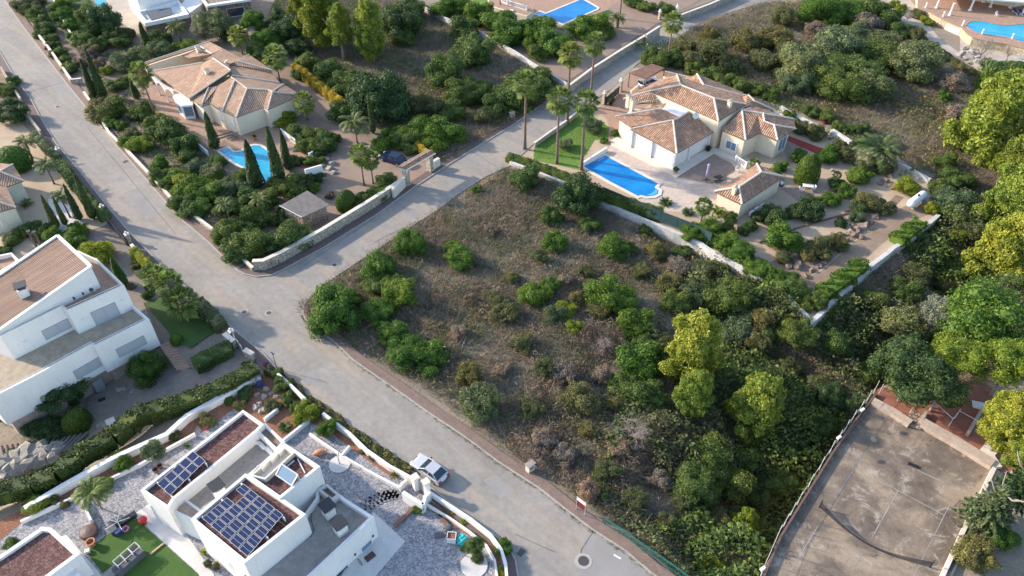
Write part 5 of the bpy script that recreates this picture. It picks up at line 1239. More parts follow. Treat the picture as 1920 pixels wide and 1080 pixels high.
walls(v, [Y6(1050,-30,1.6), Y6(1780,90,1.6), Y6(1950,60,1.6), Y6(2300,0,1.6), Y6(2300,-300,1.6), Y6(1000,-250,1.6)], 4.0, 1.5, 'cream_wall')
for x, y in ((795,100),(965,195),(1225,135),(1485,90),(1400,30),(1740,100),(1895,190)):
    g = Y6(x, y, 1.6); m = MB(); m.lathe((g.x, g.y, 1.58), [(.34, 0), (.34, .18), (.2, .32), (.17, 2.3), (.3, 2.45)], 12); m.build('column', M['white_paint'], v)
for x, y in ((655,100),(880,215),(1130,330),(1380,440),(1765,500)): g = Y6(x, y, 1.6); MB().lathe((g.x, g.y, 1.58), [(.17, 0), (.15, .95), (.2, 1.0), (.1, 1.1)], 10).build('rail_post', M['white_paint'], v)
m = MB()
for a, b in (((655,60),(880,170)),((880,170),(1130,280)),((1380,400),(1765,455)),((1765,455),(2000,520))): m.tube([Y6(*a, 2.4), Y6(*b, 2.4)], .02, 5)
m.build('rail_wire', M['green_metal'], v)
# ---------------------------------------------------------------- pools
def smooth(px, n=6):
    out = []; m_ = len(px)
    for i in range(m_):
        p0, p1, p2, p3 = px[i - 1], px[i], px[(i + 1) % m_], px[(i + 2) % m_]
        for k in range(n):
            t = k / n; out.append(tuple(.5 * (2 * p1[c] + (p2[c] - p0[c]) * t + (2 * p0[c] - 5 * p1[c] + 4 * p2[c] - p3[c]) * t * t + (3 * p1[c] - p0[c] - 3 * p2[c] + p3[c]) * t ** 3) for c in (0, 1)))
    return out
def pool(px, label, water, cop=.45, z=0.0, steps=None, coping='light_stone', deck='light_stone'):
    P_ = ccw([ip(x, y, z) for x, y in px]); c = sum(P_, Vector()) / len(P_)
    e = empty('swimming_pool', (c.x, c.y, 0), 0, label, 'pool')
    out = inset(P_, -cop); MB().ring(out, P_, z + .07, z - .02).build('coping', M[coping], e)
    MB().prism(inset(P_, -.02), z + .012, z - .01).build('water', M[water], e)
    for s in steps or []:
        MB().prism([ip(x, y, z) for x, y in s], z + .018, z + .012).build('step', M['pool_step'], e)
    return e
R9 = crop(960, 270, 4); pts = [R9(x, y) for x, y in [(535,170),(700,88),(1095,298),(1070,325),(1100,350),(1095,375),(1060,392),(1010,396),(965,385),(945,392),(740,285)]]
pool(pts, 'deep blue rectangular swimming pool with round stepped end and cream coping', 'water_blue', .5, 0, [[R9(x, y) for x, y in s] for s in ([(1010,385),(1055,388),(1090,365),(1092,350),(1078,335),(1068,352),(1045,370)], [(640,125),(690,98),(700,100),(650,130)])])
m = MB(); a, b = ip(1092,312,0), ip(1137,283,0); d = (b - a).normalized(); m.box(((a.x + b.x) / 2, (a.y + b.y) / 2, .35), ((b - a).length, .35, .7), math.atan2(d.y, d.x)); tag(m.build('pool_wall', M['white_wall']), 'low white wall at the lawn end of the deep blue pool', 'wall')
RP = crop(370, 220, 6); pts = [RP(x, y) for x, y in [(590,330),(640,318),(705,322),(800,385),(840,500),(868,600),(872,680),(800,725),(730,730),(690,690),(600,590),(520,560),(400,500),(255,375),(335,348),(410,400),(500,385)]]
pool(pts, 'light blue swimming pool with steps between tall cypresses', 'water_light', .45, 0, [[RP(x, y) for x, y in s] for s in ([(262,377),(330,352),(350,368),(285,395)], [(305,412),(365,382),(380,393),(322,425)], [(345,440),(400,405),(412,415),(362,455)])])
pts = [R4(x, y) for x, y in [(715,180),(775,152),(850,180),(1265,10),(1300,-20),(1510,100),(1500,118),(1065,308),(845,222)]]
pool(pts, 'blue rectangular swimming pool with cream coping at the top edge', 'water_blue', .45, 0, [[R4(x, y) for x, y in [(730,182),(775,160),(840,190),(815,205)]]])
pts = smooth([R6(x, y) for x, y in [(1190,330),(1215,290),(1300,275),(1420,282),(1580,318),(1740,330),(1870,315),(2100,330),(2150,560),(1920,545),(1750,490),(1560,460),(1380,435),(1260,395)]])
pool(pts, 'curved turquoise swimming pool with terracotta edge at top right', 'water_light', .35, 1.6, None, 'terracotta')
tag(sheet('pool', [(170,-20),(192,-20),(199,6),(203,16),(190,22),(178,4)], .02, M['water_light']), 'corner of a turquoise pool behind trees at top left', 'pool')
# ---------------------------------------------------------------- garden walls
def gwall(px, h, w, mat, label, cap=None, name='garden_wall', z0=-.05, zf=None, rough=0.0, foot=False):
    G = [ip(x, y, 0 if foot else h) for x, y in px]
    for g_ in G: g_.z = 0; n = len(G); L0, L1 = [], []
    rg = random.Random(len(px) + int(px[0][0]))
    if rough:
        H = [];
        for a, b in zip(G, G[1:]):
            k = max(1, int((b - a).length / 1.2)); H += [a.lerp(b, i / k) + Vector((rg.gauss(0, rough), rg.gauss(0, rough), 0)) for i in range(k)]
        G = H + [G[-1]]; n = len(G)
    for i, g in enumerate(G):
        d0 = (G[i] - G[i - 1]).normalized() if i else (G[1] - G[0]).normalized(); d1 = (G[i + 1] - G[i]).normalized() if i < n - 1 else d0
        s = Vector((-(d0 + d1).y, (d0 + d1).x, 0)).normalized(); k = 1 / max(.5, s.dot(Vector((-d0.y, d0.x, 0)))); L0.append(g + s * w / 2 * k); L1.append(g - s * w / 2 * k)
    m = MB()
    for i in range(n):
        za = (gz(G[i].x, G[i].y) - .4 if zf is None else zf); ht = h + (rg.uniform(-.5, .5) * rough if rough else 0)
        m.v += [(L0[i].x, L0[i].y, ht), (L1[i].x, L1[i].y, ht), (L1[i].x, L1[i].y, za), (L0[i].x, L0[i].y, za)]
    for i in range(n - 1):
        for k in range(4): l = (k + 1) % 4; m.f.append((i * 4 + k, i * 4 + 4 + k, i * 4 + 4 + l, i * 4 + l))
    m.f += [(3, 2, 1, 0), tuple(4 * (n - 1) + k for k in range(4))]
    if cap is None: o = m.build(name, M[mat]); tag(o, label, 'wall'); return o
    e = empty(name, (G[0].x, G[0].y, 0), 0, label, 'wall'); m.build('wall', M[mat], e); c = MB()
    for i in range(n):
        e0 = (L0[i] - G[i]) * 1.15; ht = h; c.v += [(G[i].x + e0.x, G[i].y + e0.y, h + .07), (G[i].x - e0.x, G[i].y - e0.y, h + .07), (G[i].x - e0.x, G[i].y - e0.y, h + .003), (G[i].x + e0.x, G[i].y + e0.y, h + .003)]
    for i in range(n - 1):
        for k in range(4): l = (k + 1) % 4; c.f.append((i * 4 + k, i * 4 + 4 + k, i * 4 + 4 + l, i * 4 + l))
    c.f += [(3, 2, 1, 0), tuple(4 * (n - 1) + k for k in range(4))]
    c.build('coping', M[cap], e); return e
gwall([(955,302),(1047,337),(1130,379),(1185,401),(1235,422),(1297,446),(1365,486),(1433,520)], .55, .5, 'rough_white', 'rough whitewashed wall between the empty plot and the deep blue pool garden', rough=.06)
gwall([(1436,521),(1479,548),(1481,560),(1523,602),(1592,537),(1627,502),(1675,465),(1715,440),(1760,402)], .30, .55, 'rough_white', 'rough white retaining wall with the sharp corner below the right tiled villa', rough=.05)
gwall([(1745,335),(1697,310),(1650,290),(1620,278)], .7, .45, 'rough_white', 'white wall behind the big date palm up left of the gas tank', rough=.06)
gwall([(1598,266),(1580,255),(1560,243)], .8, .7, 'rough_white', 'short broken white wall up and left of the big date palm', rough=.12); gwall([(1525,232),(1505,222),(1480,208),(1463,198)], .8, .7, 'rough_white', 'broken white wall behind the right tiled villa', rough=.12)
gwall([(1002,268),(1030,248),(1062,226),(1094,201)], .7, .3, 'rubble', 'low cream stone wall between the lawn with palms and the road', 'light_stone')
gwall([(765,-2),(800,15),(855,42)], 1.2, .3, 'rough_white', 'upper length of whitewashed wall above the dry plot at top'); gwall([(900,58),(930,76),(965,95),(1000,118),(1030,136),(1063,156)], 1.2, .3, 'rough_white', 'white wall running down to the road beside two tall fan palms')
gwall([(1067,160),(1110,128),(1160,96),(1210,66)], 1.4, .4, 'rubble', 'long rubble stone wall beside the upper road below the top pool', 'light_stone'); gwall([(1212,65),(1237,49)], 1.9, .4, 'rubble', 'taller short length of rubble wall at the upper road', 'light_stone')
gwall([(1276,28),(1330,8),(1380,-14)], 1.3, .4, 'rubble', 'rubble wall at the top edge of the upper road, past the gate pier', 'light_stone')
gwall([(73,66),(90,88),(108,113),(133,149)], .9, .35, 'rubble', 'cream topped wall beside the upper left pavement', 'light_stone'); gwall([(133,149),(152,147)], .9, .35, 'rubble', 'short return of cream topped wall across the lane end', 'light_stone')
gwall([(98,-5),(125,50),(148,88),(178,82)], .8, .3, 'rubble', 'cream wall beside the narrow lane at top left', 'light_stone')
gwall([(157,172),(178,202),(203,247),(232,275)], .55, .35, 'rubble', 'low pale wall between pavement and the garden cypresses', 'light_stone'); gwall([(232,275),(275,320),(322,372),(397,428),(450,480),(474,502)], .6, .35, 'rubble', 'low pale wall along the pavement of the left tiled villa', 'light_stone')
gwall([(478,506),(498,505),(530,490),(605,448),(660,414),(700,389),(764,347)], 1.5, .5, 'rubble', 'rubble stone wall beside the side road below the shed roof', 'light_stone', foot=True)
gwall([(1,125),(22,160),(38,184)], 1.0, .3, 'rubble', 'cream wall at the left pavement, uppermost at left edge'); gwall([(52,215),(75,245)], 1.0, .3, 'rubble', 'short cream wall above the low hedge at the left pavement')
gwall([(45,952),(125,905),(207,860),(250,840),(312,813),(350,778),(410,745),(478,706)], .9, .5, 'white_wall', 'broad white wall along the big clipped hedge', None)
gwall([(150,933),(170,975)], .6, .2, 'white_wall', 'very short white divider wall at the lower left bed'); gwall([(38,977),(140,930),(205,897),(265,868),(310,842),(365,812)], .4, .22, 'white_wall', 'low white wall between gravel and the planted bed, lower left')
gwall([(520,700),(545,722),(574,750)], .8, .3, 'white_wall', 'white roadside wall opposite the junction, upper length'); gwall([(605,774),(655,812),(687,843),(730,873),(776,898)], .75, .3, 'white_wall', 'white roadside wall above the parked silver car')
gwall([(580,812),(640,853),(690,882),(748,913)], .4, .22, 'white_wall', 'low white bed wall below the silver car'); gwall([(495,785),(520,765)], .5, .25, 'white_wall', 'short white bed divider, upper'); gwall([(530,825),(583,783)], .5, .25, 'white_wall', 'white divider between the two red soil beds'); gwall([(640,853),(655,835)], .5, .2, 'white_wall', 'tiny white divider by the leaning round pot')
gwall([(806,922),(845,948),(882,972),(920,1002),(940,1030),(948,1055),(950,1080),(950,1130)], .8, .25, 'white_wall', 'white roadside wall curving at the bottom of the gravel garden')
gwall([(793,940),(850,975),(880,996),(912,1022),(928,1050),(932,1080),(930,1130)], .4, .18, 'white_wall', 'low white inner wall curving round the gravel garden'); gwall([(748,913),(755,905),(762,899)], .7, .25, 'white_wall', 'very short white wall left of the gate')
m = MB()
for i, (x, y) in enumerate(((778,897),(798,906))):
    g = ip(x, y - 3, 2.05); g.z = 0; m = MB(); m.box((g.x, g.y, 1.0), (.55, .55, 2.0), .6); e = empty('gate_pier', g, 0, ('left', 'right')[i] + ' white gate pier with cream cap in front of the silver car', 'gate pier', 'white gate piers'); m.build('pier', M['white_wall'], e); MB().box((g.x, g.y, 2.06), (.7, .7, .12), .6).build('pier_cap', M['cream_paint'], e)
a, b = ip(778,894,2.05), ip(798,903,2.05); g = (a + b) / 2; tag(MB().box((g.x, g.y, .95), ((b - a).length - .5, .06, 1.6), math.atan2(b.y - a.y, b.x - a.x)).build('metal_gate', M['door_grey']), 'grey solid metal gate between the two white piers', 'gate')
gwall([(755,922),(775,935),(793,946)], 1.3, .35, 'white_wall', 'curved white panel wall with small emblem inside the gate', None, zf=-.1)
gwall([(793,946),(797,930),(806,922)], 1.3, .3, 'white_wall', 'white return wall beside the curved panel wall', None, zf=-.1)
# emblem on the curved panel
a, b = ip(755,922,0), ip(775,935,0); d = (b - a).normalized(); nn = Vector((d.y, -d.x, 0)); nn = nn if nn.dot(camo.location - a) > 0 else -nn
m = MB(); c = b + nn * .20 + Vector((0, 0, .75))
for k in range(6):
    t = k / 5 * 2 - 1; m.beam(c + d * (t * .5) + Vector((0, 0, .22 * math.sin(k * 2.1))), c + d * (t * .5 + .22) + Vector((0, 0, -.14 * math.cos(k * 1.7))), .05, .03)
tag(m.build('wall_emblem', M['black_plastic']), 'black wrought emblem on the curved white panel wall', 'emblem')
def lamp_pier(px, h, lab, mat='rubble'):
    g = ip(*px, 0); e = empty('lamp_pier', g, 0, lab, 'gate pier', 'stone piers with globe lamps'); MB().box((g.x, g.y, h / 2), (.5, .5, h), .7).build('pier', M[mat], e)
    MB().box((g.x, g.y, h + .05), (.62, .62, .1), .7).build('pier_cap', M['light_stone'], e); MB().lathe((g.x, g.y, h + .1), [(.05, 0), (.15, .08), (.19, .22), (.14, .36), (.02, .42)], 12).build('globe_lamp', M['globe'], e, smooth=True)
lamp_pier((1132,195), 2.0, 'stone gate pier with globe lamp nearer the lawn palms, right villa entrance'); lamp_pier((1163,171), 2.0, 'stone gate pier with globe lamp beside the slatted carport')
lamp_pier((1236,36), 1.6, 'stone pier with small globe lamp at the end of the upper rubble wall'); lamp_pier((1268,30), 2.0, 'white double pier at the top of the upper road', 'white_wall')
lamp_pier((244,455), 1.4, 'stone pier with globe lamp above the yellow green roadside hedge'); lamp_pier((197,402), 1.3, 'stone pier with bluish globe lamp beside the sloping gate'); lamp_pier((438,636), 1.3, 'stone pier with globe lamp at the white villa drive gate'); lamp_pier((112,290), 1.0, 'low pier with globe lamp between two roadside hedges at left')
gwall([(246,458),(262,480),(280,507)], .9, .35, 'rubble', 'pale stone wall under the yellow green roadside hedge', 'light_stone'); gwall([(420,625),(438,640)], 1.1, .5, 'rubble', 'stone gate wall end at the white villa drive', 'light_stone'); gwall([(458,655),(474,664)], 1.0, .5, 'rubble', 'pale stone wall end opposite the blue road sign', 'light_stone')
def slat_gate(a, b, h, mat, lab):
    a = ipg(*a); b = ipg(*b); e = empty('sliding_gate', a, 0, lab, 'gate'); d = (b - a); m = MB()
    for k in range(7): m.beam(a + Vector((0, 0, .15 + k * h / 7)), b + Vector((0, 0, .15 + k * h / 7)), .04, h / 7 * .8)
    m.build('slats', M[mat], e); m = MB()
    for t in (0, .33, .66, 1): p = a + d * t; m.box((p.x, p.y, p.z + h / 2 + .1), (.08, .08, h + .2), math.atan2(d.y, d.x))
    m.build('gate_frame', M['dark_metal'], e)
slat_gate((203,420),(240,462), 1.4, 'dark_metal', 'dark slatted gate beside the road next to the paved drive'); slat_gate((440,640),(460,668), 1.3, 'rail_metal', 'grey slatted gate at the top of the white villa drive')
slat_gate((1135,197),(1160,176), 1.4, 'dark_metal', 'dark gate standing open between the two lamp piers of the right villa')
# green netting fence along the pool garden
G = [ip(x, y, 0) for x, y in [(1128,374),(1185,399),(1235,420),(1297,444),(1330,462)]]; e = empty('netting_fence', G[0], 0, 'dark green netting fence above the rough white wall beside the pool', 'fence'); m = MB(); ps = MB()
for a, b in zip(G, G[1:]):
    k = max(1, int((b - a).length / 2.2))
    for i in range(k): p = a.lerp(b, i / k); MB().tube([(p.x, p.y, .3), (p.x, p.y, 2.3)], .03, 6).build('post', M['green_metal'], e)
    nn = (b - a).normalized(); nn = Vector((-nn.y, nn.x, 0)) * .03
    m.poly([(a.x, a.y, .6), (b.x, b.y, .6), (b.x, b.y, 2.2), (a.x, a.y, 2.2)]); m.poly([(a.x + nn.x, a.y + nn.y, 2.2), (b.x + nn.x, b.y + nn.y, 2.2), (b.x + nn.x, b.y + nn.y, .6), (a.x + nn.x, a.y + nn.y, .6)])
m.build('netting', M['netting_green'], e)
# green street railing
G = [ip(x, y, .12) for x, y in [(1133,983),(1160,1000),(1205,1032),(1250,1063),(1290,1092)]]; e = empty('street_railing', G[0], 0, 'green metal railing along the pavement beside the scrub, bottom of view', 'railing'); m = MB(); mp = MB()
for a, b in zip(G, G[1:]):
    m.beam(a + Vector((0, 0, .95)), b + Vector((0, 0, .95)), .10, .06); m.beam(a + Vector((0, 0, .18)), b + Vector((0, 0, .18)), .05, .05); k = int((b - a).length / .16)
    for i in range(k):
        p = a.lerp(b, i / k); (mp if i % 12 else m).beam(p + Vector((0, 0, .0 if i % 12 == 0 else .18)), p + Vector((0, 0, .95)), .05 if i % 12 == 0 else .025, .05 if i % 12 == 0 else .025)
m.build('rail', M['green_metal'], e); mp.build('bars', M['green_metal'], e)
# notice board, meter boxes, road sign
g = ip(1088,960,.12); e = empty('notice_board', g, 0, 'small white and dark red notice board on posts by the green railing', 'sign'); d = Vector((.55, -.83, 0)).normalized()
MB().box((g.x, g.y, 1.9), (1.1, .05, .42), -.75).build('panel', M['white_paint'], e); MB().box((g.x, g.y, 1.25), (1.0, .05, .85), -.75).build('lower_panel', M['sign_red'], e)
for s in (-1, 1): MB().beam(g + Vector((math.cos(-.75) * .5 * s, math.sin(-.75) * .5 * s, 0)), g + Vector((math.cos(-.75) * .5 * s, math.sin(-.75) * .5 * s, 2.1)), .06, .06).build('post', M['rail_metal'], e)
for px, lab, rz in (((994,882),'small stone roadside meter box with slot, beside the empty plot', .7), ((960,222),'small cream meter box beside the far plot near the upper road', .7)):
    g = ip(*px, 0); e = empty('meter_box', g, 0, lab, 'meter box'); MB().box((g.x, g.y, .5), (.8, .5, 1.1), rz).build('box', M['pink_concrete' if px[0] == 960 else 'light_stone'], e); MB().box((g.x, g.y, 1.1), (.95, .65, .12), rz).build('lid', M['boulder'], e)
    MB().box((g.x - .26 * math.sin(-rz) * 0 + .255 * math.sin(rz), g.y - .255 * math.cos(rz), .65), (.45, .03, .16), rz).build('slot', M['black_plastic'], e)
g = ip(519,690,.1); e = empty('road_sign', g, 0, 'round blue road sign on a dark pole at the junction', 'road sign'); MB().tube([g, g + Vector((0, 0, 2.6))], .035, 6).build('pole', M['dark_metal'], e)
m = MB(); m.lathe((0, 0, 0), [(.32, -.015), (.32, .015)], 18); o = m.build('sign_plate', M['sign_blue'], e); o.location = Vector((0, 0, 2.4)); o.rotation_euler = (1.2, 0, 2.6)
for px, h, lab in (((512,505), 1.6, 'dark red post standing on the pavement corner below the rubble wall'), ((524,498), 1.0, 'thin short post in front of the rubble wall corner')): g = ip(*px, .1); tag(MB().tube([g, g + Vector((0, 0, h))], .05, 6).build('marker_post', M['wood_red']), lab, 'post')
# tiled gate arch
g0, g1 = ip(763,347,0), ip(807,321,0); e = empty('gate_arch', g0, 0, 'white gate arch with clay tile canopy over the left villa drive', 'gate arch'); d = (g1 - g0).normalized(); s = Vector((-d.y, d.x, 0))
for p in (g0, g1): MB().box((p.x, p.y, 1.45), (.7, .9, 2.9), math.atan2(d.y, d.x)).build('pillar', M['rubble'], e)
a, b = g0 - d * .6, g1 + d * .6; a.z = b.z = 2.95; MB().beam(a, b, .8, .22).build('lintel', M['white_paint'], e)
up = Vector((0, 0, 1)); roofmesh('canopy', [[a - s * .75 + up * .12, b - s * .75 + up * .12, b + up * .5, a + up * .5], [a + up * .5, b + up * .5, b + s * .75 + up * .12, a + s * .75 + up * .12]], M['tile_mixed'], e, .06)
ridges('ridge_tiles', [(a - s * .78 + up * .14, b - s * .78 + up * .14), (a + s * .78 + up * .14, b + s * .78 + up * .14)], e, .10)
g = ip(766,338,1.2); MB().box(on_wall(763,322, g0 + s * -.46, g0 + s * -.46 + d), (.3, .08, .35), math.atan2(d.y, d.x)).build('letter_box', M['white_paint'], e)
gwall([(738,372),(764,346)], 1.7, .4, 'light_stone', 'plain cream wall panel beside the gate arch', None, foot=True)
g = ip(818,314,0); tag(MB().box((g.x, g.y, .7), (1.3, .5, 1.4), math.atan2(d.y, d.x)).build('letter_cabinet', M['light_stone']), 'cream letter box cabinet right of the tiled gate arch', 'cabinet')
# grey shed roof, carport
e = empty('garden_shed', ip(572,400,0), 0, 'garden shed with weathered grey sheet roof behind the rubble wall', 'shed'); c = [ip(525,388,2.4), ip(533,395,2.4), ip(596,410,2.4), ip(617,383,2.4), ip(578,355,3.0), ip(560,362,3.0)]
m = MB(); cc = [ip(524,386,2.5), ip(566,408,2.3), ip(618,384,2.5), ip(576,357,2.7)]; m.poly(cc); m.poly([p - up * .1 for p in cc[::-1]])
for k in range(4): m.poly([cc[k], cc[k] - up * .1, cc[(k + 1) % 4] - up * .1, cc[(k + 1) % 4]])
m.build('roof', M['wood_grey'], e); walls(e, inset([Vector((p.x, p.y, 0)) for p in cc], .35), 2.15, -.1, 'rubble_brown'); MB().beam(cc[0] + up * .05, cc[1] + up * .05, .1, .08).build('roof_edge', M['rail_metal'], e)
e = empty('carport', ip(1215,165,0), 0, 'carport roofed with brown reed slats over the silver estate car', 'carport'); RC = crop(1150, 110, 12); c = [ip(*RC(x, y), 2.7) for x, y in ((370,315),(740,450),(1155,210),(870,115))]
for r in range(4):
    m = MB(); t0, t1 = r / 4, (r + .96) / 4; n = 26
    for i in range(n):
        f0, f1 = (i + .08) / n, (i + .92) / n; A1_, B1_ = c[0].lerp(c[3], f0), c[1].lerp(c[2], f0); A2_, B2_ = c[0].lerp(c[3], f1), c[1].lerp(c[2], f1); z = up * random.Random(i + r * 40).uniform(0, .05)
        q = [A1_.lerp(B1_, t0) + z, A1_.lerp(B1_, t1) + z, A2_.lerp(B2_, t1) + z, A2_.lerp(B2_, t0) + z]; m.poly(q); m.poly([p - up * .03 for p in q[::-1]])
    m.build('slat_panel', M['wood_red'], e)
for p in c: MB().beam(Vector((p.x, p.y, 0)), Vector((p.x, p.y, 2.65)), .15, .15).build('post', M['wood_red'], e)
for i in range(4): MB().beam(c[i] - up * .1, c[(i + 1) % 4] - up * .1, .1, .14).build('beam', M['wood_red'], e)
gwall([(1183,170),(1196,160)], 1.5, .3, 'cream_wall', 'low cream wall under the left end of the slatted carport', None); gwall([(1247,133),(1285,142),(1330,160),(1400,178)], .7, .35, 'rubble', 'stone wall behind the right villa driveway, below the scrub', None)
# ---------------------------------------------------------------- vehicles
def car(name, label, px, rz, paint, L_=4.1, Wd=1.68, Hh=1.40, est=False):
    g = ip(*px, 0); e = empty(name, g, rz, label, 'car'); e.location = (g.x, g.y, 0.0)
    hl, hw = L_ / 2, Wd / 2
    prof = [(-hl, .35), (-hl + .03, .72), (-hl + .12, .86), (-hl + .35, .92), (hl - 1.25, .92), (hl - .35, .80), (hl - .08, .66), (hl, .45), (hl, .28), (-hl, .28)]
    bm = bmesh.new(); rows = []
    for f, k in ((-1, .88), (-.94, 1.0), (.94, 1.0), (1, .88)):
        rows.append([bm.verts.new((x * (1 if abs(f) < .95 else .985), hw * f, .6 + (z - .6) * k)) for x, z in prof])
    n = len(prof)
    for a, b in zip(rows, rows[1:]):
        for i in range(n): bm.faces.new((a[i], a[(i + 1) % n], b[(i + 1) % n], b[i]))
    bm.faces.new(rows[0]); bm.faces.new(rows[-1][::-1]); bmesh.ops.recalc_face_normals(bm, faces=bm.faces); bmesh.ops.bevel(bm, geom=[x for x in bm.edges if x.calc_face_angle(0) > .5], offset=.05, segments=2, affect='EDGES')
    me = bpy.data.meshes.new('body'); bm.to_mesh(me); bm.free(); link('body', me, M[paint], e, (0, 0, 0))
    xr = (-hl + .10 if est else -hl + .28); xr2 = (-hl + .28 if est else -hl + .95)      # rear window base / roof rear
    xf2, xf = hl - 2.0, hl - 1.22
    def cab(sc, z1, extra=0):                                                     # greenhouse
        y0, y1 = hw * .93 * sc, hw * .74 * sc
        return [(xr, -y0, .91), (xf, -y0, .91), (xf, y0, .91), (xr, y0, .91), (xr2, -y1, z1), (xf2, -y1, z1), (xf2, y1, z1), (xr2, y1, z1)]
    v = cab(1, Hh - .03); F = [(0, 1, 5, 4), (1, 2, 6, 5), (2, 3, 7, 6), (3, 0, 4, 7), (4, 5, 6, 7)]
    MB().raw(v, F[:4]).build('windows', M['glass'], e, loc=(0, 0, 0)); y1 = hw * .76
    m = MB(); m.prism([Vector(p) for p in ((xr2 - .06, -y1, 0), (xf2 + .05, -y1, 0), (xf2 + .05, y1, 0), (xr2 - .06, y1, 0))], Hh + .01, Hh - .05)
    m.build('roof', M[paint], e, loc=(0, 0, 0)); m = MB()
    V = [Vector(p) for p in v]
    for a, b in ((0, 4), (1, 5), (2, 6), (3, 7)): m.beam(V[a], V[b], .09, .07)
    for s, (a, b, c_, d_) in (('l', (0, 1, 4, 5)), ('r', (3, 2, 7, 6))):
        m.beam(V[a].lerp(V[b], .5), V[c_].lerp(V[d_], .5), .07, .05); m.beam(V[a], V[b], .05, .05)
        if est: m.beam(V[a].lerp(V[b], .22), V[c_].lerp(V[d_], .2), .07, .05)
    m.build('pillars', M[paint], e, loc=(0, 0, 0))
    for sx in (-1, 1):
        for sy in (-1, 1):
            w = MB(); c = Vector((sx * (hl - .78), sy * (hw - .10), .31)); w.tube([c - Vector((0, sy * .1, 0)), c + Vector((0, sy * .11, 0))], .31, 16); wo = w.build('wheel', M['rubber'], e, loc=(0, 0, 0))
            h = MB(); h.tube([c + Vector((0, sy * .10, 0)), c + Vector((0, sy * .125, 0))], .19, 12); h.build('rim', M['rim'], wo, loc=(0, 0, 0))
        MB().box((sx * (hl - .04), 0, .42), (.16, Wd * .96, .24)).build('bumper', M['grey_cloth' if paint != 'car_navy' else 'car_navy'], e, loc=(0, 0, 0))
    for sy in (-1, 1):
        MB().box((hl - .10, sy * hw * .72, .66), (.16, .36, .16)).build('headlight', M['lamp_clear'], e, loc=(0, 0, 0)); MB().box((-hl + .03, sy * hw * .74, .76), (.12, .30, .18)).build('tail_light', M['lamp_red'], e, loc=(0, 0, 0))
        MB().box((xf - .22, sy * (hw + .06), .98), (.12, .20, .13)).build('mirror', M['black_plastic'], e, loc=(0, 0, 0))
    MB().box((-hl + .005, 0, .62), (.03, .5, .12)).build('number_plate', M['white_paint'], e, loc=(0, 0, 0))
    return e
def ang(a, b): p, q_ = ip(*a, 0), ip(*b, 0); return math.atan2(q_.y - p.y, q_.x - p.x)
car('parked_car', 'silver hatchback parked at the roadside beside the white wall', (806,886), ang((834,903),(784,867)), 'car_silver', 3.95, 1.62, 1.36)
car('parked_car', 'dark blue saloon car on the drive behind the gate arch', (737,303), ang((760,312),(712,294)), 'car_navy', 4.4)
car('parked_car', 'silver estate car parked half under the slatted carport', (1216,160), ang((1196,164),(1238,148)), 'car_silver', 4.5, 1.75, 1.45, True)
# ---------------------------------------------------------------- terrace furniture
def lounger(px, rz, lab, mat, frame='dark_metal', z=0.0):
    g = ip(*px, z); e = empty('sun_lounger', (g.x, g.y, z), rz, lab, 'sun lounger', 'sun loungers'); m = MB(); m.box((-.35, 0, .34), (1.2, .6, .05)); m.box((.58, 0, .55), (.78, .6, .05), ry=-.6); m.build('bed', M[mat], e, loc=(0, 0, 0)); m = MB()
    for s in (-1, 1): m.beam((-.95, s * .3, .32), (.9, s * .3, .32), .05, .05)
    m.build('frame', M[frame], e, loc=(0, 0, 0))
    for sx in (-.8, .7):
        for s in (-1, 1): MB().beam((sx, s * .28, 0), (sx, s * .28, .32), .05, .05).build('leg', M[frame], e, loc=(0, 0, 0))
RL_ = crop(1260, 260, 10.8)
lounger(RL_(965,800), ang((1338,332),(1363,328)) + .05, 'black sun lounger with raised back on the paved terrace, farther of two', 'black_plastic'); lounger(RL_(975,885), ang((1338,332),(1363,328)) + .05, 'black sun lounger with raised back on the paved terrace, nearer of two', 'black_plastic')
lounger((437,259), .5, 'dark sun lounger with raised back beside the terrace steps, left villa', 'grey_cloth'); lounger((553,281), .2, 'flat dark sun lounger by the balustrade above the light blue pool', 'grey_cloth')
lounger((1904,26), 1.7, 'navy sun lounger with white frame beside the curved pool, left of two', 'navy_cloth', 'white_paint', 1.6); lounger((1914,27), 1.7, 'navy sun lounger with white frame beside the curved pool, right of two', 'navy_cloth', 'white_paint', 1.6)
g = ip(1324,337,0); e = empty('parasol', g, 0, 'closed parasol wrapped in purple cover standing on the terrace', 'parasol'); MB().lathe((g.x, g.y, .3), [(.12, 0), (.24, .15), (.20, 1.0), (.17, 1.9), (.22, 2.2), (.20, 2.35), (.05, 2.45)], 10).build('cover', M['purple_cloth'], e, smooth=True); m = MB(); m.tube([g, g + up * .4], .03, 6); m.beam(g + Vector((-.5, 0, .04)), g + Vector((.5, 0, .04)), .07, .06); m.beam(g + Vector((0, -.5, .04)), g + Vector((0, .5, .04)), .07, .06); m.build('stand', M['dark_metal'], e)
def pot(px, h, r, col, lab, mat='terracotta_pot', kind='agave', pr=.6, z=0.0):
    g = ip(*px, z); e = empty('potted_plant', g, 0, lab, 'potted plant', 'potted plants'); MB().lathe((g.x, g.y, z), [(r * .65, 0), (r, h * .8), (r * 1.1, h), (r * .9, h * .98)], 14).build('pot', M[mat], e)
    key = dict(agave=('agave', 0), bush=('bush', 0), fan=('fan', 0))[kind]; s = pr / 1.5 if kind == 'fan' else pr; inst('leaves', key, L[col], e, (0, 0, h + (pr * .7 if kind != 'agave' else .0)), (s, s, s))
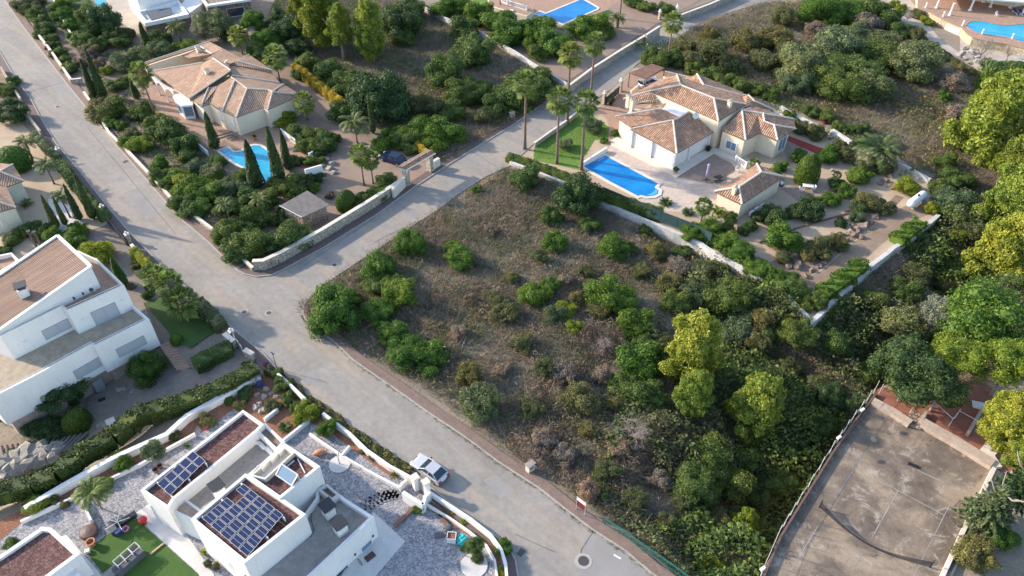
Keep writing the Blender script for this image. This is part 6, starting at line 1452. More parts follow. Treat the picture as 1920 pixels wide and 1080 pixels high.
pot((1412,319), .55, .40, 'palm', 'small palm in a dark red pot on the terrace by the white balustrade', 'dark_pot', 'fan', .9); pot((1266,325), .4, .3, 'mid', 'bushy plant in a pot at the porch corner', 'terracotta_pot', 'bush', .5); pot((1327,284), .4, .35, 'dark', 'round dark plant in a pot at the right end of the glazed porch', 'dark_pot', 'bush', .45)
pot((1145,197), .5, .32, 'mid', 'tall leafy plant in black pot just inside the right villa gate', 'black_plastic', 'bush', .7); pot((478,262), .5, .32, 'olive', 'spiky plant in a terracotta pot above the light blue pool', 'terracotta_pot', 'agave', .7)
pot((384,1039), .25, .2, 'lime', 'upper small potted plant beside the white wall and the patio', 'grey_cloth', 'agave', .5); pot((392,1062), .3, .3, 'olive', 'flowering pot at the foot of the white wall on the patio', 'dark_pot', 'bush', .4); pot((408,1066), .3, .28, 'olive', 'lower small potted shrub next to the white wall, bottom of patio', 'dark_pot', 'bush', .35)
m = MB(); g = ip(168,1000,0); m.lathe((g.x, g.y, 0), [(.75, 0), (.85, .25), (.7, .42), (.2, .5)], 18); tag(m.build('round_pouf', M['dark_pot']), 'large round dark brown bowl lying on the white gravel', 'bowl')
g = ip(173,1022,0); tag(MB().lathe((g.x, g.y, 0), [(.3, 0), (.34, .5), (.42, .55), (.42, .62), (.32, .62), (.28, .2)], 16).build('clay_pot', M['terracotta_pot']), 'empty terracotta pot standing on the white gravel by the artificial lawn', 'pot')
for i, c in enumerate(((293,884),(301,877))): g = ip(*c, 0); tag(MB().lathe((g.x, g.y, 0), [(.2, 0), (.3, .35), (.32, .4), (.25, .4), (.2, .1)], 14).build('clay_pot', M['dark_pot']), ('lower', 'upper')[i] + ' of two dark pots on the gravel beside the small solar array', 'pot', 'dark pots on gravel')
# lying amphora and leaning round
g = ip(600,848,.3); m = MB(); m.lathe((0, 0, 0), [(.08, -.7), (.24, -.5), (.36, -.1), (.34, .2), (.18, .5), (.16, .6), (.22, .66), (.2, .64)], 16); o = m.build('amphora', M['terracotta_pot'], smooth=True); o.location = g; o.rotation_euler = (0, math.radians(84), .25); tag(o, 'large terracotta amphora lying on its side on the gravel', 'amphora')
g = ip(637,870,0); tag(MB().lathe((g.x, g.y, 0), [(1.05, 0), (1.05, .06)], 26).build('stone_disc', M['pale_paving']), 'pale round stone slab on the gravel left of the white bed wall', 'slab')
m = MB(); m.tube([g + up * .05, g + Vector((-.05, .1, .9)), g + Vector((.15, .1, 1.8)), g + Vector((.4, .3, 2.5))], [.05, .035, .03, .01], 6); tag(m.build('bare_sapling', M['bark_grey']), 'thin leafless sapling growing through the round stone slab', 'sapling')
g = ip(930,1062,0); g = ip(889,1060,0); tag(MB().lathe((g.x, g.y, 0), [(1.2, 0), (1.2, .05)], 26).build('stone_disc', M['pale_paving']), 'pale round stone slab under the small trees at the bottom right of the gravel', 'slab')
a, b = ip(740,988,0), ip(776,954,0); d = b - a; tag(MB().box(((a.x + b.x) / 2, (a.y + b.y) / 2, .14), (d.length, .32, .28), math.atan2(d.y, d.x)).build('timber_beam', M['wood_red']), 'dark timber sleeper lying on the white gravel', 'timber')
a, b = ip(282,1040,0), ip(308,1019,0); d = b - a; tag(MB().box(((a.x + b.x) / 2, (a.y + b.y) / 2, .07), (d.length, .14, .12), math.atan2(d.y, d.x)).build('wooden_plank', M['wood_pale']), 'pale wooden plank lying across the artificial lawn', 'plank')
a, b = ip(828,974,0), ip(840,987,0); d = b - a; tag(MB().box(((a.x + b.x) / 2, (a.y + b.y) / 2, .14), (d.length, .3, .28), math.atan2(d.y, d.x)).build('timber_beam', M['wood_red']), 'short dark timber leaning at the inner garden wall', 'timber')
rp = ip(*crop(480, 810, 4)(865,555), 0)
# slate stepping path
R5 = crop(480, 810, 4); sl = empty('stepping_path', ip(*R5(930,510), 0), 0, 'curved path of dark slate pieces across the white gravel', 'path'); st = random.Random(3)
for i in range(9):
    t = i / 9; c0, c1 = R5(750 + 320 * t, 545 - 105 * t - 40 * math.sin(t * 3)), R5(840 + 250 * t + 20, 590 - 95 * t - 30 * math.sin(t * 3))
    for j in range(3):
        s = (j + .5) / 3; x, y = c0[0] + (c1[0] - c0[0]) * s, c0[1] + (c1[1] - c0[1]) * s; g = ip(x, y, .01); n = 4 if st.random() < .6 else 5; rr = st.uniform(.30, .38)
        pts_ = [Vector((g.x + rr * math.cos(.5 + k * 6.283 / n + st.uniform(-.15, .15)) * 1.15, g.y + rr * math.sin(.5 + k * 6.283 / n + st.uniform(-.15, .15)), 0)) for k in range(n)]
        MB().prism(pts_, .025, -.02).build('slate_piece', M['slate_solid'], sl)
# parked building goods on the gravel
for c, sz, rz, mt, lab, nm in (((824,1004),(1.0,.7,.25),.2,'grey_cloth','grey folded sheet beside the white bulk bag on gravel','folded_sheet'),((840,992),(.9,.8,.5),.5,'grey_cloth','dark bundle left of the white bulk bag','bundle'),((850,1000),(.6,.5,.35),.1,'dark_pot','dark tub between the bundles on gravel','tub')):
    g = ip(*c, 0); bm = bmesh.new(); bmesh.ops.create_icosphere(bm, subdivisions=3, radius=1); rg = random.Random(int(c[0]))
    for v_ in bm.verts: v_.co = Vector((v_.co.x * sz[0] / 2, v_.co.y * sz[1] / 2, max(-.8, v_.co.z) * sz[2] / 2)) * (1 + .12 * math.sin(v_.co.x * 9 + v_.co.y * 7))
    me = bpy.data.meshes.new(nm); bm.to_mesh(me); bm.free(); o = link(nm, me, M[mt]); o.location = (g.x, g.y, sz[2] * .35); o.rotation_euler = (0, 0, rz); tag(o, lab, 'building goods')
g = ip(847,1012,0); e = empty('bulk_bag', g, 0, 'open white bulk bag filled with soil on the gravel', 'bag'); o4 = [Vector((g.x + x, g.y + y, 0)) for x, y in ((-.42, -.35), (.40, -.42), (.46, .35), (-.36, .42))]; MB().ring(ccw(o4), inset(o4, .05), .75, 0).build('sack', M['white_paint'], e); MB().prism(inset(o4, .04), .62, .02).build('soil', M['red_soil'], e)
g = ip(866,1012,.3); bm = bmesh.new(); bmesh.ops.create_icosphere(bm, subdivisions=4, radius=.55); 
for v_ in bm.verts: v_.co = v_.co * (1 + .16 * math.sin(v_.co.x * 11) * math.cos(v_.co.y * 13 + v_.co.z * 6)); v_.co.z *= .6
me = bpy.data.meshes.new('tarpaulin'); bm.to_mesh(me); bm.free(); o = link('tarpaulin', me, M['teal_cloth']); o.location = g; tag(o, 'crumpled turquoise tarpaulin on the gravel beside the white bag', 'tarpaulin')
# stacked patio furniture on the artificial lawn
R10 = crop(120, 930, 6.857); gs = ip(*R10(850,870), 0); rz = ang(R10(700,1000), R10(1000,740)); e = empty('sofa', gs, rz, 'dark grey outdoor sofa stacked on its base on the artificial lawn', 'sofa'); e.location = (gs.x, gs.y, 0)
MB().box((0, 0, .28), (2.7, 1.05, .5)).build('base', M['grey_cloth'], e, loc=(0, 0, 0)); MB().box((0, -.42, .62), (2.7, .25, .5)).build('backrest', M['grey_cloth'], e, loc=(0, 0, 0))
for k in range(3):
    c = ip(*R10(720 + 95 * k, 850 - 85 * k), .9); e = empty('patio_chair', (c.x, c.y, .55), rz, ('left', 'middle', 'right')[k] + ' grey metal armchair stacked upside down on the sofa', 'chair', 'chairs on the sofa'); m = MB()
    for s in (-1, 1):
        m.beam((s * .36, -.35, .05), (s * .36, .4, .05), .05, .05); m.beam((s * .36, -.35, .05), (s * .36, -.35, .6), .05, .05); m.beam((s * .36, .4, .05), (s * .36, .4, .6), .05, .05); m.beam((s * .36, -.35, .6), (s * .36, .4, .6), .05, .05)
    m.beam((-.36, .4, .6), (.36, .4, .6), .05, .05); m.beam((-.36, -.35, .6), (.36, -.35, .6), .05, .05); m.build('frame', M['rail_metal'], e, loc=(0, 0, 0)); MB().box((0, .02, .35), (.62, .62, .06)).build('seat', M['dark_metal'], e, loc=(0, 0, 0))
g = ip(*R10(720,385), 0); e = empty('airer', g, .4, 'white rotary clothes airer fallen beside boxes on the lawn edge', 'clothes airer'); m = MB()
for k in range(5): a_ = k * 1.26; m.beam((0, 0, .7), (math.cos(a_) * 1.1, math.sin(a_) * 1.1, .75 + .3 * (k % 2)), .05, .05)
m.beam((0, 0, 0), (0, 0, 1.4), .06, .06); m.build('arms', M['white_paint'], e, loc=(0, 0, 0))
for i, (x, y, sx, sy, sz_, mt, lab) in enumerate(((640,450,.6,.9,.5,'grey_cloth','grey storage box, leftmost of the things under the white airer'),(715,480,.6,.5,.45,'navy_cloth','blue crate under the white airer'),(840,300,1.4,.5,.35,'dark_metal','long dark box at the top corner of the artificial lawn'),(650,350,.9,.4,.4,'grey_cloth','slate coloured low box behind the white airer'))):
    g = ip(*R10(x, y), 0); e = empty('storage_box', g, 0, lab, 'box'); MB().box((g.x, g.y, sz_ / 2), (sx, sy, sz_), .8).build('box', M[mt], e); MB().box((g.x, g.y, sz_ + .03), (sx * 1.06, sy * 1.06, .05), .8).build('lid', M[mt], e)
g = ip(*R10(797,430), .15); m = MB(); m.tube([g + Vector((math.cos(k * .52) * .26, math.sin(k * .52) * .26, .1)) for k in range(13)], .08, 8); tag(m.build('toy_ring', M['pink_plastic']), 'pink ring shaped toy beside the blue crate', 'toy')
g = ip(*R10(1035,350), 0); tag(MB().lathe((g.x, g.y, 0), [(.22, 0), (.3, .35), (.42, .55), (.36, .7), (.1, .74)], 12).build('red_planter', M['red_pot'], smooth=True), 'bright red round planter beside the artificial lawn', 'planter')
g = ip(165,1035,0); tag(MB().box((g.x, g.y, .15), (.4, .35, .3), .4).build('stone_block', M['white_paint']), 'small white block at the left corner of the artificial lawn', 'block')
for i, c in enumerate(((240,1075),)):
    g = ip(*R10(650,970), 0); tag(MB().box((g.x, g.y, .12), (1.7, .9, .24), .9).build('cushion_stack', M['concrete_floor']), 'beige mattress cushions lying beside the stacked sofa', 'cushions')
g = ip(*R10(1530,430), 0); e = empty('barbecue', g, 0, 'dark kettle barbecue beside the white wall on the patio', 'barbecue'); MB().lathe((g.x, g.y, .6), [(.1, 0), (.36, .12), (.4, .28), (.3, .45), (.05, .52)], 14).build('kettle', M['dark_metal'], e, smooth=True)
for k in range(3): a_ = k * 2.1; MB().beam(g + up * .62, g + Vector((math.cos(a_) * .35, math.sin(a_) * .35, 0)), .03, .03).build('leg', M['rail_metal'], e)
# outdoor coil, mat by the low block
g = ip(*R5(855,935), 0); tag(MB().box((g.x, g.y, .02), (.95, .6, .03), .75).build('door_mat', M['dark_pot']), 'brown door mat outside the low white block', 'door mat')
g = ip(*R5(780,975), .5); m = MB(); m.tube([g + Vector((math.cos(k * .52) * .35 * .7, math.cos(k * .52) * .35 * -.7, math.sin(k * .52) * .35)) for k in range(25)], .03, 6); tag(m.build('hose_coil', M['black_plastic']), 'dark coil of hose on the wall beside the doorway of the low block', 'hose')
for pts_, lab in ((((1130,620),(1095,640),(1090,720),(1110,790),(1085,835)), 'black cable trailing over the low roof of the solar villa'), (((1240,640),(1255,690),(1200,740)), 'pale cable looping round the upper low roof chimney')):
    P_ = [ip(*RB(x, y), 2.84) for x, y in pts_]; tag(MB().tube(P_, .03, 5).build('roof_cable', M['dark_metal']), lab, 'cable')
# gas tank
a, b = ip(1707,383,.9), ip(1732,364,.9); d = (b - a).normalized(); e = empty('gas_tank', ((a + b) / 2).xy.to_3d(), 0, 'white horizontal gas tank on the bare earth of the back garden', 'gas tank'); pr = [(-1.0, .05), (-.99, .35), (-.9, .52), (-.75, .6), (.75, .6), (.9, .52), (.99, .35), (1.0, .05)]; ln = (b - a).length / 2 + .25; c = (a + b) / 2
m = MB(); m.tube([c + d * t * ln for t, r in pr], [r for t, r in pr], 20); m.build('vessel', M['tank_white'], e, smooth=True); m = MB(); m.tube([c + up * .58, c + up * .8], .16, 10); m.build('valve_cover', M['dark_metal'], e); m = MB()
for s in (-.55, .55): q_ = c + d * s * ln; m.box((q_.x, q_.y, .2), (.25, .9, .4), math.atan2(d.y, d.x))
m.build('cradle', M['pale_paving'], e)
# garden table and chairs, white balustrade
RT = crop(1400, 240, 3); g = ip(*RT(340,347), 0); e = empty('garden_table', g, 0, 'white garden table on the small paved square behind the pavilion', 'table'); MB().box((g.x, g.y, .72), (1.5, .9, .06), -.15).build('table_top', M['white_paint'], e)
for sx in (-.6, .6):
    for sy in (-.35, .35): MB().beam(g + Vector((sx, sy, 0)), g + Vector((sx, sy, .7)), .06, .06).build('leg', M['white_paint'], e)
def chair(px, rz, lab, z=0.0):
    g = ip(*px, z); e = empty('garden_chair', (g.x, g.y, z), rz, lab, 'chair', 'white garden chairs'); MB().box((0, 0, .42), (.48, .48, .05)).build('seat', M['white_paint'], e, loc=(0, 0, 0)); MB().box((0, .22, .68), (.48, .05, .5)).build('backrest', M['white_paint'], e, loc=(0, 0, 0))
    for sx in (-.2, .2):
        for sy in (-.2, .2): MB().beam((sx, sy, 0), (sx, sy, .42), .045, .045).build('leg', M['white_paint'], e, loc=(0, 0, 0))
chair(RT(300,360), 1.4, 'white garden chair at the left end of the garden table'); chair(RT(372,352), -1.4, 'white garden chair at the right end of the garden table'); chair((1382,322), .5, 'white garden chair below the potted palm on the terrace'); chair((1868,30), .4, 'white chair near the navy loungers by the curved pool', 1.6)
balustrade([ip(1379,303,0), ip(1398,315,0)], .0, .95, 'short white balustrade beside the potted palm'); balustrade([RP_ for RP_ in (ip(*RP(1270,465), 0), ip(*RP(1370,400), 0), ip(*RP(1230,320), 0))], 0, .9, 'white balustrade at the corner of the light blue pool terrace')
RQ = crop(370, 220, 6); gwall([RQ(0,285), RQ(60,335), RQ(110,380)], .9, .2, 'white_wall', 'short white parapet left of the first pool cypress', None); gwall([RQ(935,125), RQ(1020,190), RQ(1100,250)], .8, .15, 'white_wall', 'white parapet right of the cypresses on the pool terrace', None)
e = empty('garage_block', ip(596,338,0), 0, 'white garage front under the corner of the light blue pool terrace', 'garage'); ga_ = [ip(*RQ(1215,700), 0), ip(*RQ(1420,690), 0), ip(*RQ(1360,470), 0)]
a, b = ip(*RQ(1235,745), 0), ip(*RQ(1425,690), 0); d = (b - a); MB().box(((a.x + b.x) / 2, (a.y + b.y) / 2 + .2, 1.15), (d.length, .3, 2.3), math.atan2(d.y, d.x)).build('wall', M['white_wall'], e); MB().box(((a.x + b.x) / 2 + .02, (a.y + b.y) / 2 + .03, 1.0), (d.length * .8, .1, 1.9), math.atan2(d.y, d.x)).build('garage_door', M['white_paint'], e)
# person crouching by the pavilion: one continuous skin
def person(px, lab, rz=0.0):
    g = ip(*px, 0); me = bpy.data.meshes.new('person'); J = [(0, 0, .42), (0, .10, .62), (0, .22, .84), (0, .28, .93), (0, .36, 1.04), (-.10, 0, .40), (-.13, .36, .48), (-.13, .18, .08), (-.13, .36, .04), (.10, 0, .40), (.13, .36, .48), (.13, .18, .08), (.13, .36, .04), (-.20, .22, .84), (-.24, .36, .62), (-.16, .56, .50), (.20, .22, .84), (.24, .36, .62), (.16, .56, .50)]
    E_ = [(0, 1), (1, 2), (2, 3), (3, 4), (0, 5), (5, 6), (6, 7), (7, 8), (0, 9), (9, 10), (10, 11), (11, 12), (2, 13), (13, 14), (14, 15), (2, 16), (16, 17), (17, 18)]
    Rr = [.15, .15, .15, .06, .105, .11, .085, .055, .05, .11, .085, .055, .05, .065, .05, .04, .065, .05, .04]
    me.from_pydata(J, E_, []); o = bpy.data.objects.new('person', me); C.objects.link(o); md = o.modifiers.new('skin', 'SKIN'); 
    for sv, r in zip(me.skin_vertices[0].data, Rr): sv.radius = (r, r)
    me.skin_vertices[0].data[0].use_root = True; o.modifiers.new('sub', 'SUBSURF').levels = 2; o.modifiers['sub'].render_levels = 2
    me.materials.append(M['skin']); o.location = (g.x, g.y, 0); o.rotation_euler = (0, 0, rz); o.scale = (1.05,) * 3
    sh = bpy.data.meshes.new('shirt'); sh.from_pydata([J[1], J[2], (0, .245, .88), (-.20, .22, .84), (-.23, .32, .70), (.20, .22, .84), (.23, .32, .70), (0, .02, .48)], [(7, 0), (0, 1), (1, 2), (1, 3), (3, 4), (1, 5), (5, 6)], []); s = bpy.data.objects.new('shirt', sh); C.objects.link(s); s.modifiers.new('skin', 'SKIN')
    if not sh.skin_vertices: pass
    for sv, r in zip(sh.skin_vertices[0].data, (.175, .175, .09, .09, .075, .09, .075, .17)): sv.radius = (r, r)
    sh.skin_vertices[0].data[7].use_root = True; s.modifiers.new('sub', 'SUBSURF').levels = 2; s.modifiers['sub'].render_levels = 2; sh.materials.append(M['white_paint']); s.parent = o
    tr = bpy.data.meshes.new('trousers'); tr.from_pydata([J[0], J[5], J[6], (-.13, .21, .16), J[9], J[10], (.13, .21, .16)], [(0, 1), (1, 2), (2, 3), (0, 4), (4, 5), (5, 6)], []); t = bpy.data.objects.new('trousers', tr); C.objects.link(t); t.modifiers.new('skin', 'SKIN')
    for sv, r in zip(tr.skin_vertices[0].data, (.175, .13, .105, .08, .13, .105, .08)): sv.radius = (r, r)
    tr.skin_vertices[0].data[0].use_root = True; t.modifiers.new('sub', 'SUBSURF').levels = 2; tr.materials.append(M['navy_cloth']); t.parent = o
    hb = MB().lathe((0, .345, 1.02), [(.09, -.02), (.118, .03), (.10, .10), (.03, .125)], 12); h = hb.build('hair', M['bark'], o, smooth=True, loc=(0, 0, 0))
    tag(o, lab, 'person'); return o
plain('skin', (.45, .26, .18), .6)
person((1463,352), 'person in white top and dark trousers crouching at the corner of the small tiled pavilion', -.9)
# court walls, fences and net
def cw(px, h, mat, lab, w=.35, cap=None): return gwall(px, h, w, mat, lab, cap, zf=-.3)
cw([Z8(1700,265), Z8(1620,430), Z8(1490,690), Z8(1310,1080)], .45, 'light_stone', 'pale low wall along the right side of the tennis court'); cw([Z8(1160,-80), Z8(1400,55), Z8(1690,235)], .5, 'pink_concrete', 'broad pink concrete kerb at the top of the tennis court', 1.2); cw([(1637,750),(1675,770),(1708,792)], .5, 'pink_concrete', 'pinkish kerb at the top left of the tennis court', .9)
cw([(1726,790),(1738,770)], .5, 'pink_concrete', 'short wall on the right of the court steps', .3)
cw([(1818,808),(1845,762)], .8, 'pink_concrete', 'low brown wall crossing the clay yard', .3); cw([(1868,876),(1850,850),(1900,790)], .3, 'light_stone', 'pale kerb right of the clay yard', 1.3)
for i in range(4): struct(MB().box(ip(1722 - i * 3, 780 + i * 6, .12), (1.5, .45, .5 - i * .1), -.52).build('court_step', M['rubble_brown']))
e = empty('court_fence', ip(1500,948,0), 0, 'low rusty fence rail and posts on the left side of the tennis court', 'fence'); fl = [ip(x, y, 0) for x, y in [(1642,740),(1600,795),(1560,852),(1500,948),(1462,1010),(1430,1085),(1410,1150)]]; m = MB()
for a, b in zip(fl, fl[1:]): m.beam(a + up * .2, b + up * .2, .2, .4); 
m.build('fence_base', M['rust_rail'], e); m = MB()
for a, b in zip(fl, fl[1:]):
    for k in range(3): p = a.lerp(b, k / 3); o_ = Vector((-.25, .1, 0)); m.tube([p + o_, p + o_ + up * 2.2], .03, 5)
    m.tube([a + Vector((-.25, .1, 1.2)), b + Vector((-.25, .1, 1.2))], .02, 5)
m.build('post', M['rail_metal'], e)
for i, (x, y) in enumerate(((1617,768),(1573,820),(1430,1066))): g = ip(x, y, 2.0); tag(MB().box(g, (.5, .25, .2), .6).build('floodlight', M['white_paint']), ('uppermost', 'middle', 'lowest')[i] + ' small white floodlight on the left fence of the court', 'floodlight', 'court floodlights')
n0, n1 = ip(*Z8(385,565), 0), ip(*Z8(1215,1015), 0); e = empty('tennis_net', n0, 0, 'sagging black tennis net with pale top band across the worn court', 'tennis net'); d = n1 - n0; sd = Vector((-d.y, d.x, 0)).normalized(); m = MB(); mb = MB(); N_ = 24; pv = None
for i in range(N_ + 1):
    t = i / N_; z = .95 - .62 * math.sin(math.pi * t); off = sd * (-1.15 * math.sin(math.pi * t)); p = n0 + d * t + off; p.z = z; b_ = n0 + d * t + off * 1.02; b_.z = .05
    if pv:
        for s in (-.01, .01): o_ = sd * s; m.poly([pv[1] + o_, b_ + o_, p + o_, pv[0] + o_][::(1 if s > 0 else -1)])
        mb.beam(pv[0], p, .04, .06)
    pv = (p, b_)
m.build('netting', M['net_mesh'], e); mb.build('top_band', M['grey_cloth'], e)
for p in (n0, n1): MB().tube([p, p + up * 1.15], .06, 8).build('post', M['dark_metal'], e)
g = ip(1836,760,.5); tag(MB().box((g.x, g.y, .5), (1.3, 1.0, .07), -.3).build('white_table', M['white_paint']), 'white square table top in the shade of the clay yard', 'table')
g = ip(*Z8(1090,240), 0); a, b = ip(*Z8(1050,235), 0), ip(*Z8(1130,268), 0); d = b - a; tag(MB().box(((a.x + b.x) / 2, (a.y + b.y) / 2, .05), (d.length, .35, .1), math.atan2(d.y, d.x)).build('floor_grate', M['black_plastic']), 'dark drain slot at the foot of the court steps', 'drain')
e = empty('wire_fence', ip(1660,750,0), 0, 'thin metal fence posts and rails round the clay yard', 'fence'); m = MB()
fp = [ip(x, y, 0) for x, y in [(1648,738),(1682,752),(1705,775),(1728,760),(1745,770),(1778,800),(1790,785),(1838,812)]]
for a, b in zip(fp, fp[1:]): m.tube([a + up * 1.3, b + up * 1.3], .025, 5); m.tube([a, a + up * 1.6], .035, 5)
m.build('rails', M['rail_metal'], e)
# ---------------------------------------------------------------- rocks
def rock(px, r, mat, lab, seed, flat=.7, gz_=True):
    g = ipg(*px); bm = bmesh.new(); bmesh.ops.create_icosphere(bm, subdivisions=2, radius=r); rg = random.Random(seed); ph = [rg.uniform(0, 6) for _ in range(6)]
    for v_ in bm.verts: n_ = v_.co.normalized(); v_.co *= 1 + .22 * math.sin(n_.x * 4 + ph[0]) + .18 * math.sin(n_.y * 5 + ph[1]) + .12 * math.sin(n_.z * 7 + n_.x * 5 + ph[2]); v_.co.z *= flat; v_.co += Vector((rg.gauss(0, .04), rg.gauss(0, .04), 0)) * r
    me = bpy.data.meshes.new('boulder'); bm.to_mesh(me); bm.free(); o = link('boulder', me, M[mat]); o.location = (g.x, g.y, g.z + r * flat * .3); o.rotation_euler = (0, 0, rg.uniform(0, 6)); plabel(o, lab, 'rock', px[0], px[1], 'garden rocks'); return o
rk = random.Random(8)
for i, (x, y, r) in enumerate([(1485,475,.9),(1495,500,.7),(1478,500,.5),(1508,518,.5),(1522,508,.45),(1535,500,.4),(1545,492,.4),(1552,482,.35),(1595,440,.7),(1607,432,.6),(1618,425,.7),(1630,418,.5),(1600,425,.5),(1585,450,.5),(1640,408,.6),(1652,398,.5),(1660,392,.5),(1672,352,.6),(1660,340,.5),(1650,345,.4),(1668,330,.5),(1680,345,.4),(1612,445,.5),(1577,440,.4)]): rock((x, y), r, 'boulder_brown', 'weathered brown rock', i)
for i, (x, y, r) in enumerate([(1802,105,.9),(1815,112,1.0),(1828,120,1.1),(1840,128,1.0),(1820,100,.8),(1838,110,.8),(1850,118,.7),(1860,130,.6),(1810,92,.7)]): rock((x, y), r, 'boulder', 'pale sunlit boulder', 50 + i)
for i, (x, y, r) in enumerate([(5,880,1.3),(22,868,1.1),(40,860,1.2),(58,855,1.3),(75,850,1.2),(92,848,1.0),(110,845,.9),(18,890,1.2),(38,882,1.3),(60,872,1.2),(82,866,1.0),(100,860,.9),(8,900,1.0),(195,800,.6),(235,730,.35),(250,735,.35),(300,700,.4),(225,732,.4)]): rock((x, y), r, 'boulder', 'grey retaining boulder', 80 + i)
for i, (x, y, r) in enumerate([(500,730,.35),(510,738,.3),(495,745,.35),(518,745,.3),(488,758,.35),(505,760,.3),(492,772,.4),(515,755,.3),(482,740,.3),(480,765,.4),(575,275,.3)]): rock((x, y), r, 'boulder', 'round pale garden stone', 110 + i)
for i, (x, y, r) in enumerate([(611,300,.6),(622,308,.6),(618,318,.6),(625,325,.5),(610,328,.5),(605,312,.5),(680,270,.4),(692,277,.4),(702,280,.4),(712,283,.4),(722,285,.4),(735,288,.35),(1560,320,.3)]): rock((x, y), r, 'boulder', 'pale rockery stone', 140 + i)
# log terrace behind the white villa
for i in range(17):
    t = i / 16; x0, y0 = 5 + 165 * t, 850 - 35 * math.sin(t * 1.6) + 2 * t; a0 = (8 + 158 * t, 836 - 34 * t + 2); a1 = (2 + 130 * t, 858 - 12 * t - (20 * t))
    p0, p1 = ipg(6 + 160 * t, 842 - 25 * t), ipg(12 + 118 * t, 868 - 18 * t); 
    p0.z += .45; p1.z += .35; tag(MB().tube([p0, p1], .17, 8).build('log', M['wood_grey']), ('leftmost' if i == 0 else 'rightmost' if i == 16 else ORD[i + 1] + ' from left' if i < 12 else ORD[17 - i] + ' from right') + ' of the fanned logs set in the log terrace', 'log', 'fanned terrace logs')
sheet('log_bed', [(-20,835),(60,825),(160,806),(175,820),(130,850),(60,868),(-20,880)], .05, M['bare_earth'], drape=True)
tag(MB().box(ipg(212,800) + up * .4, (.9, 1.3, .7), .6).build('stone_block', M['light_stone']), 'pale cut stone block at the foot of the grey drive', 'block')
g = ipg(192,751); tag(MB().box(g + up * .2, (.7, .45, .06), .5).build('floor_grate', M['black_plastic']), 'small dark grate in the drive by the garage doors', 'drain')
# timber edging in the sand garden
for a, b, lab in (((1488,430),(1590,400),'long dark timber edging across the sand garden'), ((1425,455),(1442,447),'short dark timber edging left of the round citrus bush'), ((1583,398),(1600,394),'short dark timber edging near the rock garden')):
    a, b = ip(*a, 0), ip(*b, 0); d = b - a; tag(MB().box(((a.x + b.x) / 2, (a.y + b.y) / 2, .06), (d.length, .22, .16), math.atan2(d.y, d.x)).build('timber_edging', M['wood_red']), lab, 'edging')
# wheelie bin and bits at the junction corner
g = ip(488,722,0); e = empty('waste_bin', g, 0, 'tall dark blue bin in the corner bed by the junction', 'bin'); MB().box((g.x, g.y, .6), (.6, .75, 1.15), .4).build('bin_body', M['navy_cloth'], e); MB().box((g.x, g.y, 1.2), (.66, .82, .08), .4).build('lid', M['grey_cloth'], e)
g = ip(1905,25,0); g = ip(1915,105,0); tag(MB().lathe((g.x, g.y, 0), [(1.5, 0), (1.5, .12), (1.35, .14)], 24).build('round_cover', M['door_grey']), 'grey round cover at the right edge below the curved pool', 'cover')
# ---------------------------------------------------------------- plants, one entry each: (kind, x, y, half width in photo pixels, colour)
def many(kind, col, items, **k):
    for it in items: bush(kind, it[0], it[1], it[2], col, *(it[3:4] or ()), **k)
# empty plot in the middle
many('tree', 'bright', [(622,578,52),(708,500,33),(745,543,37),(708,582,30),(735,622,32),(762,655,34),(768,452,32),(862,480,26),(1145,548,43)])
many('bush', 'bright', [(808,658,30),(803,692,21),(850,460,15),(1042,450,25),(1148,460,26),(1000,550,30),(1030,535,20),(1192,598,33),(1196,670,42),(893,353,11),(660,560,18)])
many('bush', 'mid', [(1033,402,23),(1106,417,20),(985,330,30),(1335,850,42),(1320,905,30),(1370,900,40),(1395,860,30),(1270,560,25),(1210,430,14),(705,532,25),(1172,722,28),(1215,735,33)])
many('tree', 'mid', [(1362,552,42),(1300,905,40)]); many('tree', 'dark', [(1083,362,44,1.1)])
many('fluffy', 'grey', [(1390,612,38),(1300,548,28),(905,750,42),(1040,585,22)]); many('fluffy', 'olive', [(880,700,28),(950,585,26),(1090,745,38),(1100,805,20),(1120,580,22),(1080,560,18),(1430,600,28),(1340,985,30),(1250,975,24),(1280,940,22)])
many('bush', 'lime', [(1060,578,19),(1078,610,17),(1330,1062,28)]); many('bush', 'mid', [(1490,455,1)][:0]); many('bush', 'yellow', [(898,395,1)][:0])
tree('pine', 1300, 655, 66, 4.5, 'pine', 1.25, look='tall yellow green pine, largest on the empty plot'); tree('pine', 1302, 735, 44, 4.0, 'pine', 1.0, look='yellow green pine, lower neighbour of the largest one'); tree('pine', 1420, 765, 60, 4.5, 'pine', 1.25, look='broad yellow green pine')
tree('pine', 1398, 978, 30, 2.5, 'lime', 1.1, look='small lime green pine'); tree('bare', 1185, 810, 42, 1.6, 'dry', .8, look='pale leafless tree with tangled twigs'); tree('bare', 1130, 650, 22, 1.0, 'dry', .8, look='small pale leafless shrub')
for x, y, r in ((655,545,10),(1060,530,1))[:1]: rosplant('agave', x, y, 12, 'silver', 'grey agave')
many('fluffy', 'olive', [(1230,470,24),(1320,505,24),(1200,505,22),(1255,530,26),(1420,640,30),(1450,690,28),(930,560,20),(1010,480,18),(1100,505,18),(980,640,22),(1020,690,24),(1000,765,24),(1140,880,28),(1190,935,28),(1240,640,22),(960,520,15),(1150,760,18)])
many('fluffy', 'dry', [(1270,500,22),(880,560,15),(1060,525,16),(940,690,18),(1060,850,26),(1100,920,24),(1020,820,22),(1130,700,24),(920,430,14),(820,560,14),(860,620,18),(900,490,12),(1060,700,24),(1240,900,26),(1160,840,22),(1300,1010,22)], look='dry brown twiggy shrub')
many('bush', 'mid', [(1280,470,16),(1350,500,18),(1180,465,16),(1210,640,22),(1440,620,22),(1395,545,16),(1470,600,16)])
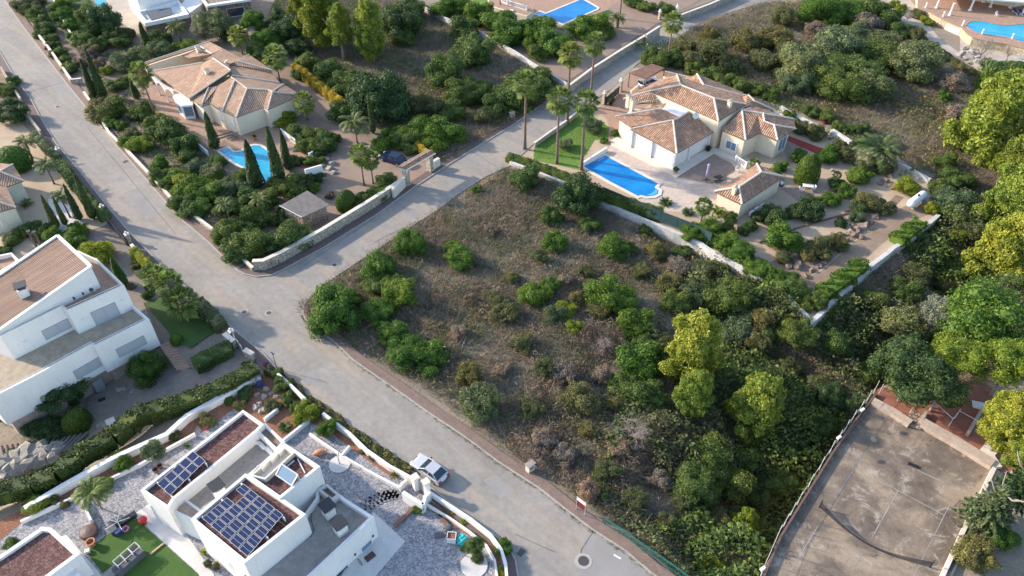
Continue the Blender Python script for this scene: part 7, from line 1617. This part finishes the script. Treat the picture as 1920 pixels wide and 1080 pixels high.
# gully and right side trees
tree('pine', 1875, 225, 92, 6, 'pine', .95, look='huge yellow green pine at upper right'); tree('pine', 1905, 375, 72, 6, 'pine', 1.0, look='yellow green pine at the right edge, upper'); tree('pine', 1882, 480, 72, 5.5, 'pine', 1.1, look='yellow green pine at the right edge, middle')
tree('pine', 1935, 300, 60, 6, 'pine2', 1.0); tree('tree', 1850, 600, 88, 5.5, 'bright', .8, look='broad bright green tree'); tree('tree', 1800, 665, 56, 5, 'lime', .8, look='broad tree with yellowing leaves'); tree('tree', 1898, 680, 58, 5.5, 'lime', .8, look='yellow green tree'); tree('tree', 1705, 690, 76, 5, 'dark', .75, look='broad dark green tree over the clay yard'); tree('tree', 1770, 725, 48, 4, 'dark', .8, look='dark green tree, smaller')
tree('fluffy', 1690, 612, 46, 4.5, 'grey', .8); tree('fluffy', 1755, 590, 38, 5, 'silver', .9, look='silvery feathery tree'); tree('pine', 1895, 790, 60, 5, 'pine', 1.0, look='yellow green pine beside the clay yard'); tree('pine', 1925, 850, 40, 4, 'pine', 1.0)
tree('fir', 1868, 945, 50, 3.5, 'grey', 1.15, look='dark blue green fir beside the court'); tree('fir', 1925, 900, 42, 4, 'dark', 1.2, look='dark fir at the right edge beside the court')
many('bush', 'olive', [(1830,1035,34),(1806,560,26)]); many('bush', 'bright', [(1880,1000,30),(1735,290,0)][:1]); many('bush', 'mid', [(1795,330,26),(1775,300,22),(1765,350,20),(1800,400,30),(1640,560,24),(1785,500,30),(1700,540,26),(1570,640,30),(1620,700,28)])
many('fluffy', 'olive', [(1830,440,32),(1770,530,30),(1720,510,26),(1650,640,26),(1540,720,28),(1500,780,26),(1480,690,26)]); many('tree', 'grey', [(1792,378,36)], look='blue green broad bush'); many('bush', 'lime', [(1748,388,14),(1702,345,22),(1795,440,18)])
many('tree', 'mid', [(1500,620,34),(1545,800,32),(1460,900,30)]); many('tree', 'dark', [(1480,830,34),(1420,930,30),(1560,740,30),(1610,760,24)])
# upper right plot
many('tree', 'grey', [(1500,118,50),(1570,88,46),(1492,150,34),(1718,110,46)], look='grey green broad shrub'); many('tree', 'mid', [(1545,135,48),(1605,125,46),(1580,160,40),(1640,100,38)]); many('fluffy', 'grey', [(1640,160,40),(1715,135,28),(1660,75,34),(1610,60,30)])
many('tree', 'bright', [(1545,15,42),(1590,22,34)]); many('bush', 'mid', [(1630,15,34),(1660,30,28),(1690,55,22),(1888,132,40),(1740,90,24)]); many('bush', 'bright', [(1862,150,26),(1772,178,14),(1770,160,12)]); many('fluffy', 'olive', [(1720,60,20),(1480,95,28),(1470,30,26),(1455,70,30),(1400,75,30),(1340,95,30),(1430,110,28),(1370,115,28),(1300,110,24),(1280,85,22),(1330,65,22)])
many('fluffy', 'dry', [(1625,45,26),(1800,210,26),(1790,150,28),(1530,55,22)], look='dry brown twiggy shrub')
many('bush', 'mid', [(1240,110,22),(1225,100,18),(1265,105,20),(1300,125,18),(1330,135,20),(1360,148,20),(1390,158,20),(1420,165,18),(1445,172,18),(1215,110,14)], look='glossy bush along the carport')
# upper middle plot
tree('pine', 600, 25, 52, 7, 'pine2', 1.1, look='tall olive green pine at the top edge'); tree('pine', 635, 45, 32, 7, 'pine', 1.1); tree('pine', 560, 10, 26, 6, 'pine2', 1.0); tree('pine', 693, 55, 37, 6.5, 'pine', 1.35, look='slender yellow green pine with bare trunk')
many('tree', 'dark', [(750,40,44),(705,175,52,.95),(650,275,1)][:2]); tree('tree', 540, 55, 36, 3, 'dark', .9); many('tree', 'mid', [(755,70,22),(835,125,36,1.2),(870,165,36),(905,170,26),(985,165,42),(770,15,30)]); many('bush', 'mid', [(650,150,30),(615,130,30),(575,112,24),(885,90,38),(870,50,26),(930,190,28),(1000,140,28),(850,205,28)])
many('bush', 'bright', [(800,240,34),(835,240,32),(770,245,26),(755,68,20),(815,262,24),(745,255,18),(1015,45,26),(700,262,0)][:7]); many('bush', 'olive', [(790,190,26),(820,200,22),(910,215,22)]); many('bush', 'yellow', [(752,268,13)])
many('bush', 'bright', [(900,20,30),(935,35,32),(975,50,26),(950,60,30),(1000,70,26),(1040,75,34),(830,12,26),(860,5,24),(1092,50,30),(1112,42,28)], look='clipped looking bright green bush'); many('bush', 'mid', [(1060,85,24),(1130,55,20),(1250,15,18),(1215,10,16),(1190,0,16),(1010,95,20)])
# right villa garden
many('topiary', 'hedge', [(1516,318,22,1.35)], look='large egg shaped clipped bush'); many('bush', 'bright', [(1612,327,19),(1590,355,18),(1560,370,18),(1540,375,14),(1555,288,22),(1500,290,16),(1470,440,30,.9),(1465,310,14),(1448,325,16),(1612,265,10)])
many('bush', 'dark', [(1450,400,26),(1492,395,18),(1520,388,26),(1577,415,12),(1425,405,14),(1615,385,18),(1640,300,12),(1570,345,18)]); many('fluffy', 'olive', [(1585,290,18),(1630,375,22),(1540,455,24),(1570,450,20),(1520,470,20),(1575,270,16),(1660,265,16)]); many('bush', 'grey', [(1608,405,14),(1583,462,12)])
many('bush', 'olive', [(1660,385,18),(1470,480,16),(1545,478,14),(1500,235,16),(1530,245,18)]); rosplant('cycad', 1248, 382, 15, 'dark', 'dark cycad with stiff leaves'); rosplant('cycad', 1290, 400, 14, 'dark', 'low dark cycad'); rosplant('cycad', 1545, 323, 1, 'palm', 'x') if False else None
palm('fan', 1312, 425, 1316, 385, 18, look='short shaggy fan palm'); rosplant('banana', 1345, 400, 22, 'palm', 'broad leaved banana plant'); rosplant('banana', 1335, 415, 16, 'palm', 'smaller banana plant'); many('bush', 'mid', [(1362,425,16),(1370,405,12),(1408,420,12),(1395,430,14)])
palm('feather', 1640, 308, 1642, 285, 50, look='large date palm with arching leaves', thick=2.4); many('bush', 'olive', [(1625,312,18),(1655,312,16),(1668,318,10)]); palm('fan', 1562, 352, 1564, 328, 9, look='very small leaning palm', thick=.5)
many('bush', 'lime', [(1152,235,1)][:0]); many('fluffy', 'grey', [(1060,268,15),(1112,232,18)], look='grey green garden shrub'); many('bush', 'bright', [(1154,248,9),(1133,262,7)])
many('bush', 'mid', [(1480,215,14),(1520,205,16),(1550,215,16),(1575,235,14),(1595,240,12),(1615,240,14)]); many('bush', 'flower', [(1534,204,5),(1546,227,5)], look='pink flowering plant')
# left house garden
many('topiary', 'bright', [(22,296,30,.8)], look='broad clipped bright green bush'); many('tree', 'dark', [(18,205,32)]); many('bush', 'mid', [(10,165,18),(25,150,12)]); palm('feather', 60, 295, 48, 268, 24, look='date palm above the sand yard'); palm('feather', 102, 345, 78, 312, 24, look='middle date palm leaning in the sand yard'); palm('feather', 132, 408, 118, 370, 22, look='date palm behind the pencil cypresses')
cypress(107, 427, 70, 366, 8); cypress(124, 422, 98, 369, 6); cypress(150, 412, 113, 345, 8); cypress(176, 410, 134, 328, 9); rosplant('banana', 52, 385, 18, 'palm', 'banana plant against the cream wall')
many('bush', 'mid', [(40,432,18),(62,425,16),(75,435,18),(20,448,16),(90,425,12),(8,470,14)]); many('bush', 'bright', [(98,440,20),(130,450,22),(140,428,20),(150,435,14)])
many('bush', 'lime', [(180,470,30,.9)], look='yellow green rounded bush'); many('bush', 'yellow', [(165,462,12)]); cypress(232, 535, 208, 483, 11, 'clipped dark cone cypress', 'hedge'); many('bush', 'brownvine', [(245,536,8)]); many('bush', 'olive', [(255,495,12),(268,510,12)])
hedge([(62,248),(85,272),(104,290)], 1.1, 1.1, 'grey', 'pale green clipped hedge at left pavement, upper piece'); hedge([(110,300),(135,335),(165,372),(195,400)], 1.3, 1.3, 'mid', 'green clipped hedge beside the road shade, above the paved drive'); hedge([(248,464),(270,487),(296,512)], 1.0, 1.5, 'lime', 'yellow green narrow hedge beside the road')
# lane and upper left
many('bush', 'mid', [(65,22,18),(75,38,14),(82,50,16),(78,60,14),(95,70,12),(112,95,12),(120,110,12),(130,125,14),(105,84,10)]); many('bush', 'olive', [(40,8,20),(55,12,18),(92,85,10),(100,100,10),(60,-5,18)]); many('bush', 'bright', [(108,10,16),(118,25,18),(128,45,16),(135,65,12),(120,0,16),(145,75,12)])
tree('tree', 195, 40, 36, 3, 'dark', 1.1, look='dark green conical tree'); tree('tree', 160, 28, 20, 4, 'mid', 1.2); many('bush', 'mid', [(155,70,22),(185,78,18),(225,75,18),(290,85,20),(300,70,18)]); many('bush', 'olive', [(235,60,16),(170,90,16),(270,45,10)])
many('fluffy', 'grey', [(232,110,28),(262,105,24),(300,92,22)], look='silvery olive bush'); many('bush', 'brownvine', [(185,118,16),(165,100,14),(150,115,14)]); cypress(278, 92, 254, 42, 9); cypress(178, 182, 142, 110, 8); cypress(195, 183, 158, 92, 9); cypress(258, 186, 240, 140, 7)
palm('fan', 293, 222, 262, 135, 24, look='leaning fan palm with a skirt of dead leaves', skirt=True); palm('fan', 455, 102, 448, 65, 20, look='fan palm behind the left villa roof'); palm('fan', 526, 155, 518, 105, 25, look='fan palm above the end of the yellow hedge'); palm('feather', 340, 78, 330, 52, 22, look='green arching palm below the stone villa')
tree('tree', 400, 45, 40, 3, 'grey', .8, look='broad grey green olive tree'); tree('tree', 380, 55, 24, 2.5, 'silver', .8); tree('tree', 475, 40, 26, 3.5, 'bright', .9); tree('tree', 495, 75, 26, 2.5, 'bright', .9); many('bush', 'bright', [(350,85,18),(325,88,14),(480,95,18)]); many('tree', 'dark', [(530,35,30),(500,55,22),(560,85,24)]); many('bush', 'dark', [(435,60,22),(560,135,16),(500,100,18)])
many('bush', 'lime', [(198,130,12),(260,268,20),(348,345,24),(332,325,18),(262,240,0)][:4]); many('bush', 'mid', [(215,158,16),(205,200,26),(268,205,24),(312,242,28),(345,268,26),(290,225,20),(232,150,14),(350,290,18),(372,360,22)]); many('bush', 'olive', [(190,205,24),(185,195,18),(245,215,12),(243,250,18)])
many('bush', 'bright', [(205,228,14),(225,232,12),(240,265,18),(298,305,18),(360,350,28),(330,330,22),(388,358,26),(372,385,22),(405,330,14),(408,300,14)]); many('bush', 'grey', [(398,318,20),(420,350,24),(365,310,18),(450,345,18)], look='grey green low shrub'); rosplant('agave', 290, 278, 14, 'silver', 'blue grey agave')
many('bush', 'mid', [(300,328,18),(312,345,16),(340,375,24),(352,392,20),(425,385,26),(470,365,24),(500,370,22),(455,330,20),(545,345,26),(470,450,36),(500,455,26),(450,470,24),(545,440,34),(425,430,28),(440,455,24),(480,400,30),(455,415,24),(520,410,16)])
palm('feather', 432, 415, 432, 385, 20, look='small green palm in the lower garden'); palm('feather', 495, 405, 492, 375, 22, look='bushy palm above the shed roof'); many('bush', 'flower', [(398,442,5),(452,478,4),(402,448,4)], look='pink flowering plant'); rosplant('banana', 480, 385, 20, 'mid', 'large leaved plant')
many('bush', 'bright', [(415,445,16),(590,350,12),(545,395,14)]); many('bush', 'yellow', [(540,348,8)]); many('fluffy', 'olive', [(560,340,22),(565,395,16),(555,405,12),(515,345,20)]); many('bush', 'dark', [(585,330,18),(555,300,14),(600,280,16),(530,390,14)])
cypress(404, 278, 380, 210, 11); cypress(483, 350, 456, 262, 15); cypress(525, 342, 500, 238, 13); cypress(542, 318, 527, 243, 10); cypress(700, 250, 688, 172, 6)
palm('fan', 577, 225, 575, 190, 22, look='fan palm at the right end of the left villa'); palm('feather', 670, 268, 660, 232, 32, look='arching date palm by the drive'); palm('fan', 683, 348, 665, 288, 22, look='twin trunk fan palm on the drive'); palm('fan', 700, 345, 694, 298, 20, look='second fan palm on the drive, right one', thick=.9)
many('bush', 'lime', [(540,215,16),(525,228,12),(545,240,14)]); many('bush', 'mid', [(560,245,20),(590,250,22),(575,270,20),(610,265,24),(640,205,24),(625,255,14),(600,300,10),(725,335,18),(695,365,18),(760,262,22),(775,275,16)]); many('bush', 'bright', [(705,362,20),(590,262,16),(580,300,14),(715,268,18),(730,250,16)])
many('topiary', 'hedge', [(648,375,18,1.1)], look='dark clipped conical bush'); many('bush', 'brownvine', [(618,365,9)]); hedge([(550,118),(590,148),(625,175),(643,190)], 1.2, 1.7, 'yellow', 'golden yellow clipped hedge beside the left villa drive'); hedge([(781,264),(790,272),(799,281)], .8, 1.7, 'yellow', 'short yellow and green hedge inside the gate arch')
many('bush', 'mid', [(665,380,14),(680,372,16),(720,350,12)])
# palms by the road and lawn
for b, c, r, lk in (((984,280),(976,155),27,'tall fan palm beside the end of the side road'),((1044,306),(1043,185),27,'tall fan palm on the lawn, leftmost'),((1090,318),(1098,190),27,'tall fan palm at the pool corner'),((1063,232),(1060,100),25,'tall fan palm on the road verge, left of a pair'),((1106,200),(1106,80),23,'tall fan palm on the road verge, right of a pair'),((1250,122),(1256,40),21,'tall fan palm above the carport')): palm('fan', *b, *c, r, look=lk, group='tall roadside fan palms')
palm('feather', 1157, 52, 1157, 35, 18, look='short stout palm by the top pool', thick=2.2)
for x, w_ in ((938, 'left'), (1162, 'right')): palm('fan', x, 22 if x < 1000 else 35, x, -40, 18, look='bare palm trunk cut by the top edge, ' + w_ + ' one')
# white villa garden
palm('fan', 308, 565, 300, 515, 26, look='fan palm at the lawn corner, upper left one'); palm('fan', 335, 580, 328, 530, 28, look='fan palm over the roadside hedge, middle one'); palm('fan', 352, 598, 348, 565, 32, look='low spreading fan palm on the small lawn', thick=1.8)
many('topiary', 'bright', [(330,635,11,.85)], look='small clipped ball bush'); many('topiary', 'hedge', [(142,788,23,.9)], look='large clipped round bush'); many('tree', 'hedge', [(272,688,36,.8)], look='wide clipped looking shrub'); hedge([(368,560),(395,585),(412,605)], 1.5, 1.4, 'olive', 'olive green clipped hedge between the small lawn and the road')
hedge([(362,680),(395,662),(432,645)], 2.0, 1.3, 'mid', 'loose green hedge beside the drive, below the small lawn'); tree('tree', 100, 735, 54, 2.6, 'dark', .55, look='wide spreading dark green tree'); many('bush', 'dark', [(90,800,24),(110,810,18),(60,800,18),(140,740,18)]); many('bush', 'olive', [(40,780,20),(20,760,18),(15,780,14)]); many('bush', 'mid', [(285,535,12),(275,552,10),(20,850,12),(50,840,14),(75,835,12)])
hedge([(478,684),(430,712),(370,738),(312,757),(262,785),(212,822),(150,858),(100,885),(60,905),(0,930),(-40,945)], 1.8, 1.7, 'cypress', 'long thick clipped green hedge between the grey drive and the gravel garden', leaf=.15, dens=100, z0=-.1)
many('bush', 'mid', [(460,682,8)]); 
# gravel garden beds
many('bush', 'bright', [(612,800,18,1.1),(945,1025,16),(232,868,18),(785,1110,1)][:3]); many('bush', 'mid', [(530,718,16),(520,700,14),(460,735,14),(540,745,14),(555,765,14),(430,750,10)]); many('bush', 'lime', [(575,770,20),(560,785,14),(65,945,20),(940,1070,10)]); many('bush', 'olive', [(450,758,12),(95,935,14),(325,815,12),(385,785,14),(510,760,14)])
rosplant('cycad', 535, 803, 16, 'dark', 'dark round cycad in the red bed'); rosplant('agave', 742, 893, 14, 'olive', 'spiky yellow green plant'); rosplant('agave', 352, 838, 10, 'mid', 'low spiky plant'); rosplant('banana', 225, 860, 24, 'lime', 'lime leaved banana plant'); palm('feather', 192, 955, 172, 925, 38, look='slender young palm with drooping pale fronds', col='palm', thick=.5); tree('fluffy', 285, 845, 26, 2.0, 'grey', .8, look='thin branched young tree')
many('bush', 'grey', [(395,790,12)]); many('bush', 'flower', [(498,683,5),(388,800,7)], look='dark red leaved plant'); many('bush', 'olive', [(618,930,12),(350,890,1)][:1]); many('bush', 'olive', [(458,822,1)][:0]); rosplant('agave', 352, 921, 7, 'olive', 'small pale succulent in the roof planter')
for x, y, r, c in ((850,960,6,'yellow'),(868,980,7,'lime'),(828,962,6,'olive'),(888,1000,5,'lime'),(700,855,8,'olive'),(680,845,7,'mid'),(720,865,6,'olive'),(20,1020,14,'mid'),(300,820,9,'olive'),(200,905,14,'bright'),(180,915,12,'mid'),(120,945,10,'olive')): bush('bush', x, y, r, c, .7)
bush('bush', 786, 952, 10, 'bright', 1.1, look='small round bright bush'); tree('tree', 890, 1025, 22, 1.6, 'mid', .8, look='small garden tree by the round slab'); tree('bush', 870, 1028, 8, 1.4, 'dark', 1.3, look='thin dark potted tree'); bush('fluffy', 895, 1045, 12, 'olive', .7)
hedge([(500,690),(540,715),(575,748),(612,772),(660,810),(700,838),(735,862),(768,884)], .9, .35, 'olive', 'creeping olive green ground cover along the outside of the white roadside wall', name='creeper', cat='creeper', leaf=.16, z0=.0)
# hedges of the right villa plot
hedge([(952,290),(985,300),(1020,312),(1055,325),(1090,342)], 1.6, .9, 'mid', 'low green hedge between lawn and rough white wall'); hedge([(1100,345),(1140,362),(1190,385),(1240,408)], 1.1, 1.9, 'mid', 'green hedge behind the dark netting beside the pool')
many('tree', 'bright', [(1298,432,22),(1330,430,24),(1362,450,24),(1392,470,26),(1385,490,20),(1425,500,24),(1455,515,20)], look='glossy green hedge bush'); many('tree', 'mid', [(1490,535,22),(1510,550,20),(1535,560,20),(1480,520,18)], look='glossy dark hedge bush')
hedge([(1295,424),(1330,434),(1365,456),(1400,484),(1440,508),(1485,538)], 1.7, 1.2, 'bright', 'long leafy green hedge inside the rough wall, from netting fence to sharp corner', wave=.34, leaf=.15)
hedge([(1545,545),(1580,520),(1618,490)], 2.0, 1.1, 'bright', 'long bright green hedge above the lower retaining wall', wave=.32, leaf=.15); hedge([(1683,447),(1705,430),(1728,412)], 1.9, 1.0, 'bright', 'bright green hedge below the gas tank', wave=.32, leaf=.15); hedge([(1505,562),(1528,570),(1545,560)], 1.6, .9, 'mid', 'hedge end filling the sharp wall corner')
# top right terraces
many('bush', 'lime', [(1678,5,10),(1690,12,10),(1735,35,9),(1745,42,9)]); many('bush', 'olive', [(1722,24,12),(1695,60,1)][:1]); tree('bare', 1842, 95, 24, 2.0, 'dry', 1.2, look='bare pruned tree with thick limbs'); tree('bare', 1893, 100, 14, 1.8, 'dry', 1.3, look='smaller bare pruned tree'); tree('bare', 1703, 32, 14, 1.2, 'dry', .8, look='pale leafless garden shrub')
hedge([(1700,48),(1740,78),(1790,112),(1830,135),(1870,150)], 1.6, .8, 'olive', 'reddish and green hedge under the stepped path')
# ---------------------------------------------------------------- ground cover nobody could count
LOT = [(560,575),(600,545),(750,442),(860,368),(950,315),(1040,345),(1130,385),(1235,428),(1365,492),(1480,562),(1523,608),(1600,540),(1760,410),(1800,380),(1960,380),(1960,700),(1700,740),(1640,740),(1500,945),(1425,1085),(1290,1090),(1200,1010),(1100,945),(1000,875),(890,800),(790,720),(690,670),(600,615)]
UPR = [(1265,75),(1330,38),(1440,5),(1640,-5),(1690,50),(1850,150),(1960,180),(1960,390),(1780,390),(1745,325),(1650,282),(1530,222),(1400,165),(1280,120),(1230,110)]
UPM = [(520,-10),(760,-10),(860,45),(900,62),(1060,160),(1015,197),(905,262),(820,310),(790,270),(700,240),(640,190),(560,120),(500,60)]
SLO = [(-20,820),(200,800),(225,800),(150,850),(60,895),(-20,925)]
def both(dens, seed, **k):
    o = [scatter(p, dens, seed + i, **k) for i, p in enumerate((LOT, UPR, UPM))]
    return [np.concatenate([a[j] for a in o]) for j in range(3)] + [o[0][3]]
X, Y, Z, rg = both(6.5, 1); stuff('dry_grass', grass_cards(X, Y, Z, rg, .5, .06, 7, .22, .8), L['drygrass'], 'straw coloured dry grass covering the wild plots', 'grass')
X, Y, Z, rg = both(5.0, 11, thr=.15, s=.22, wseed=5); stuff('green_grass', grass_cards(X, Y, Z, rg, .45, .06, 7, .25, .7), L['greengrass'], 'patches of green weeds growing through the dry grass', 'weeds')
X, Y, Z, rg = both(3.2, 21, thr=.1, s=.3, wseed=9); stuff('dry_brush', grass_cards(X, Y, Z, rg, .8, .045, 10, .35, 1.1), L['dry'], 'dry brown brushwood lying over the wild plots', 'brushwood')
def mounds(polys, dens, seed, h, s, mat, name, label, cat, leaf=.26, thr=-.2, asp=1.7):
    V = []
    for i, p in enumerate(polys):
        X, Y, Z, rg = scatter(p, dens, seed + i, thr=thr, s=s, wseed=seed)
        hh = np.clip(wob(X, Y, s, seed) + .6, 0, None) * h * (1 + .35 * wob(X, Y, s * 4, seed + 3)); d = np.stack([rg.normal(0, .6, len(X)), rg.normal(0, .6, len(X)), np.ones(len(X))], 1)
        c = np.stack([X, Y, Z + hh * rg.uniform(.35, 1.05, len(X))], 1); V.append(cards(c, d, leaf, asp, rg, .6))
    stuff(name, np.concatenate(V), mat, label, cat)
GUL = [(1240,560),(1330,480),(1440,545),(1525,612),(1600,545),(1760,412),(1850,400),(1960,420),(1960,600),(1700,745),(1640,745),(1500,945),(1425,1085),(1290,1090),(1180,1000),(1120,930),(1150,800),(1220,640)]
GU2 = [(1180,430),(1330,480),(1440,545),(1240,560),(1150,500)]
mounds([GUL], 34, 101, 1.5, .30, L['mid'], 'undergrowth', 'dark green tangled undergrowth filling the gully', 'undergrowth', .26, -.6)
mounds([GUL], 26, 131, 1.3, .36, L['olive'], 'bramble_cover', 'dull olive bramble cover in the gully', 'brambles', .24, -.3); mounds([GU2, [(1130,700),(1220,700),(1250,1000),(1100,940)]], 16, 151, .8, .4, L['olive'], 'scrub_cover', 'olive green scrub between the plot and the gully', 'scrub', .22, -.2)
mounds([[(1000,620),(1160,620),(1230,800),(1260,1040),(1100,945),(950,845),(1000,700)], [(1480,560),(1520,610),(1500,660),(1440,600)]], 70, 171, .8, .35, L['brownvine'], 'dry_vines', 'brown dry vines sprawling over the lower right of the empty plot', 'dry vines', .05, -.7, 14)
mounds([LOT], 34, 301, .6, .8, L['dry'], 'brush_tufts', 'greyish brown brush tufts lumping over the empty plot', 'brushwood', .045, .0, 9)
mounds([LOT], 18, 311, .6, .7, L['olive'], 'weed_tufts', 'olive weed tufts among the dry grass of the empty plot', 'weeds', .10, .05, 2.5)
mounds([UPR, UPM], 14, 321, .45, .7, L['dry'], 'brush_tufts', 'greyish brown brush tufts on the two upper plots', 'brushwood', .045, .1, 9)
mounds([UPR], 9, 191, .7, .22, L['olive'], 'scrub_cover', 'olive scrub covering the upper right plot', 'scrub', .24, .0); mounds([UPM], 6, 211, .6, .3, L['mid'], 'scrub_cover', 'green scrub among the dry grass of the upper middle plot', 'scrub', .24, .25)
mounds([[(1180,90),(1260,80),(1500,190),(1740,320),(1700,340),(1500,235),(1300,150)]], 14, 221, .8, .5, L['mid'], 'creeper_cover', 'green creepers along the back of the right villa plot', 'creepers', .22, -.2)
# low planting that fills the beds of the gardens
GAR = [[(160,110),(270,85),(330,80),(270,125),(255,150),(300,215),(330,255),(400,300),(450,350),(520,360),(525,400),(470,500),(232,282),(200,235),(165,180)], [(100,-8),(160,-8),(225,60),(255,85),(170,88),(145,70)], [(48,0),(75,-5),(140,130),(125,132),(75,62)]]
mounds(GAR, 22, 231, .35, .7, L['mid'], 'ground_cover', 'low green planting covering the left villa garden beds', 'ground cover', .16, -.3); mounds(GAR, 9, 241, .4, .6, L['olive'], 'low_shrubs', 'low olive planting between the garden bushes', 'ground cover', .16, .1)
mounds([[(365,785),(450,740),(490,702),(530,712),(620,805),(700,855),(735,885),(655,836),(600,796),(560,790)], [(45,965),(140,925),(262,865),(360,816),(350,798),(210,858)]], 5, 251, .2, .8, L['grey'], 'bed_planting', 'sparse low planting in the red soil beds', 'planting', .12, .3)
def blades(poly, dens, h, mat, name, lab, seed):
    X, Y, Z, rg = scatter(poly, dens, seed); stuff(name, grass_cards(X, Y, np.full(len(X), -.01), rg, h, .03, 3, .06, .5), mat, lab, 'grass')
blades([(1003,272),(1062,230),(1098,207),(1140,240),(1138,260),(1115,262),(1090,300),(1000,298)], 40, .07, L['bright'], 'lawn_grass', 'short green grass of the lawn with the palms', 261)
X, Y, Z, rg = scatter([(830,760),(850,740),(900,790),(880,800)], 1, 3)
# weeds at the kerb
K_ = []
for a, b in zip(RN[19:], RN[20:]):
    n = 60; rr_ = np.random.default_rng(int(a[0])); t = rr_.uniform(0, 1, n); p, q_ = ip(*a, 0), ip(*b, 0); K_.append(np.stack([p.x + (q_.x - p.x) * t + rr_.normal(0, .12, n), p.y + (q_.y - p.y) * t + rr_.normal(0, .12, n)], 1)[rr_.uniform(0, 1, n) < .4])
K_ = np.concatenate(K_); stuff('kerb_weeds', grass_cards(K_[:, 0], K_[:, 1], np.zeros(len(K_)), np.random.default_rng(1), .16, .05, 5, .08, .9), L['greengrass'], 'small weeds growing in the gutter along the empty plot', 'weeds')
flush_labels()
